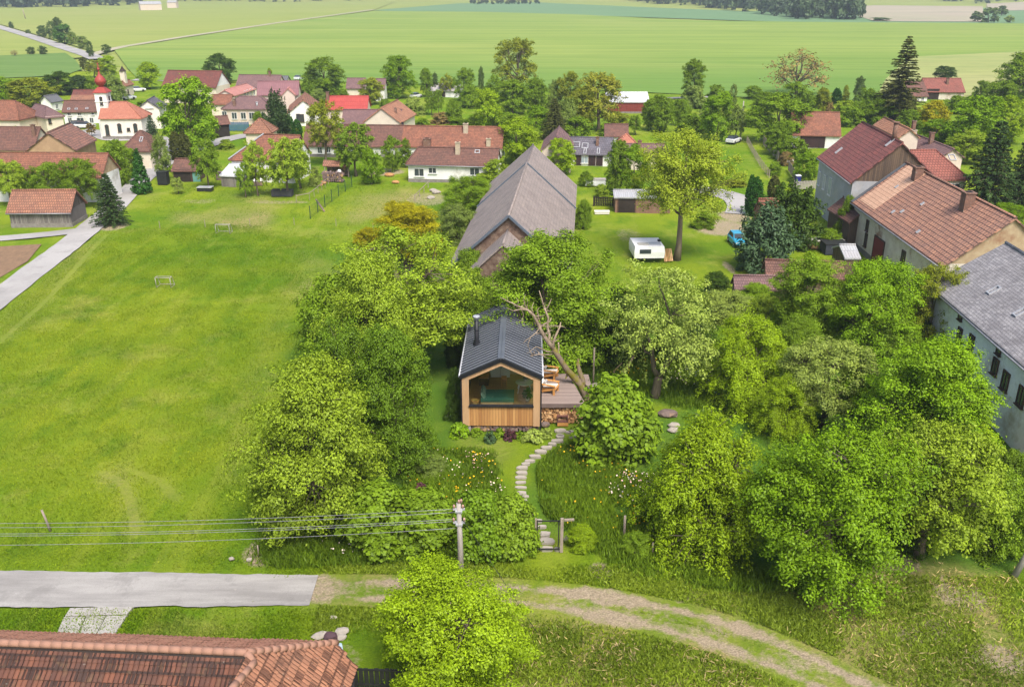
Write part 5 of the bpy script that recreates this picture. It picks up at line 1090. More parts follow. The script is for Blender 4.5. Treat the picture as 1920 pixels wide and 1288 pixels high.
def adirondack(loc, rz, label):
    o = empty('deck_chair', loc, rz, label, 'chair', 'wooden lounge chairs on the deck'); k = 1.28
    def P(n, m, mt=M_TEAK, par=o): return m.build(n, mt, par)
    m = MB()
    for i in range(6): t = i/5; m.box((0, .42-.75*t, .40-.13*t), (.56, .13, .03), rot=Matrix.Rotation(.17, 3, 'X'))
    P('seat', m); m = MB()
    for i in range(5): x = (i-2)*.115; m.bar((x*.85, -.36, .26), (x*1.15, -.80, 1.04-.03*abs(i-2)), .1, .028)
    m.bar((-.26, -.60, .68), (.26, -.60, .68), .05, .05); P('backrest', m)
    for s in (-1, 1):
        m = MB(); m.box((s*.36, .02, .58), (.15, .86, .035)); P('arm', m)
        m = MB(); m.bar((s*.33, .36, 0), (s*.33, .36, .57), .05, .12); P('leg', m)
        m = MB(); m.bar((s*.30, .44, .40), (s*.30, -.72, .03), .04, .13); P('leg', m)
        m = MB(); m.bar((s*.33, -.42, .56), (s*.31, -.5, .20), .04, .09); P('leg', m)
    m = MB(); m.box((0, .05, .42), (.5, .72, .07), rot=Matrix.Rotation(.17, 3, 'X')); P('seat_cushion', m, M_CUSH)
    m = MB(); m.bar((0, -.30, .34), (0, -.74, 1.0), .5, .07); P('back_cushion', m, M_CUSH)
    m = MB(); m.box((0, -.32, .56), (.36, .12, .26), rot=Matrix.Rotation(-.5, 3, 'X')); P('pillow', m, mat('striped_pillow', (.6, .58, .55), (.2, .2, .22), 3, stretch=(6, 1, 1)))
    for c in o.children: c.matrix_basis = Matrix.Scale(k, 4) @ c.matrix_basis
    return o
adirondack(gz(1031, 735, DZ), R(-112), 'nearer wooden lounge chair with cream cushions on the deck')
adirondack(gz(1031, 708, DZ), R(-108), 'farther wooden lounge chair with cream cushions beside the roof edge')
# stones of the garden path
stones = [(1050, 807, 10, 5), (1050, 816, 7, 3), (1049.5, 818.5, 7, 3.5), (1044.5, 826, 11, 4.5), (1035.5, 832, 8, 5), (1024.5, 839, 10, 5), (1014, 846, 10, 5.5), (1003, 855, 11, 6), (993, 864, 9, 6), (986, 869.5, 8, 3.5), (979.5, 876.5, 10, 5), (978, 886, 10, 5), (976.5, 895, 10, 5), (975.5, 904.5, 10, 4.5), (976.5, 914, 10, 6), (978.5, 924.5, 9, 5), (985.5, 931, 6, 4), (984, 938, 4, 3), (988, 949, 5, 4), (997, 961, 8, 5), (1011, 976, 5, 3), (1016, 987, 8, 5.5), (1021, 1001, 11, 8), (1024, 1013.5, 14, 4), (1024, 1028, 11, 7), (1045.5, 1029, 6, 6), (1066, 810, 5, 3), (1072, 809, 6, 3), (1074, 818.5, 6, 3), (1089, 809.5, 8, 3)]
for i, (u, v, a_, b_2) in enumerate(stones):
    g = random.Random(i); p = gz(u, v); rx = a_/ppm(p)*1.05; ry = max(.13, rx*(.42+.25*g.random())); 
    P = [(rx*math.cos(q)*(.85+.3*g.random())*min(1.15, 1/max(abs(math.cos(q)), abs(math.sin(q)))**.6), ry*math.sin(q)*(.85+.3*g.random())*min(1.15, 1/max(abs(math.cos(q)), abs(math.sin(q)))**.6), 0) for q in np.linspace(0, 6.28, 10)[:-1]]
    b = MB(); b.prism(P, (0, 0, -.1), (0, 0, .05)); o = b.build('stepping_stone', M_STONE); o.location = (p.x, p.y, 0); o.rotation_euler = (0, 0, (g.random()-.5)*.3); tag(o, 'flat pale stone of the winding garden path', 'stepping stone', 'stepping stones of the garden path')
def rock(u, v, s, label, m=None, sq=.6, name='rock', cat='stone'):
    p = gz(u, v); me = bpy.data.meshes.new(name); import bmesh; bm = bmesh.new(); bmesh.ops.create_icosphere(bm, subdivisions=2, radius=1)
    for q in bm.verts: f_ = 1+.28*mnoise.noise(q.co*1.7+Vector((u, v, 0))); q.co = Vector((q.co.x*s*f_, q.co.y*s*.8*f_, q.co.z*s*sq*f_))
    bm.to_mesh(me); bm.free(); me.materials.append(m or M_STONE); o = bpy.data.objects.new(name, me); COL.objects.link(o); o.location = (p.x, p.y, s*sq*.45); return tag(o, label, cat)
rock(1022, 798, .36, 'grey stump like stone at the foot of the black downpipe', M_OLDLOG); rock(1122, 729, .8, 'large pale boulder right of the deck', sq=.35)
rock(1253, 778, .75, 'flat reddish grey boulder on the grass right of the lush bush', M_OLDLOG, .35); rock(1264, 799, .45, 'upper pale stone of the small pile right of the lush bush', None, .4); rock(1262, 808, .42, 'lower pale stone of the small pile right of the lush bush', None, .4)
rock(434, 1048, .16, 'small grey stone at the meadow edge by the road', None, .6); rock(468, 1050, .18, 'second grey stone at the meadow edge nearer the bare patch', None, .6); rock(1066, 1012, .3, 'white grey stone resting beside the garden gate', None, .7); rock(1247, 1046, .35, 'dark stone under the big feathery tree', M_OLDLOG, .5)

# ---------------------------------------------------------------- the dead tree over the roof
def pix_tube(b, pts, Y, r, n=7):
    P = [gy(u, v, Y+dy)-dt.location for u, v, dy in pts]; b.tube(P, r, n)
    return P
DY = gz(1096, 742, 0.6).y
dt = empty('dead_tree', (gy(1097, 745, DY).x, DY, 0), 0, 'dead leaning tree with mossy trunk reaching over the tiny house roof', 'tree')
m_, k_, b_ = new_mat('mossy_bark', .95, .1); g_ = k_.new('TexCoord'); n_ = k_.noise(g_.outputs['Object'], 1.4, 6, .7); n2_ = k_.noise(k_.mapped(g_.outputs['Object'], (5, 5, 1.5)), 2.0, 4)
k_.link(k_.mix(k_.ramp(n_, .45, .62), k_.mix(n2_, (.13, .095, .065), (.27, .21, .15)), (.17, .155, .02)), b_.inputs['Base Color']); bump(k_, b_, n2_, .8, .05); M_MOSS = m_
M_DEADB = mat('bleached_branch', (.42, .33, .24), (.20, .15, .10), 2.5, bmp=.5)
b = MB(); pix_tube(b, [(1099, 765, 0), (1096, 736, 0), (1087, 719, 0), (1075, 706, 0), (1063.5, 694, -.2), (1045, 666, -.4), (1037, 652, -.5)], DY, [.36, .33, .29, .26, .24, .21, .19], 9)
pix_tube(b, [(1094, 732, 0), (1092, 712, .1), (1086, 694, .2), (1083, 680, .3), (1084.5, 673, .3)], DY, [.24, .22, .17, .12, .08], 8); pix_tube(b, [(1085, 690, .2), (1081, 681, .2)], DY, [.1, .05], 5); pix_tube(b, [(1064, 702, 0), (1060.5, 710, -.3)], DY, [.09, .05], 5)
b.build('trunk', M_MOSS, dt)
def branch(pts, r0, r1, n=6):
    b = MB(); m = len(pts); pix_tube(b, pts, DY, [r0+(r1-r0)*i/(m-1) for i in range(m)], n); return b.build('branch', M_DEADB, dt)
branch([(1038, 654, -.5), (1029, 643, -.7), (1019, 629, -.9), (1012, 615, -1.1), (1007, 604, -1.2), (1001, 592, -1.3), (989, 581, -1.4), (976, 576, -1.5), (970, 574, -1.6)], .18, .06)
branch([(970, 574, -1.6), (960, 568, -1.7), (954, 566, -1.8), (945, 561, -1.9), (938, 558, -2)], .06, .02, 5); branch([(989, 581, -1.4), (975, 580, -1.6), (962, 583, -1.8), (950, 577, -1.9)], .06, .02, 5)
branch([(1038, 652, -.5), (1037, 641, -.4), (1043, 627, -.3), (1049.6, 613, -.1), (1051.5, 604, 0)], .14, .04); branch([(1029, 643, -.7), (1030, 628, -.5), (1026, 612, -.4), (1028, 596, -.3), (1023, 583, -.3), (1019, 572, -.2), (1014, 555, -.1), (1011, 545, 0)], .13, .03)
branch([(1012, 615, -1.1), (1022, 607, -1), (1031, 603, -.9), (1034, 596, -.9)], .09, .03, 5); branch([(1007, 604, -1.2), (1010, 592, -1.1), (1007, 582, -1.1), (1011, 576, -1)], .07, .025, 5); branch([(1023, 583, -.3), (1030, 570, -.2), (1034, 560, -.1)], .06, .02, 5)
branch([(989, 581, -1.4), (984, 572, -1.4), (982, 562, -1.4), (985, 552, -1.3)], .05, .018, 5); branch([(970, 574, -1.6), (972, 565, -1.6), (968, 558, -1.6)], .04, .015, 4); branch([(954, 566, -1.8), (950, 555, -1.9)], .03, .012, 4); branch([(1001, 592, -1.3), (997, 577, -1.3), (1001, 566, -1.2)], .05, .016, 4)
branch([(1037, 660, -.5), (1025, 659, -1), (1014, 653, -1.3), (1010, 652, -1.5)], .06, .03, 5); branch([(1036, 664, -.5), (1024, 665, -1.1), (1012, 664, -1.6), (1000, 666, -2), (990, 668, -2.2)], .055, .018, 5); branch([(1012, 615, -1.1), (1004, 625, -1.5), (995, 632, -1.9), (985, 639, -2.2), (980, 645, -2.3)], .05, .015, 4)
branch([(1000, 666, -2), (992, 672, -2.3), (985, 684, -2.5), (977, 694, -2.6)], .03, .012, 4); branch([(995, 632, -1.9), (990, 645, -2.2), (993, 658, -2.3)], .025, .01, 4); branch([(1014, 653, -1.3), (1005, 650, -1.7), (996, 657, -2), (988, 663, -2.2)], .035, .012, 4); branch([(1045, 666, -.4), (1048, 652, -.3), (1047, 642, -.3)], .07, .05, 5)
branch([(976, 576, -1.5), (982, 590, -1.8), (979, 600, -2), (970, 605, -2.2)], .025, .01, 4); branch([(979, 600, -2), (984, 606, -2.1), (981, 612, -2.2)], .018, .008, 4)
g_ = random.Random(12)
for i in range(34):                                            # fine bare twigs off the old limbs
    u, v, dy = g_.choice([(1019, 629, -.9), (1012, 615, -1.1), (1007, 604, -1.2), (1001, 592, -1.3), (989, 581, -1.4), (1029, 643, -.7), (1026, 612, -.4), (1023, 583, -.3), (1049, 613, -.1), (1000, 666, -2), (1012, 664, -1.6), (1004, 625, -1.5), (1031, 603, -.9), (976, 577, -1.5), (1037, 641, -.4)])
    a_ = g_.uniform(-2.6, .9); L_ = g_.uniform(9, 24); P_ = [(u, v, dy)]
    for q in range(4): a_ += g_.uniform(-.6, .6); P_.append((P_[-1][0]+L_/4*math.cos(a_-.5), P_[-1][1]+L_/4*math.sin(a_-.5), dy+g_.uniform(-.3, .3)*(q+1)*.4))
    branch(P_, .04, .012, 4)

# ---------------------------------------------------------------- trees and shrubs: kind, u, base row, top row, width, colour, label
GR1 = 'trees along the field road'; GR2 = 'orchard trees behind the meadow'; GR3 = 'trees between the village and the wheat'; GR4 = 'trees round the garden'; GR5 = 'far trees on the skyline fields'
T = [
 # along the field road, far left
 ('bush', 20, 53, 41, 10, 'far', 'single round bush beside the far end of the field road', GR1),
 ('bush', 51, 64, 56, 11, 'far', 'low dark bush just above the field road', GR1),
 ('round', 80, 70, 48, 20, 'far', 'leftmost tall tree of the clump above the field road', GR1),
 ('tall', 98, 73, 40, 18, 'far', 'slim greyish tree in the middle of the clump above the field road', GR1),
 ('tall', 112, 72, 32, 20, 'far', 'tallest tree of the clump above the field road', GR1),
 ('round', 122, 82, 45, 36, (.09, .19, .04), 'biggest greenest tree of the clump above the field road', GR1),
 ('round', 138, 84, 60, 18, 'grey', 'small tree at the right foot of the clump above the field road', GR1),
 ('round', 156, 90, 68, 22, 'grey', 'loose grey green tree between the clump and the road bend', GR1),
 ('tall', 171, 108, 77, 14, 'far', 'thin tree right on the bend of the field road', GR1),
 ('round', 200, 101, 83, 17, 'far', 'lone dark tree where the field track leaves the road', GR1),
 ('round', 59, 103, 88, 15, 'far', 'left one of two small trees on the field edge', GR1),
 ('round', 81, 103, 86, 15, 'far', 'right one of two small trees on the field edge', GR1),
 ('bare', 28, 106, 94, 13, 'rust', 'bare little tree on the field edge at the far left', GR1),
 ('tall', 158, 133, 107, 16, 'browngreen', 'slender olive tree at the corner of the dark crop', GR1),
 ('airy', 178, 146, 112, 34, 'olive', 'brownish loose tree above the church spire', GR1),
 ('round', 203, 140, 104, 40, 'bright', 'yellow green tree above the silver willow', GR1),
 ('round', 281, 167, 116, 42, 'bright', 'yellow green roundish tree left of the very large maroon barn', GR1),
 ('round', 415, 156, 101, 56, 'dark', 'dense dark tree behind the white gable of the large maroon barn', GR3),
 # left village
 ('round', 8, 198, 143, 66, 'vivid', 'deep green tree at the left picture edge above the roofs'),
 ('round', 64, 200, 146, 84, 'olive', 'big olive brown tree above the cream house with tan hip'),
 ('round', 32, 200, 159, 30, 'bright', 'bright green tree squeezed between the deep green and the olive tree'),
 ('round', 114, 178, 134, 60, 'dark', 'dark rounded tree behind the grey roofed narrow house'),
 ('round', 152, 178, 141, 42, 'conifer', 'blackish green tree behind the orange lower roof'),
 ('round', 174, 178, 143, 26, 'mid', 'medium green tree just left of the church dome'),
 ('willow', 213, 190, 134, 52, 'grey', 'silver grey weeping willow right of the church tower'),
 ('round', 362, 285, 143, 104, 'vivid', 'huge round vivid green tree in the middle of the left village'),
 ('spruce', 291, 290, 217, 40, 'bluish', 'blue green spruce right of the church'),
 ('column', 333, 300, 247, 24, 'browngreen', 'taller brown green thuja of the pair by the open garden shed'),
 ('column', 349, 299, 246, 22, 'browngreen', 'right hand brown green thuja of the pair by the open garden shed'),
 ('yew', 518, 262, 180, 50, 'conifer', 'dark round yew beside the inn'),
 ('column', 507, 252, 220, 12, 'thuja', 'leftmost narrow thuja right of the orange pyramid roof'), ('column', 516, 253, 217, 13, 'thuja', 'second narrow thuja right of the orange pyramid roof'), ('column', 526, 253, 221, 12, 'thuja', 'third narrow thuja right of the orange pyramid roof'),
 ('column', 545, 256, 214, 16, 'thuja', 'tall slim thuja left of the white cottage with salmon gable'), ('column', 559, 264, 224, 18, 'thuja', 'stouter thuja in front of the white cottage with salmon gable'),
 ('round', 486, 234, 209, 22, 'mid', 'small green tree at the right corner of the inn'),
 ('round', 610, 182, 108, 78, 'mid', 'big olive green tree right of the plum coloured roof', GR3),
 ('bush', 594, 196, 166, 34, 'grey', 'silvery bush below the big olive green tree', GR3),
 ('round', 697, 196, 145, 46, 'olive', 'yellowish tree behind the scarlet roof', GR3),
 ('round', 748, 184, 104, 66, 'vivid', 'bright green tree with dark trunk standing before the wheat', GR3),
 ('walnut', 613, 309, 187, 76, 'olive', 'tall olive coloured walnut in front of the long low white cottage', GR2),
 ('apple', 668, 330, 230, 72, 'mid', 'large leaning apple tree left of the white bungalow', GR2),
 ('round', 697, 345, 280, 46, 'vivid', 'small bright green tree in front of the leaning apple tree', GR2),
 ('round', 736, 322, 254, 36, 'mid', 'dark green tree touching the left end of the white bungalow', GR2),
 ('tall', 761, 314, 259, 26, 'mid', 'slim green tree between the long red roof and the white bungalow', GR2),
 ('bush', 803, 284, 254, 42, 'mid', 'green bush growing in front of the very long red roof', GR2),
 ('apple', 391, 353, 262, 52, 'mid', 'green orchard tree right of the open garden shed', GR2),
 ('apple', 484, 367, 264, 46, 'light', 'two forked light green orchard tree right of the white roofed shed', GR2),
 ('apple', 461, 370, 305, 34, 'mid', 'short orchard tree beside the white roofed shed', GR2),
 ('apple', 541, 368, 258, 74, 'light', 'widest orchard tree with the dark crate at its foot', GR2),
 ('apple', 563, 352, 263, 62, 'light', 'light green orchard tree just behind the widest one', GR2),
 ('bush', 590, 350, 312, 26, 'pale', 'silvery shrub right of the widest orchard tree', GR2),
 ('apple', 22, 386, 299, 64, 'light', 'leftmost tree of the row before the long red barn', GR2),
 ('apple', 60, 384, 318, 34, 'mid', 'smallest tree of the row before the long red barn', GR2),
 ('apple', 99, 384, 304, 58, 'mid', 'round green tree right behind the grey plank shed', GR2),
 ('apple', 157, 388, 296, 74, 'mid', 'rightmost and largest tree of the row before the long red barn', GR2),
 ('bush', 13, 284, 252, 64, 'mid', 'green bush above the roof of the long red barn', GR2),
 ('bush', 66, 240, 209, 60, 'bright', 'bright leaning bush above the dark roof with the sooty chimney'),
 ('round', 226, 345, 262, 54, 'mid', 'dark green tree at the ochre gable of the long red barn'),
 ('cone', 267, 362, 279, 40, 'thuja', 'emerald cone shaped tree on the inside of the lane'),
 ('low_spruce', 211, 421, 322, 72, 'conifer', 'dark spruce with bare lower trunk beside the lane', None, False),
 ('round', 308, 338, 252, 34, 'grey', 'pale tree at the end of the lane', None),
 ('apple', 335, 363, 334, 26, 'pale', 'tiny leaning blossom tree on the lawn by the open shed'),
 ('bush', 223, 258, 244, 28, 'mid', 'small flat bush at the foot of the church wall'),
 ('apple', 173, 256, 231, 18, 'rust', 'thin budding tree before the rectory'),
 # middle distance
 ('airy', 970, 178, 69, 84, 'olive', 'great maple towering over the middle of the village edge', GR3),
 ('round', 962, 215, 148, 68, 'mid', 'dense green tree under the great maple', GR3),
 ('tall', 800, 182, 127, 28, 'mid', 'slim tree right of the bright green tree at the wheat', GR3),
 ('tall', 816, 180, 136, 16, 'far', 'thin tree left of the long pale shed', GR3),
 ('airy', 838, 182, 138, 28, 'olive', 'loose olive tree in front of the long pale shed', GR3),
 ('round', 872, 190, 127, 40, 'mid', 'round tree at the right end of the long pale shed', GR3),
 ('bush', 884, 205, 160, 46, 'mid', 'dark green shrubbery right of the long pale shed', GR3),
 ('tall', 903, 200, 124, 13, 'far', 'very thin tree beside the shrubbery at the wheat', GR3),
 ('tall', 925, 205, 140, 38, 'mid', 'green tree left of the great maple', GR3),
 ('round', 914, 240, 166, 60, 'bright', 'yellow green weeping tree below the great maple', GR3),
 ('round', 852, 232, 187, 32, 'mid', 'compact round tree in the middle orchard', GR3),
 ('apple', 809, 216, 172, 24, 'mid', 'left slim tree of the middle orchard', GR3), ('apple', 823, 217, 168, 20, 'mid', 'right slim tree of the middle orchard', GR3),
 ('bush', 777, 218, 182, 46, 'pale', 'white flowering shrub beside the pale orange roof', GR3),
 ('bush', 826, 234, 212, 44, 'rust', 'brownish bush above the very long red roof', GR3), ('bush', 790, 236, 222, 30, 'mid', 'low green bush above the left end of the very long red roof', GR3), ('bush', 895, 237, 216, 46, 'mid', 'low green bush above the right end of the very long red roof', GR3),
 ('round', 1004, 205, 146, 46, 'mid', 'green tree right of the great maple', GR3),
 ('round', 1068, 205, 134, 46, 'olive', 'rounded olive tree left of the ochre maple', GR3),
 ('bush', 1040, 205, 150, 30, 'grey', 'grey shrub between two trees at the wheat', GR3),
 ('airy', 1122, 246, 133, 92, (.33, .335, .045), 'ochre leaved maple left of the red metal barn', GR3),
 ('round', 1094, 248, 160, 50, 'olive', 'olive tree overlapping the ochre maple', GR3),
 ('low_spruce', 1039, 262, 185, 62, 'browngreen', 'dark brown spruce behind the slate roofed house', GR3, False),
 ('bush', 1062, 255, 184, 54, 'grey', 'pale bush right of the dark brown spruce', GR3),
 ('round', 1006, 256, 198, 52, 'vivid', 'vivid green tree left of the dark brown spruce', GR3),
 ('round', 1160, 246, 210, 36, 'olive', 'low olive tree at the foot of the ochre maple', GR3),
 ('round', 1237, 246, 178, 52, 'mid', 'round tree with clear trunk on the far lawn', GR3), ('round', 1215, 244, 186, 26, 'mid', 'narrow tree on the far lawn left of the round one', GR3), ('apple', 1191, 253, 217, 28, 'mid', 'little apple tree right of the plain maroon shed', GR3),
 ('tall', 1298, 190, 110, 50, 'mid', 'tall slim tree standing alone before the wheat', GR3),
 ('round', 968, 305, 223, 82, 'bright', 'bright yellow green pyramid shaped tree behind the white bungalow'),
 ('round', 1050, 325, 258, 56, 'bright', 'bright green tree between the big barn and the slate roofed house'),
 ('apple', 930, 345, 298, 62, 'light', 'light green tree at the right end of the white bungalow'),
 ('bush', 906, 352, 326, 44, 'light', 'light green shrub below the window of the white bungalow'),
 ('round', 1157, 365, 262, 50, 'mid', 'left green tree of the pair before the wood shed'), ('round', 1187, 368, 272, 56, 'vivid', 'right green tree of the pair before the wood shed'),
 ('bush', 1094, 430, 376, 34, 'mid', 'green shrub against the right wall of the big barn'),
 ('walnut', 1269, 486, 240, 172, (.27, .33, .03), 'large walnut with yellow green leaves on the lawn beyond the garden'),
 # right middle
 ('round', 1344, 262, 171, 64, 'vivid', 'vivid green tree above the fenced lawn'), ('bush', 1302, 252, 214, 62, 'mid', 'green shrub below the vivid green tree'), ('round', 1276, 236, 188, 30, 'mid', 'green tree behind the walnut top'),
 ('apple', 1378, 262, 198, 36, 'grey', 'grey green tree beside the lamp post'), ('bush', 1305, 205, 160, 50, 'grey', 'grey hedge tree under the tall slim tree'), ('bush', 1296, 203, 186, 14, 'purple', 'small purple leaved bush at the wheat'),
 ('round', 1456, 268, 176, 104, 'mid', 'wide olive green tree left of the rust red barn'), ('bare', 1493, 178, 92, 106, 'rust', 'broad brown budding tree at the edge of the wheat'), ('round', 1489, 212, 152, 54, 'mid', 'green tree in front of the broad brown one'),
 ('tall', 1373, 200, 158, 18, 'grey', 'narrow grey green tree by the far street'), ('round', 1412, 186, 161, 34, 'mid', 'low green tree at the far street'), ('bush', 1346, 190, 160, 40, 'mid', 'dark bush at the far street'),
 ('tall', 1541, 212, 164, 32, 'olive', 'olive tree left of the dark oval thuja'), ('column', 1567, 196, 165, 18, 'thuja', 'dark oval thuja at the edge of the wheat'), ('tall', 1584, 196, 160, 16, 'olive', 'thin tree right of the dark oval thuja'), ('tall', 1607, 200, 142, 22, 'far', 'dark slim tree left of the tall ragged spruce'), ('bush', 1556, 214, 190, 22, 'rust', 'rosy brown shrub behind the rust red barn'),
 ('sparse_spruce', 1680, 236, 67, 84, 'browngreen', 'tall ragged spruce towering over the right village'), ('low_spruce', 1690, 232, 150, 118, 'browngreen', 'wide dark skirt of conifer branches under the ragged spruce'),
 ('round', 1626, 225, 166, 52, 'mid', 'green tree left of the dark conifer'), ('round', 1770, 150, 124, 42, 'dark', 'dark round tree behind the smooth red roof'),
 ('round', 1912, 200, 98, 110, 'mid', 'big green tree at the right picture edge by the mown field'), ('bush', 1844, 186, 152, 34, 'mid', 'green bush right of the smooth red roof'),
 ('round', 1820, 280, 180, 110, 'vivid', 'broad deep green tree right of the red roofs'), ('round', 1884, 270, 179, 74, 'bright', 'light yellow green tree right of the broad deep green one'),
 ('round', 1745, 262, 188, 54, 'gold', 'olive yellow tree behind the farmhouse chimneys'), ('round', 1752, 272, 224, 62, 'vivid', 'round bright tree behind the new red tiles'), ('round', 1811, 305, 244, 76, 'light', 'pale green tree right of the new red tiles'),
 ('low_spruce', 1868, 420, 228, 130, 'conifer', 'large dark spruce right of the roof window', None), ('low_spruce', 1925, 410, 236, 90, 'conifer', 'second dark spruce cut by the right picture edge', None), ('round', 1885, 428, 380, 60, 'vivid', 'green bush at the foot of the dark spruces'),
 ('bush', 1602, 240, 200, 60, 'mid', 'green bush right of the rust red barn'), ('round', 1510, 342, 284, 46, 'vivid', 'bright small tree left of the grey farmhouse'),
 ('bush', 1490, 305, 258, 66, 'mid', 'wide garden shrub in front of the rust red barn'), ('round', 1459, 290, 228, 50, 'mid', 'round tree left of the rust red barn door'), ('bush', 1477, 312, 285, 30, 'rust', 'brownish rounded shrub by the plank fence'),
 ('column', 1414, 404, 332, 26, 'thuja', 'tall emerald cypress by the little brick shed'), ('column', 1404, 402, 327, 18, 'thuja', 'darker cypress half behind the emerald one'), ('column', 1449, 372, 329, 22, 'browngreen', 'short brown green cypress behind the little brick shed'),
 ('yew', 1492, 470, 358, 116, 'yew', 'large dark green yew before the grey farmhouse'), ('yew', 1440, 520, 395, 112, 'bluish', 'grey green juniper in front of the large yew'), ('bush', 1560, 470, 430, 50, 'mid', 'weedy shrub between the yew and the old farmhouse'),
 ('bush', 1382, 352, 338, 52, 'olive', 'low clipped hedge along the fenced lawn'),
 # garden trees
 ('round', 768, 484, 378, 132, 'gold', 'golden olive tree at the left corner of the big barn', GR4), ('bush', 690, 470, 428, 60, 'gold', 'golden bush left of the golden olive tree', GR4), ('round', 880, 402, 331, 96, 'mid', 'green bushy tree between the white bungalow and the big barn', GR4), ('bush', 852, 462, 384, 84, 'grey', 'grey green bush left of the big barn wall', GR4),
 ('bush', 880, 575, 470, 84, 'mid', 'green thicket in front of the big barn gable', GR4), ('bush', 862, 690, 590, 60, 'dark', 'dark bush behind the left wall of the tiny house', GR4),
 ('airy', 752, 690, 428, 285, 'light', 'huge light green tree left of the tiny house', GR4), ('bush', 640, 730, 520, 190, 'mid', 'grey green shrub at the left foot of the huge light tree', GR4), ('round', 700, 745, 470, 170, 'light', 'dense lower half of the crown group left of the tiny house', GR4),
 ('round', 748, 885, 610, 150, 'deep', 'dark green tree between the huge light tree and the dirt track', GR4), ('round', 665, 850, 600, 140, 'deep', 'medium green tree behind the front left apple', GR4),
 ('round', 596, 990, 668, 245, 'light', 'front left tree with yellow green leaves and dead twigs inside', GR4),
 ('round', 1030, 690, 440, 236, 'mid', 'broad green tree behind the tiny house', GR4), ('round', 1000, 620, 470, 130, 'mid', 'darker tree right behind the tiny house ridge', GR4),
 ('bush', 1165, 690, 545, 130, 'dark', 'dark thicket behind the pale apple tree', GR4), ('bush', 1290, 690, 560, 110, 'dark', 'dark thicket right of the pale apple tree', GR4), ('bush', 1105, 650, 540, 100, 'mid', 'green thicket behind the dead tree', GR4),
 ('oldapple', 1229, 742, 490, 200, 'pale', 'pale airy old apple tree with forked trunk in the garden', GR4), ('bush', 1073, 700, 640, 46, 'mid', 'small green shrub behind the deck chairs', GR4),
 ('bush', 1370, 612, 548, 120, 'pale', 'pale hedge beyond the pale apple tree', GR4), ('bush', 1348, 556, 510, 52, 'dark', 'compact dark bush left of the tile capped wall', GR4),
 ('lush', 1157, 886, 715, 160, 'mid', 'big leaved lush round bush in front of the deck', GR4),
 ('bush', 1420, 590, 535, 90, 'mid', 'green shrubs in front of the tile capped wall', GR4), ('tall', 1505, 650, 474, 140, 'mid', 'grey green tree below the crumbling tiled outbuilding', GR4), ('round', 1625, 668, 482, 156, 'vivid', 'bright green tree before the old farmhouse wall', GR4), ('airy', 1738, 665, 495, 116, 'olive', 'olive tree at the corner of the slate farmhouse', GR4), ('bush', 1735, 680, 600, 90, 'dark', 'dark bush against the blue white wall', GR4),
 ('feathery', 1412, 785, 582, 160, 'bright', 'bright feathery tree right of the pale apple tree', GR4), ('apple', 1545, 800, 640, 165, 'pale', 'pale old fruit tree in the middle of the right thicket', GR4), ('feathery', 1478, 835, 705, 118, 'bright', 'small yellow green tree in front of the pale fruit tree', GR4),
 ('round', 1715, 880, 632, 225, 'vivid', 'largest deep green tree of the right thicket', GR4), ('feathery', 1800, 905, 730, 175, 'bright', 'yellow green spreading tree beside the blue white wall', GR4),
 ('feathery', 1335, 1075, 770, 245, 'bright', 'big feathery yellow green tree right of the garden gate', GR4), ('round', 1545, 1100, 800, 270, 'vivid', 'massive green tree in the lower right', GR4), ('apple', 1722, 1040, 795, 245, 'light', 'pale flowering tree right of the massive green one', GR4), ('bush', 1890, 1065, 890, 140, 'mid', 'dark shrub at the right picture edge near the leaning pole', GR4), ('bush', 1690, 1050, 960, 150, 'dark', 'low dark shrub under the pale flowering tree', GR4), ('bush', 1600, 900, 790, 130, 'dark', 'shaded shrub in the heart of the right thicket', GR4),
 ('bush', 1850, 960, 850, 120, 'mid', 'green shrub below the yellow green spreading tree', GR4),
 ('round', 856, 1300, 1064, 262, 'bright', 'bright green round tree in the bottom centre by the utility pole'),
 ('lush', 795, 1054, 930, 150, 'mid', 'middle part of the hedge behind the utility pole', 'hedge shrubs along the front of the garden'), ('lush', 700, 1056, 915, 150, 'mid', 'left part of the hedge below the front left tree', 'hedge shrubs along the front of the garden'), ('lush', 895, 1056, 928, 120, (.15, .25, .016), 'hedge shrub directly right of the utility pole', 'hedge shrubs along the front of the garden'), ('lush', 958, 1054, 936, 100, (.18, .27, .02), 'right end of the hedge beside the garden gate', 'hedge shrubs along the front of the garden'),
 ('bush', 1090, 1035, 985, 60, 'bright', 'small yellow green shrub right of the garden gate'), ('bush', 1200, 1050, 1000, 60, 'mid', 'small shrub with posts left of the big feathery tree'), ('bush', 660, 910, 850, 90, 'mid', 'dark undergrowth behind the front left tree'), ('bush', 800, 900, 850, 70, 'grey', 'weedy shrub at the edge of the wildflowers'),
 ('herb', 788, 932, 906, 28, 'purple', 'dark purple shrub among the wildflowers', None), ('herb', 832, 948, 932, 22, (.11, .03, .03), 'dark red shrub just behind the utility pole top', None),
 ('herb', 860, 821, 793, 36, 'vivid', 'bright green fern clump at the left front corner of the tiny house'), ('herb', 893, 818, 803, 24, 'mid', 'small green clump below the log plinth'), ('herb', 918, 831, 808, 24, 'bluish', 'blue green clump before the log plinth'), ('herb', 937, 822, 803, 20, 'mid', 'tiny green clump left of the purple leaved one'), ('herb', 957, 827, 806, 26, 'purple', 'purple leaved clump before the log plinth'), ('herb', 979, 825, 808, 24, 'mid', 'low green clump right of the purple leaved one'), ('herb', 1000, 832, 806, 40, 'pale', 'pale variegated hosta at the right front corner of the tiny house'), ('herb', 1025, 821, 803, 26, 'pale', 'small pale clump by the black downpipe'),
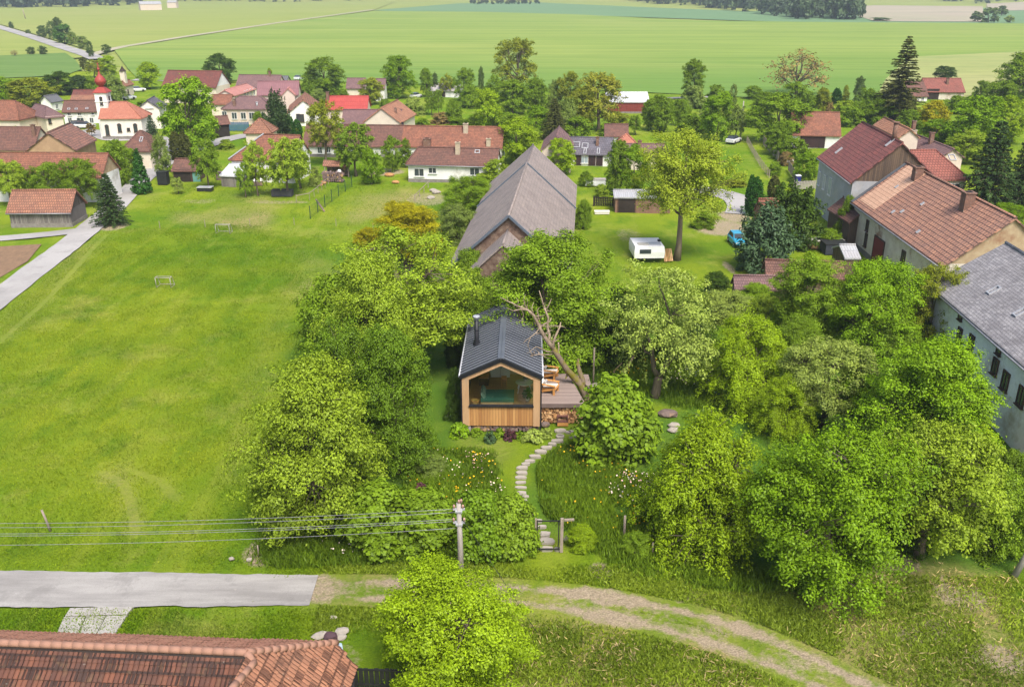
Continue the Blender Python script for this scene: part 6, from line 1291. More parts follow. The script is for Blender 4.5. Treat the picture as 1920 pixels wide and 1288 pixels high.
 ('bush', 850, 790, 740, 36, 'dark', 'lower dark fern bush along the left wall of the tiny house'), ('bush', 852, 750, 690, 34, 'dark', 'upper dark fern bush along the left wall of the tiny house'),
 ('yew', 1578, 405, 365, 40, 'mid', 'ivy clad corner of bushes between the two farmhouses'), ('bush', 1590, 455, 370, 44, 'mid', 'tall ivy thicket climbing the old farmhouse'),
 ('bush', 884, 640, 505, 90, 'mid', 'green bush directly behind the left half of the tiny house', GR4), ('bush', 945, 590, 470, 100, 'light', 'light bush at the porch of the big barn', GR4),
 ('feathery', 1500, 720, 590, 110, 'mid', 'green shrub behind the pale fruit tree', GR4), ('bush', 1620, 830, 690, 120, 'vivid', 'green shrub filling the middle of the right thicket', GR4), ('feathery', 1640, 1010, 850, 120, 'bright', 'yellow green shrub between the massive green tree and the pale flowering one', GR4),
 ('bush', 1850, 1010, 880, 130, 'vivid', 'green shrub left of the leaning pole', GR4), ('bush', 1905, 960, 850, 90, 'mid', 'tall shrub at the right picture edge below the blue white wall', GR4), ('feathery', 1780, 830, 690, 110, 'vivid', 'green tree against the blue white wall', GR4), ('bush', 1560, 640, 545, 80, 'light', 'light shrub between the grey green and the bright green tree', GR4), ('bush', 1690, 700, 600, 90, 'mid', 'shrub below the olive tree at the slate farmhouse', GR4), ('bush', 1440, 620, 555, 80, 'light', 'light shrub above the bright feathery tree', GR4), ('bush', 1010, 470, 440, 50, 'mid', 'green sprig bush in front of the barn roof', GR4),
 # more greenery between the houses
 ('bush', 20, 262, 238, 40, 'mid', 'green shrub between the low red roof and the dark roofed farmhouse'), ('bush', 108, 232, 214, 16, 'rust', 'dark flowering shrub between the cream house and the rectory'),
 ('round', 245, 330, 278, 40, 'mid', 'second dark green tree right behind the emerald cone tree'), ('bush', 283, 300, 276, 30, 'mid', 'low shrub at the foot of the blue green spruce'), ('bush', 300, 215, 196, 24, 'mid', 'green shrub below the black slate roof'), ('bush', 262, 206, 190, 26, 'mid', 'green shrub right of the church roof'),
 ('bush', 385, 262, 240, 40, 'mid', 'shrub between the huge vivid tree and the village street'), ('bush', 420, 282, 262, 30, 'light', 'pale shrub left of the white trimmed hip'), ('bush', 476, 246, 232, 24, 'mid', 'shrub left of the orange pyramid roof'), ('bush', 548, 236, 214, 26, 'dark', 'dark shrub between the yew and the salmon gable'),
 ('bush', 572, 176, 156, 30, 'mid', 'round shrub beside the cars behind the plum coloured roof'), ('bush', 640, 190, 168, 30, 'mid', 'green shrub below the small grey brown cottage'), ('bush', 722, 214, 186, 30, 'mid', 'green shrub between the scarlet roof and the pale orange slope'), ('bush', 505, 140, 128, 10, 'bright', 'small bright shrub at the edge of the wheat'),
 ('bush', 955, 240, 212, 60, 'mid', 'broad shrubbery under the great maple'), ('bush', 860, 246, 222, 60, 'mid', 'shrubbery along the back of the very long red roof'), ('bush', 990, 270, 236, 50, 'light', 'light shrub left of the vivid green tree'), ('bush', 1084, 262, 220, 60, 'mid', 'shrub mass under the rounded olive tree'), ('bush', 1140, 256, 232, 40, 'mid', 'shrub at the foot of the ochre leaved maple'),
 ('bush', 1250, 205, 184, 40, 'mid', 'shrub right of the red metal barn'), ('bush', 1330, 232, 200, 50, 'grey', 'grey shrub left of the wide olive green tree'), ('bush', 1420, 240, 206, 50, 'mid', 'shrub left of the wide olive green tree at the street'), ('bush', 1280, 215, 186, 40, 'mid', 'shrub row under the tall slim tree'), ('round', 1430, 215, 172, 50, 'mid', 'tree behind the wide olive green tree'),
 ('bush', 1530, 205, 180, 46, 'mid', 'shrub behind the left end of the rust red barn roof'), ('bush', 1590, 218, 190, 50, 'light', 'pale shrub behind the right end of the rust red barn roof'), ('round', 1640, 235, 185, 60, 'mid', 'tree between the dark conifer and the maroon roof'), ('bush', 1660, 205, 176, 40, 'light', 'light shrub below the brown roofed distant wing'), ('bush', 1800, 215, 180, 60, 'mid', 'shrub mass below the distant red roofed house'), ('round', 1870, 215, 150, 60, 'mid', 'tree left of the big green tree at the mown field'), ('round', 1700, 262, 205, 46, 'mid', 'tree behind the faded pink tiled wing'),
 ('bush', 1455, 330, 306, 30, 'mid', 'shrub on the near side of the grey board fence'), ('bush', 1100, 350, 322, 30, 'mid', 'shrub before the slate roofed house'), ('bush', 1130, 372, 346, 30, 'light', 'pale shrub left of the green pair before the wood shed'), ('bush', 1320, 430, 398, 50, 'mid', 'dark shrub right of the walnut trunk'), ('bush', 945, 400, 372, 40, 'mid', 'shrub squeezed between the bungalow garden and the barn'),
 # far clumps
 ('blob', 1832, 41, 22, 26, 'far', 'leftmost small tree on the bare far field', GR5), ('blob', 1853, 43, 16, 34, 'far', 'biggest dark tree on the bare far field', GR5), ('blob', 1878, 30, 12, 26, 'far', 'tree behind the biggest one on the bare far field', GR5), ('blob', 1894, 43, 30, 22, 'grey', 'pale bush right of the biggest tree on the bare far field', GR5),
 ('blob', 1652, 40, 34, 46, 'far', 'low dark hedge on the far field right of the forest', GR5),
]
for t in T:
    k, u, vb, vt, w_, c, lab = t[:7]; g = t[7] if len(t) > 7 else None; sh = t[8] if len(t) > 8 else True
    nm = {'bush': 'shrub', 'herb': 'garden_plant', 'lush': 'shrub', 'yew': 'conifer', 'column': 'thuja', 'cone': 'conifer', 'spruce': 'spruce', 'low_spruce': 'spruce', 'sparse_spruce': 'spruce', 'apple': 'fruit_tree', 'oldapple': 'fruit_tree'}.get(k, 'broadleaf_tree')
    cat = {'bush': 'shrub', 'herb': 'plant', 'lush': 'shrub'}.get(k, 'tree')
    o = plant(k, u, vb, vt, w_, c, lab, g, nm, cat, shift=sh)
    if k == 'oldapple':                                    # its own forked trunk, as in the photo
        Y0 = o.location.y; b = MB(); fp = lambda pts: [gy(u_, v_, Y0+d_)-o.location for u_, v_, d_ in pts]
        b.tube(fp([(1229, 750, 0), (1229, 735, 0), (1228, 712, 0), (1226, 704, 0)]), [.42, .36, .32, .30], 9)
        b.tube(fp([(1227, 708, 0), (1220, 688, -.2), (1211, 668, -.4), (1208, 656, -.5), (1213, 640, -.5), (1217, 618, -.3), (1217, 596, 0), (1212, 580, .2), (1203, 568, .3), (1192, 556, .4)]), [.27, .24, .22, .23, .17, .14, .12, .1, .07, .03], 8)
        b.tube(fp([(1228, 706, 0), (1236, 690, .2), (1240, 668, .3), (1244, 650, .3), (1254, 636, .2), (1268, 626, 0), (1286, 616, -.3), (1306, 618, -.6)]), [.24, .2, .18, .15, .12, .09, .06, .03], 8)
        b.tube(fp([(1244, 650, .3), (1248, 630, .6), (1255, 606, .8), (1262, 580, 1)]), [.13, .1, .07, .03], 7); b.tube(fp([(1217, 600, 0), (1228, 578, -.1), (1242, 556, -.2), (1252, 540, -.2), (1256, 520, -.2)]), [.1, .09, .07, .05, .03], 7)
        b.tube(fp([(1245, 660, .3), (1258, 662, .2), (1268, 652, 0), (1276, 640, -.1)]), [.1, .08, .06, .03], 6); b.tube(fp([(1212, 580, .2), (1205, 592, -.4), (1190, 588, -.8)]), [.06, .05, .02], 5)
        q = [c_ for c_ in o.children if c_.name.startswith('trunk')][0]; q.data = b.mesh('trunk_forked', M_BARK); q.scale = (1, 1, 1)
# avenue of little trees on the far crest: nothing tells them apart
for i, (u, w_) in enumerate(((884, 9), (891, 7), (897, 8), (904, 9), (912, 10), (924, 9), (932, 8), (941, 10), (952, 10), (958, 8), (963, 9), (972, 11), (980, 9), (986, 8), (994, 8), (1006, 11))):
    plant('blob', u, 7.5+(i % 3)*.6, -3, w_, (.045, .085, .05), 'small dark tree in the row on the far crest at top centre', 'row of trees on the far crest', 'far_tree', 'tree', False)
# the forest on the right and the woods on the left: far-off masses
def forest(name, pts, n, h, col, seed):
    g = np.random.default_rng(seed); Pw = W2(pts); a = np.array(Pw); lo, hi = a.min(0), a.max(0); q = np.zeros((0, 2))
    while len(q) < n:
        z = lo+(hi-lo)*g.random((n*3, 2)); q = np.concatenate([q, z[inpoly(z[:, 0], z[:, 1], Pw)]])
    q = q[:n]; me0 = PROTO['blob'][0][0][0]; V = np.empty(len(me0.vertices)*3, np.float32); me0.vertices.foreach_get('co', V); V = V.reshape(-1, 3)
    LV = np.empty(len(me0.polygons), np.float32); me0.attributes['lv'].data.foreach_get('value', LV); out, lv = [], []
    step = 3; idx = np.arange(0, len(LV), step); V4 = V.reshape(-1, 4, 3)[idx]
    for x, y in q:
        s = h*(.75+.5*g.random()); an = g.random()*6.28; R_ = np.array([[math.cos(an), -math.sin(an), 0], [math.sin(an), math.cos(an), 0], [0, 0, 1]], np.float32)
        v = (V4*np.array([s*.42, s*.42, s/1.7], np.float32)) @ R_.T; c = v.mean(1, keepdims=True); v = c+(v-c)*1.5; out.append(v+np.array([x, y, 0], np.float32)); lv.append(np.clip(LV[idx]*.5+g.random()*.5, 0, 1))
    V4 = np.concatenate(out); n4 = len(V4); me = bpy.data.meshes.new(name); me.vertices.add(n4*4); me.vertices.foreach_set('co', V4.ravel()); me.loops.add(n4*4); me.loops.foreach_set('vertex_index', np.arange(n4*4, dtype=np.int32))
    me.polygons.add(n4); me.polygons.foreach_set('loop_start', np.arange(0, n4*4, 4, dtype=np.int32)); me.materials.append(M_LEAF); at = me.attributes.new('lv', 'FLOAT', 'FACE'); at.data.foreach_set('value', np.concatenate(lv).astype(np.float32)); me.update(calc_edges=True)
    o = bpy.data.objects.new(name, me); COL.objects.link(o); o['kind'] = 'stuff'; o.color = (*col, 1); return o
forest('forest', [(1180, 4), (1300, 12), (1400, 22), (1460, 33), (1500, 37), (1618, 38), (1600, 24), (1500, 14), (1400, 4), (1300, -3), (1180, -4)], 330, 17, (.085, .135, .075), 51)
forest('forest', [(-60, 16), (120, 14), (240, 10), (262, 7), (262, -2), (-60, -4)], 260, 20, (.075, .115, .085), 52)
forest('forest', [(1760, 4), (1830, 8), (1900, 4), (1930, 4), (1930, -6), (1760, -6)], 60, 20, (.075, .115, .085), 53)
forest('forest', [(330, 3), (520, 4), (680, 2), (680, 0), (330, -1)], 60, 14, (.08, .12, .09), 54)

# ---------------------------------------------------------------- poles, cables, fences, vehicles and small things
M_POLE = mat('weathered_concrete', (.42, .385, .35), (.33, .30, .27), 1.5, stretch=(4, 4, .6), bmp=.4); M_PORC = mat('porcelain', (.5, .33, .26), (.35, .2, .15), 4, rough=.3); M_GREYW = mat('grey_post_wood', (.36, .30, .24), (.25, .20, .16), 3, stretch=(5, 5, .6), bmp=.4)
M_GREENM = mat('green_metal', (.02, .055, .035), (.025, .07, .045), 3, rough=.5)
PB = gz(865, 1080); ptop = gy(862, 943, PB.y).z; up_ = empty('utility_pole', PB, 0, 'grey concrete utility pole with insulators in front of the hedge', 'utility pole')
b = MB(); b.tube([(0, 0, -.3), (-.02, 0, ptop*.5), (-.05, 0, ptop)], [.17, .145, .12], 10); b.build('pole', M_POLE, up_)
PZ = [gy(857, v, PB.y).z for v in (954, 960, 973, 977, 990)]
for z in (ptop-.35, ptop-1.15): b = MB(); b.box((-.04, -.02, z), (.62, .12, .10)); b.box((-.04, -.02, z-.1), (.36, .3, .1)); b.build('crossarm', M_STEEL, up_)
for i, (x, z) in enumerate(((-.26, ptop-.28), (.2, ptop-.28), (0, ptop+.02), (-.3, ptop-1.08), (.25, ptop-1.08), (.12, ptop+.06))):
    b = MB(); b.lathe([(.03, -.06), (.035, 0), (.075, .03), (.05, .08), (.085, .11), (.05, .17), (.03, .2)], (x-.03, -.02, z), 10); b.build('insulator', M_PORC, up_)
names = ('topmost overhead cable running left from the utility pole', 'second overhead cable from the top left of the pole', 'third overhead cable from the top left of the pole', 'fourth overhead cable from the top left of the pole', 'lowest overhead cable running left from the pole')
for lab, z, vl in zip(names, PZ, (981, 989, 1000.5, 1004.5, 1022)):
    e = gy(-30, vl, PB.y+.6); b = MB(); a_ = Vector((PB.x-.25, PB.y, z))
    P = [a_.lerp(e, t)-Vector((0, 0, .22*4*t*(1-t))) for t in np.linspace(0, 1, 16)]; e2 = e+(e-a_)*.5; P.append(e2)
    b.tube(P, .013, 5); o = b.build('overhead_cable', M_GUTTER); tag(o, lab, 'cable', 'overhead cables of the utility pole')
b = MB(); e = gz(1010, 1190); b.tube([Vector((PB.x+.1, PB.y, ptop-.9)), e], .014, 5); tag(b.build('guy_wire', M_IRON), 'dark wire slanting from the utility pole down to the right', 'wire')
def post(u, vb, vt, r, label, name='post', m=None, lean=(0, 0), cat='post', group=None):
    p = gz(u, vb); z = gy(u, vt, p.y).z; b = MB(); b.tube([(0, 0, -.2), (lean[0]*.5, lean[1]*.5, z*.5), (lean[0], lean[1], z)], [r*1.1, r, r*.9], 8); o = b.build(name, m or M_GREYW); o.location = p; return tag(o, label, cat, group)
post(1900, 1080, 985, .17, 'grey pole leaning at the right picture edge', 'leaning_pole', M_POLE, (1.0, 0), 'pole')
post(94, 992, 956, .07, 'short wooden stake leaning in the meadow below the cables', 'stake', lean=(-.25, 0)); post(1112, 722, 652, .075, 'tall thin wooden post right of the deck', 'stake'); post(1170, 1006, 967, .08, 'grey wooden post in the long grass right of the gate', 'stake'); post(1223, 1041, 1017, .06, 'short post below the big feathery tree', 'stake')
post(1157, 745, 700, .13, 'broken branch stump left of the pale apple tree', 'stump', M_MOSS, (.5, 0), 'stump'); post(485, 1040, 1022, .04, 'thin stake at the bare patch by the road', 'stake'); post(48, 36, 17, .35, 'far wooden electricity pole in the pasture at the upper left', 'utility_pole', lean=(-1, 0), cat='utility pole'); post(1388, 260, 190, .12, 'lamp post behind the grey green tree', 'lamp_post', M_POLE, cat='lamp post')
b = MB(); p = gz(1190, 690); b.tube([(-1.2, 0, 0), (-.6, 0, 1.5), (.2, 0, 2.4), (.7, 0, 3.6)], [.2, .16, .12, .07], 7); b.tube([(-.6, 0, 1.5), (-.8, 0, 2.2), (-.2, 0, 2.9)], [.1, .07, .03], 5); o = b.build('dead_branch', M_MOSS); o.location = gz(1168, 745); tag(o, 'bare curved dead trunk left of the pale apple tree', 'dead tree')
# gate
gp = gz(1029, 1033); ga = empty('garden_gate', gp, 0, 'thin dark metal garden gate with grey posts on the stone path', 'gate'); zt = gy(1029, 975, gp.y).z; s_ = 1/ppm(gp); xl, xr_ = (1007-1029)*s_, (1050-1029)*s_
b = MB(); [b.bar(a_, c_, .06, .06) for a_, c_ in (((xl, 0, .1), (xl, 0, zt)), ((xr_-.1, 0, .1), (xr_-.1, 0, zt)), ((xl, 0, zt-.05), (xr_, 0, zt-.05)), ((xl, 0, .15), (xr_, 0, .15)))]; b.build('frame', M_IRON, ga)
for x, r_ in ((xr_+.08, .085), (xl-.08, .05)): b = MB(); b.box((x, .05, zt/2), (r_*2, r_*2, zt+.15)); b.build('post', M_GREYW, ga)
b = MB(); b.bar((xr_+.2, .05, zt-.02), (xr_+.75, .1, zt-.02), .12, .1); b.build('rail', M_GREYW, ga)
# football goals
for u, vb, vt, w_, lab in ((307, 539, 521, 28, 'small white football goal nearer the camera on the meadow'), (418, 438, 422, 26, 'small white football goal farther back on the meadow')):
    p = gz(u, vb); z = gy(u, vt, p.y).z; h_ = w_/2/ppm(p); o = empty('football_goal', p, -.05, lab, 'football goal', 'small goals on the meadow'); b = MB()
    for x in (-h_, h_): b.tube([(x, 0, 0), (x, 0, z)], .035, 6)
    b.tube([(-h_, 0, z), (h_, 0, z)], .035, 6); b.build('goal_frame', M_POLE, o); b = MB()
    for x in (-h_, h_): b.tube([(x, 0, z), (x, .5, z), (x, 1.0, 0), (x, 0, 0)], .035, 6)
    b.tube([(-h_, 1.0, .03), (h_, 1.0, .03)], .035, 6); b.tube([(-h_, .5, z), (h_, .5, z)], .03, 6); b.build('back_frame', M_POLE, o)
# fences
def fence(name, label, pts, h, step, r, m, mesh=None, rails=(), cat='fence', boards=False):
    P = [gz(u, v) for u, v in pts]; o0 = P[0].copy(); o = empty(name, o0, 0, label, cat); tot = [0]
    for a_, c_ in zip(P[:-1], P[1:]): tot.append(tot[-1]+(c_-a_).length)
    def at(d):
        i = max(0, min(len(P)-2, int(np.searchsorted(tot, d))-1)); f_ = (d-tot[i])/max(1e-6, tot[i+1]-tot[i]); return P[i].lerp(P[i+1], min(1, f_))-o0
    n = max(1, round(tot[-1]/step))
    for i in range(n+1): q = at(tot[-1]*i/n); b = MB(); b.box((q.x, q.y, h/2), (r*2, r*2, h+.1)); b.build('post', m, o)
    for z in rails:
        b = MB(); [b.bar(at(tot[-1]*i/n)+Vector((0, 0, z)), at(tot[-1]*(i+1)/n)+Vector((0, 0, z)), .05, .09) for i in range(n)]; b.build('rail', m, o)
    if boards:
        b = MB(); k = int(tot[-1]/.24)
        for i in range(k): q = at(tot[-1]*(i+.5)/k); t = (at(tot[-1]*(i+.9)/k)-q); b.box((q.x, q.y, h*.5), (.2, .03, h*(.9+.1*random.random())), rz=math.atan2(t.y, t.x))
        b.build('boards', m, o)
    if mesh:
        b = MB()
        for i in range(n):
            a_, c_ = at(tot[-1]*i/n), at(tot[-1]*(i+1)/n)
            for j in range(7): b.tube([a_+Vector((0, 0, h*(j+.5)/7)), c_+Vector((0, 0, h*(j+.5)/7))], .008, 3, False)
            for j in range(12): q = a_.lerp(c_, j/12); b.tube([q, q+Vector((0, 0, h*.95))], .006, 3, False)
        b.build('wire_mesh', mesh, o)
fence('wire_fence', 'dark green post and wire fence crossing the meadow towards the bungalow', [(582, 410), (592, 402), (626, 375), (642, 363), (660, 350)], 1.7, 3.4, .045, M_GREENM, M_GREENM)
fence('wire_fence', 'faint low fence of thin stakes at the back edge of the meadow', [(300, 428), (440, 424), (577, 421), (655, 425), (700, 432)], .9, 6, .03, M_GREYW)
fence('wire_fence', 'white staked little fence inside the orchard', [(556, 380), (582, 375), (600, 360), (616, 345)], 1.1, 2.4, .03, M_GREYW, None, (1.0,))
fence('wire_fence', 'thin grey fence dividing the lawn left of the rust red barn', [(1400, 268), (1412, 290), (1424, 310), (1442, 334)], 1.3, 2.2, .05, M_GREYW, M_GREYW)
fence('board_fence', 'grey board fence in front of the wide garden shrub', [(1431, 272), (1445, 288), (1459, 303)], 1.7, 3, .06, M_GREYW, None, (), boards=True)
fence('board_fence', 'brown board fence below the bright small tree', [(1478, 320), (1487, 334), (1497, 347)], 1.6, 3, .06, M_GREYW, None, (), boards=True)
fence('panel_fence', 'pale grey panel fence between hedge and grey farmhouse', [(1488, 356), (1508, 355), (1528, 354)], 1.3, 3, .06, M_POLE, None, (), boards=True)
fence('picket_fence', 'dark lattice fence at the bottom beside the tiled roof corner', [(664, 1290), (726, 1291), (762, 1294)], 1.2, 2, .05, M_IRON, None, (.25, 1.1), boards=True)
fence('garden_fence', 'low white rail beside the rubble heap below the bungalow', [(778, 377), (790, 365), (803, 352)], .9, 3, .05, M_GREYW, None, (.85,))
fence('stone_fence', 'low dark fence of stacked stones left of the wood shed', [(1113, 386), (1130, 386), (1150, 387)], 1.3, 3, .08, M_DARK, None, (.4, .8, 1.2), 'wall', True)
b = MB(); p = gz(606, 395); b.bar((-.9, 0, 1.6), (.3, -.6, 0), .3, .06); o = b.build('plank', M_OLDLOG); o.location = p; tag(o, 'wide old board leaning against the green wire fence', 'board')
# blue car
cp = gz(1382, 458); car = empty('parked_car', cp, R(3), 'small blue hatchback parked on the grass by the yews', 'car'); M_CAR = mat('car_blue', (.03, .33, .52), (.03, .30, .48), 1, rough=.25, spec=.6); M_TYRE = mat('tyre', (.02, .02, .02)); M_LAMP = mat('headlamp', (.7, .72, .75), rough=.15, spec=.8); M_PLATE = mat('white_plate', (.8, .8, .8))
def loft(secs, m, name, par):
    b = MB()
    for (P0, P1) in zip(secs[:-1], secs[1:]):
        n = len(P0)
        for i in range(n): b.face([P0[i], P0[(i+1) % n], P1[(i+1) % n], P1[i]], smooth=False)
    b.face(secs[0][::-1]); b.face(secs[-1]); o = b.build(name, m, par); o.modifiers.new('b', 'BEVEL').width = .05; o.modifiers['b'].segments = 2; o.modifiers['b'].limit_method = 'ANGLE'; return o
def sec(y, w_, z0, z1): return [(-w_, y, z0+.08), (-w_*.94, y, z0), (w_*.94, y, z0), (w_, y, z0+.08), (w_, y, z1-.12), (w_*.88, y, z1), (-w_*.88, y, z1), (-w_, y, z1-.12)]
loft([sec(-1.9, .66, .3, .62), sec(-1.75, .78, .22, .74), sec(-.9, .82, .2, .92), sec(.9, .82, .2, .95), sec(1.75, .78, .25, .92), sec(1.88, .7, .35, .8)], M_CAR, 'body', car)
loft([[(-.74, -.85, .88), (.74, -.85, .88), (.74, 1.7, .88), (-.74, 1.7, .88)], [(-.60, -.15, 1.42), (.60, -.15, 1.42), (.58, 1.35, 1.42), (-.58, 1.35, 1.42)]], M_CAR, 'cabin', car)
b = MB(); b.face([(-.63, -.80, .96), (.63, -.80, .96), (.54, -.24, 1.39), (-.54, -.24, 1.39)]); b.build('windscreen', M_PANE, car)
for s in (-1, 1):
    b = MB(); b.face([(s*.735, -.6, .95), (s*.735, 1.4, .95), (s*.61, 1.2, 1.37), (s*.61, -.1, 1.37)][::s]); b.build('side_window', M_PANE, car); b = MB(); b.box((s*.56, -1.83, .62), (.3, .12, .15)); b.build('headlight', M_LAMP, car); b = MB(); b.box((s*.9, -.55, .98), (.16, .1, .12)); b.build('mirror', M_CAR, car)
    for y in (-1.2, 1.2):
        b = MB(); b.tube([(s*.66, y, .3), (s*.84, y, .3)], .3, 14); wh = b.build('wheel', M_TYRE, car); b = MB(); b.tube([(s*.8, y, .3), (s*.85, y, .3)], .17, 10); b.build('rim', M_STEEL, wh)
b = MB(); b.box((0, -1.92, .45), (.5, .02, .11)); b.build('number_plate', M_PLATE, car); b = MB(); b.box((0, -1.89, .3), (1.2, .06, .14)); b.build('grille', M_IRON, car)
# caravan
vp = gz(1216, 492); cv = empty('caravan', vp+Vector((0, 1.3, 0)), R(2), 'white boxy caravan with solar panels on its roof under the walnut', 'caravan'); zt = 1.85; M_CVW = mat('caravan_white', (.88, .88, .87), (.80, .80, .79), 1)
loft([[(-1.7, -1.4, .5), (1.7, -1.4, .5), (1.7, 2.6, .5), (-1.7, 2.6, .5)], [(-1.75, -1.45, 1.2), (1.75, -1.45, 1.2), (1.75, 2.65, 1.2), (-1.75, 2.65, 1.2)], [(-1.65, -1.35, zt), (1.65, -1.35, zt), (1.65, 2.5, zt), (-1.65, 2.5, zt)]], M_CVW, 'body', cv)
b = MB(); b.box((.75, -.2, zt+.05), (1.3, 1.1, .06)); b.build('solar_panel', mat('pale_panel', (.45, .48, .52), (.4, .42, .46)), cv); b = MB(); b.box((-.6, -.3, zt+.05), (1.2, .9, .06)); b.build('roof_hatch', mat('roof_hatch', (.52, .50, .44), (.48, .46, .4)), cv); b = MB(); b.box((1.45, .9, zt+.1), (.3, .4, .22)); b.build('vent', M_IRON, cv)
b = MB(); b.box((-.5, -1.43, 1.3), (1.3, .06, .5)); b.build('window', M_PANE, cv)
for s in (-1, 1): b = MB(); b.tube([(s*1.5, 0, .33), (s*1.7, 0, .33)], .33, 12); b.build('wheel', M_TYRE, cv)
b = MB(); [b.bar((1.9+.18*i, -1.2+.05*i, .05), (1.85+.18*i, .5, 1.1), .12, .04) for i in range(6)]; o = b.build('board_pile', M_LOG); o.location = cv.location; tag(o, 'stack of reddish boards leaning beside the white caravan', 'boards')
# garden things
def crate(u, v, d, m, name, label, cat, lid=None, rz=0.0):
    p = gz(u, v); o = empty(name, p+Vector((0, d[1]/2, 0)), rz, label, cat); b = MB(); b.box((0, 0, d[2]/2), d); q = b.build('body', m, o); b = MB(); b.box((0, 0, d[2]+.04), (d[0]+.1, d[1]+.1, .09)); b.build('lid', lid or m, o); return o
M_BIN = mat('black_plastic', (.02, .022, .022), (.03, .032, .032), 3, rough=.5)
crate(528, 369, (3.0, 1.4, .8), mat('charcoal_cover', (.05, .05, .055), (.07, .07, .075), 2), 'covered_crate', 'low dark crate under the widest orchard tree', 'crate')
crate(305, 347, (1.5, 1.3, 1.9), M_BIN, 'compost_bin', 'black compost bin at the edge of the lawn by the lane', 'compost bin'); crate(383, 359, (2.2, 1.2, .5), M_BIN, 'garden_box', 'low dark garden box with blue grey lid left of the white roofed shed', 'box', M_STEEL)
crate(471, 349, (3.2, 1.6, .7), M_OLDLOG, 'boat_cover', 'white covered low trailer in the orchard', 'trailer', M_CVW, .15); crate(1496, 350, (.7, .7, 1.6), mat('blue_plastic', (.015, .02, .16), (.02, .03, .2), 2), 'water_butt', 'dark blue rain barrel by the brown board fence', 'barrel', M_CVW)
crate(411, 338, (.9, .7, 1.2), M_OLDLOG, 'beehive', 'grey box on a stake on the lawn behind the goal', 'box'); crate(1186, 395, (1.2, .8, .8), mat('bright_blue_tarp', (.02, .2, .5), (.02, .16, .4)), 'blue_tub', 'bright blue tub in front of the wood shed', 'tub'); crate(1129, 402, (2.0, .8, .3), M_CUSH, 'rubble_pile', 'pale heap of rubble on the grass left of the wood shed', 'rubble')
crate(1117, 349, (3.2, 1.4, .9), M_CVW, 'garden_table', 'white garden table and benches behind the big barn', 'table', M_POLE); crate(1480, 307, (1.4, 1.2, .5), M_CVW, 'trough', 'pale trough by the grey board fence', 'trough')
crate(1568, 478, (2.6, 2.2, 1.2), mat('dark_blue_sheet', (.03, .035, .05), (.05, .055, .07), 2), 'covered_trailer', 'dark covered trailer left of the small grey sheet shed', 'trailer', M_IRON); crate(1550, 466, (4.0, 1.6, .9), M_LOG, 'plank_pile', 'pile of pale planks above the crumbling tiled roof', 'planks', M_CUSH, .1)
# wood shelter and scrap by the wire fence
p = gz(634, 330); o = empty('log_shelter', p, 0, 'small rust roofed log shelter in the orchard', 'shelter'); b = MB(); b.slab([[(-2.2, -1.2, 1.9), (2.2, -1.2, 1.7), (2.2, 0, 2.4), (-2.2, 0, 2.6)], [(2.2, 1.2, 1.7), (-2.2, 1.2, 1.9), (-2.2, 0, 2.6), (2.2, 0, 2.4)]], .12); b.build('roof', RT['orange'], o)
for x in (-1.9, 1.9): b = MB(); b.bar((x, -1, 0), (x, -1, 1.9), .14, .14); b.build('post', M_GREYW, o)
b = MB(); logwall(-1.8, 1.8, 0, 1.5, 0, .2, 8, b, 1.0); b.build('logs', M_OLDLOG2, o)
p = gz(624, 342); b = MB(); logwall(-1.6, 1.6, 0, 1.6, 0, .2, 9, b, 1.2); o = b.build('firewood_stack', M_OLDLOG2); o.location = p; tag(o, 'reddish firewood pile beside the rust roofed shelter', 'firewood')
for i, (u, v, s) in enumerate(((604, 345, .7), (600, 348, .5), (730, 330, .8), (742, 343, .6), (808, 372, .6), (818, 362, .7), (812, 358, .55))): rock(u, v, s, ('larger log pile left of the firewood pile', 'smaller log pile left of the firewood pile', 'brown timber heap under the dark green tree', 'pale timber edge before the bungalow', 'left rubble lump of the heap below the bungalow', 'largest rubble lump below the bungalow', 'top rubble lump below the bungalow')[i], M_LOG if i < 4 else M_STONE, .45, 'rubble_lump', 'rubble')
p = gz(637.5, 340); o = empty('garden_figure', p, 0, 'white headed garden figure at the wire fence', 'figure'); b = MB(); b.lathe([(.3, 0), (.34, .5), (.26, 1.1), (.12, 1.3)], (0, 0, 0), 10); b.build('body', M_OLDLOG, o); b = MB(); b.lathe([(.05, 1.25), (.28, 1.4), (.32, 1.6), (.2, 1.82), (.02, 1.88)], (0, 0, 0), 10); b.build('head', M_CVW, o)
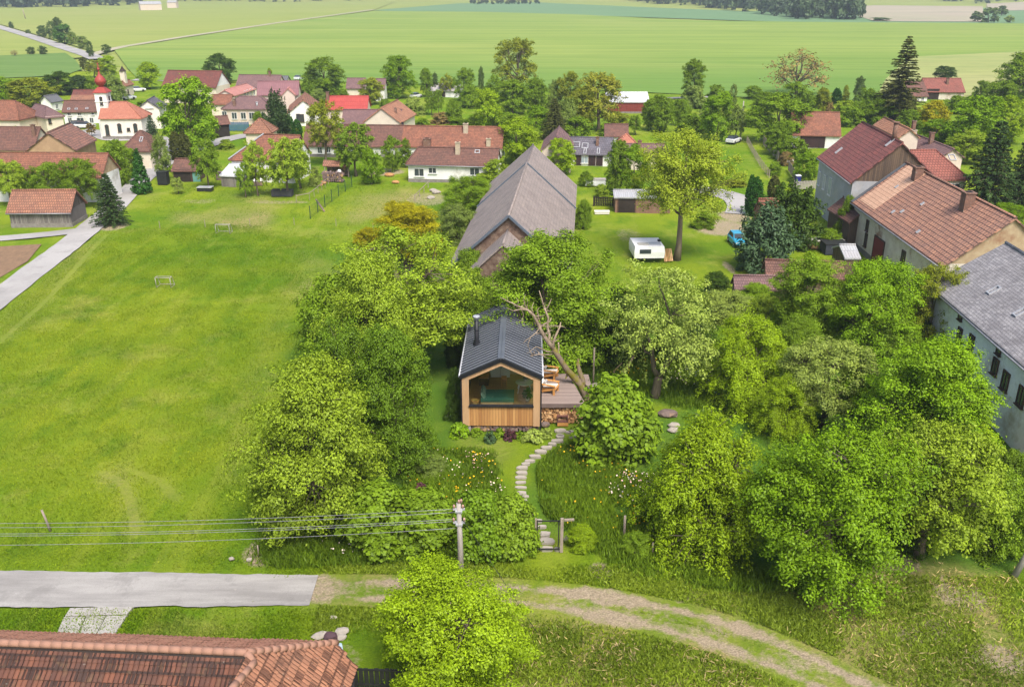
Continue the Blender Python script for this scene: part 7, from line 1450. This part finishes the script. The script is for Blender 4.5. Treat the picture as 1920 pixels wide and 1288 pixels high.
for i, (u, v, lab, c_) in enumerate(((172, 174, 'white car far behind the silver willow', (.7, .7, .72)), (160, 241, 'white car parked before the rectory', (.7, .7, .72)), (150, 239, 'dark car parked before the rectory', (.03, .035, .04)), (259, 172, 'white car on the yard right of the cream chapel', (.7, .7, .72)), (240, 187, 'grey car on the yard below the cream chapel', (.5, .52, .56)), (1375, 268, 'white van half hidden at the fenced lawn', (.7, .7, .72)), (780, 184, 'white car by the bright green tree at the wheat', (.72, .72, .72)), (560, 150, 'white cars parked behind the plum coloured roof', (.7, .72, .74)))):
    p = gz(u, v); o = empty('parked_car', p, R(80+i*13), lab, 'car', 'cars parked in the village'); m_ = mat('car_paint', c_, rough=.3, spec=.5); loft([sec(-2.1, .8, .3, .75), sec(-1.0, .88, .25, .95), sec(1.9, .88, .25, .98), sec(2.1, .8, .35, .9)], m_, 'body', o); loft([[(-.78, -1.0, .9), (.78, -1.0, .9), (.78, 1.8, .9), (-.78, 1.8, .9)], [(-.62, -.3, 1.45), (.62, -.3, 1.45), (.6, 1.4, 1.45), (-.6, 1.4, 1.45)]], M_PANE, 'cabin', o)
    for s in (-1, 1):
        for y in (-1.3, 1.3): b = MB(); b.tube([(s*.7, y, .32), (s*.9, y, .32)], .32, 10); b.build('wheel', M_TYRE, o)

# ---------------------------------------------------------------- the tiled house at the bottom left, tile by tile
OH = 5.6; EH = 2.9                                             # ridge and eave heights
B0 = gz(462, 1224, OH); A0 = gz(-60, 1203, OH); C0 = gz(631, 1205, EH+.25); Wr = gz(420, 1310, OH-.05)
oh = empty('tiled_house', (B0.x-6, B0.y, 0), 0, 'house with old red clay tiles seen from above at the bottom left', 'house'); ol = oh.location
n_ = (C0-B0).cross(Wr-B0); n_ = n_.normalized() if n_.z > 0 else -n_.normalized()
D0 = on_plane(668, 1248, B0, n_); E0 = on_plane(655, 1330, B0, n_); F0 = on_plane(395, 1350, B0, n_)
far_l = gz(-60, 1183, EH+.8); far_r = gz(600, 1202.5, EH+.3); far_m = gz(102, 1188, EH+.6)
nearL, nearR = gz(-90, 1420, EH+.3), gz(380, 1440, EH+.3)
M_CLAY = tile_mat('old_clay_tile', (.19, .08, .05), (.105, .05, .038), (.05, .03, .025), .19, .42, stain=(.07, .045, .038), st=.75, ms=.028, moss=.25)
M_CLAY2 = tile_mat('newer_clay_tile', (.36, .17, .10), (.26, .12, .073), (.12, .055, .035), .19, .42, stain=(.17, .10, .07), st=.45, ms=.028)
M_CLAY3 = tile_mat('pale_clay_tile', (.36, .18, .12), (.30, .14, .095), (.2, .095, .06), .19, .42, stain=(.36, .2, .14), st=.4)
def tiles(name, o_, xdir, up, nn, inside, m, tw=.21, th_=.36, umax=16, vmax=12, par=None, dark=.0):
    """clay tiles lying on a roof plane: each a little barrel, kept where inside(point) holds"""
    b = MB(); g = random.Random(4)
    for j in range(int(vmax/th_)):
        for i in range(int(umax/tw)):
            P = o_+xdir*(i*tw)+up*(j*th_)
            if not inside(P+xdir*tw*.5+up*th_*.5): continue
            dz = g.random()*.012; sk = (g.random()-.5)*.012; w_ = tw*.94; u0 = i*tw+.3*j
            sc_ = [(0, .0), (.22, .035), (.5, .05), (.78, .035), (1, .0)]
            lo = [P+xdir*(w_*x+sk)-up*.03+nn*(h_+.045+dz) for x, h_ in sc_]; hi = [P+xdir*(w_*x)+up*th_+nn*(h_+.005+dz) for x, h_ in sc_]
            cell = (i*tw+tw*.5, j*th_+th_*.5)
            for a_ in range(4): b.face([lo[a_], lo[a_+1], hi[a_+1], hi[a_]], [(cell[0]-.05+.02*a_, cell[1]-.1), (cell[0]-.03+.02*a_, cell[1]-.1), (cell[0]-.03+.02*a_, cell[1]+.1), (cell[0]-.05+.02*a_, cell[1]+.1)], True)
            b.face([lo[0]-nn*.05, lo[4]-nn*.05, lo[4], lo[3], lo[2], lo[1], lo[0]])
    return b.build(name, m, par or oh)
def local(p): return p-ol
def plane_axes(a, c, d):
    n = (c-a).cross(d-a); n = n.normalized() if n.z > 0 else -n.normalized(); x = Vector((0, 0, 1)).cross(n).normalized(); return x, n.cross(x), n
def poly_in(pts, x, up, o_):
    Q = [((p-o_).dot(x), (p-o_).dot(up)) for p in pts]
    def f_(p):
        X, Y = (p-o_).dot(x), (p-o_).dot(up); ins = False; n = len(Q)
        for i in range(n):
            (x0, y0), (x1, y1) = Q[i], Q[(i+1) % n]
            if (y0 > Y) != (y1 > Y) and X < (x1-x0)*(Y-y0)/(y1-y0)+x0: ins = not ins
        return ins
    return f_
def slope_tiles(name, pts, m):
    P = [local(p) for p in pts]; x, up, n = plane_axes(P[0], P[1], P[2]); xs_ = [(p-P[0]).dot(x) for p in P]; us = [(p-P[0]).dot(up) for p in P]
    o_ = P[0]+x*min(xs_)+up*min(us); return tiles(name, o_, x, up, n, poly_in(P, x, up, P[0]), m, umax=max(xs_)-min(xs_), vmax=max(us)-min(us))
# valley where the near slope meets the wing
nb = (A0-B0).cross(nearL-B0); nb = nb.normalized() if nb.z > 0 else -nb.normalized()
V1 = on_plane(466, 1249, B0, nb); V2 = on_plane(418, 1318, B0, nb)
slope_tiles('near_slope', [A0, B0, V1, V2, on_plane(300, 1420, B0, nb), on_plane(-90, 1420, B0, nb)], M_CLAY)
slope_tiles('wing_slope', [B0, C0, D0, E0, F0, Wr], M_CLAY2)
nf = (far_l-A0).cross(B0-A0); nf = nf.normalized() if nf.z > 0 else -nf.normalized()
slope_tiles('far_slope', [A0, B0, C0, far_r, far_m, far_l], M_CLAY3)
b = MB()
def caps(b, a_, c_, r=.15, st=.42):
    n = max(1, int((c_-a_).length/st))
    for i in range(n): p, q = a_.lerp(c_, i/n), a_.lerp(c_, (i+1.08)/n); b.tube([p+Vector((0, 0, .04)), q+Vector((0, 0, .02))], [r*1.12, r*.92], 9)
for a_, c_ in ((A0, B0), (B0, C0), (B0, on_plane(476, 1243, B0, n_)), (on_plane(476, 1243, B0, n_), Wr), (Wr, F0)): caps(b, local(a_), local(c_))
b.build('ridge_tiles', tile_mat('ridge_clay', (.38, .175, .105), (.30, .13, .08), (.3, .14, .09), 5, 5, stain=(.5, .42, .35), st=.5), oh)
b = MB(); a_, c_ = local(V1), local(V2); b.bar(a_+Vector((0, 0, .09)), c_+Vector((0, 0, .09)), .26, .04); b.build('valley_flashing', M_TRIM, oh)
b = MB(); b.tube([local(far_l)-Vector((0, 0, .08)), local(far_m)-Vector((0, 0, .08)), local(far_r)-Vector((0, 0, .08))], .07, 8); b.build('gutter', M_IRON, oh)
b = MB(); b.tube([local(D0)-Vector((0, 0, .06)), local(E0)-Vector((0, 0, .06))], .07, 8); b.build('gutter', M_IRON, oh)
b = MB(); P = [local(gz(u, v, EH-.1)) for u, v in ((634, 1206), (641, 1207), (644, 1222), (634, 1223))]; b.prism(P[::-1], (0, 0, -.1), (0, 0, .05)); b.build('flashing', mat('pale_blue_flashing', (.42, .55, .62), (.36, .48, .55)), oh)
b = MB()                                                        # walls and the closed underside
def dropwall(a_, c_): b.face([(a_.x, a_.y, -.2), (c_.x, c_.y, -.2), (c_.x, c_.y, c_.z-.1), (a_.x, a_.y, a_.z-.1)])
ins_ = lambda p: local(p)+(local(B0)-local(p)).normalized()*.35*Vector((1, 1, 0)).length*0
W_ = [local(p) for p in (far_l, far_m, far_r, C0, D0, E0, nearR, nearL)]; cc = sum(W_, Vector())/len(W_); W_ = [p+Vector((cc.x-p.x, cc.y-p.y, 0)).normalized()*.4 for p in W_]
for i in range(len(W_)): dropwall(W_[i], W_[(i+1) % len(W_)])
b.build('wall', WM['cream'], oh)
b = MB()
for pts in ([A0, B0, V1, V2, on_plane(300, 1420, B0, nb), on_plane(-90, 1420, B0, nb)], [B0, C0, D0, E0, F0, Wr], [A0, B0, C0, far_r, far_m, far_l]): b.face([local(p)-Vector((0, 0, .03)) for p in pts])
b.build('roof_boarding', M_DARK, oh)
rock(620, 1198, .35, 'dark plum coloured rain barrel stone behind the tiled roof corner', mat('plum_plastic', (.09, .05, .06), (.07, .04, .05)), .8, 'barrel', 'barrel')
for i, (u, v, s) in enumerate(((598, 1193, .34), (606, 1189, .28), (642, 1184, .36), (640, 1195, .3), (626, 1158, .22))): rock(u, v, s, ('left rubble stone behind the tiled roof corner', 'second rubble stone from the left behind the tiled roof corner', 'right rubble stone behind the tiled roof corner', 'lower right rubble stone at the roof flashing', 'lone grey stone on the verge above the tiled roof')[i], None, .35)

fence('board_fence', 'blue gate fence in front of the beige inn', [(430, 246), (448, 246), (467, 246)], 1.9, 4, .07, M_BLUEDOOR, None, (), boards=True)
# ---------------------------------------------------------------- the air: far fields and woods fade to a pale blue
m = bpy.data.materials.new('haze'); m.use_nodes = True; k = NT(m); k.n.clear()
v = k.new('VolumePrincipled'); v.inputs['Color'].default_value = (0.80, 0.91, 1.0, 1); v.inputs['Density'].default_value = 0.00023; v.inputs['Anisotropy'].default_value = 0.2
o = k.new('OutputMaterial'); k.link(v.outputs[0], o.inputs['Volume'])
b = MB(); b.box((0, 2450, 16.2), (5200, 5100, 35.4)); h = b.build('haze', m); h['kind'] = 'stuff'
sc.cycles.volume_step_rate = 10
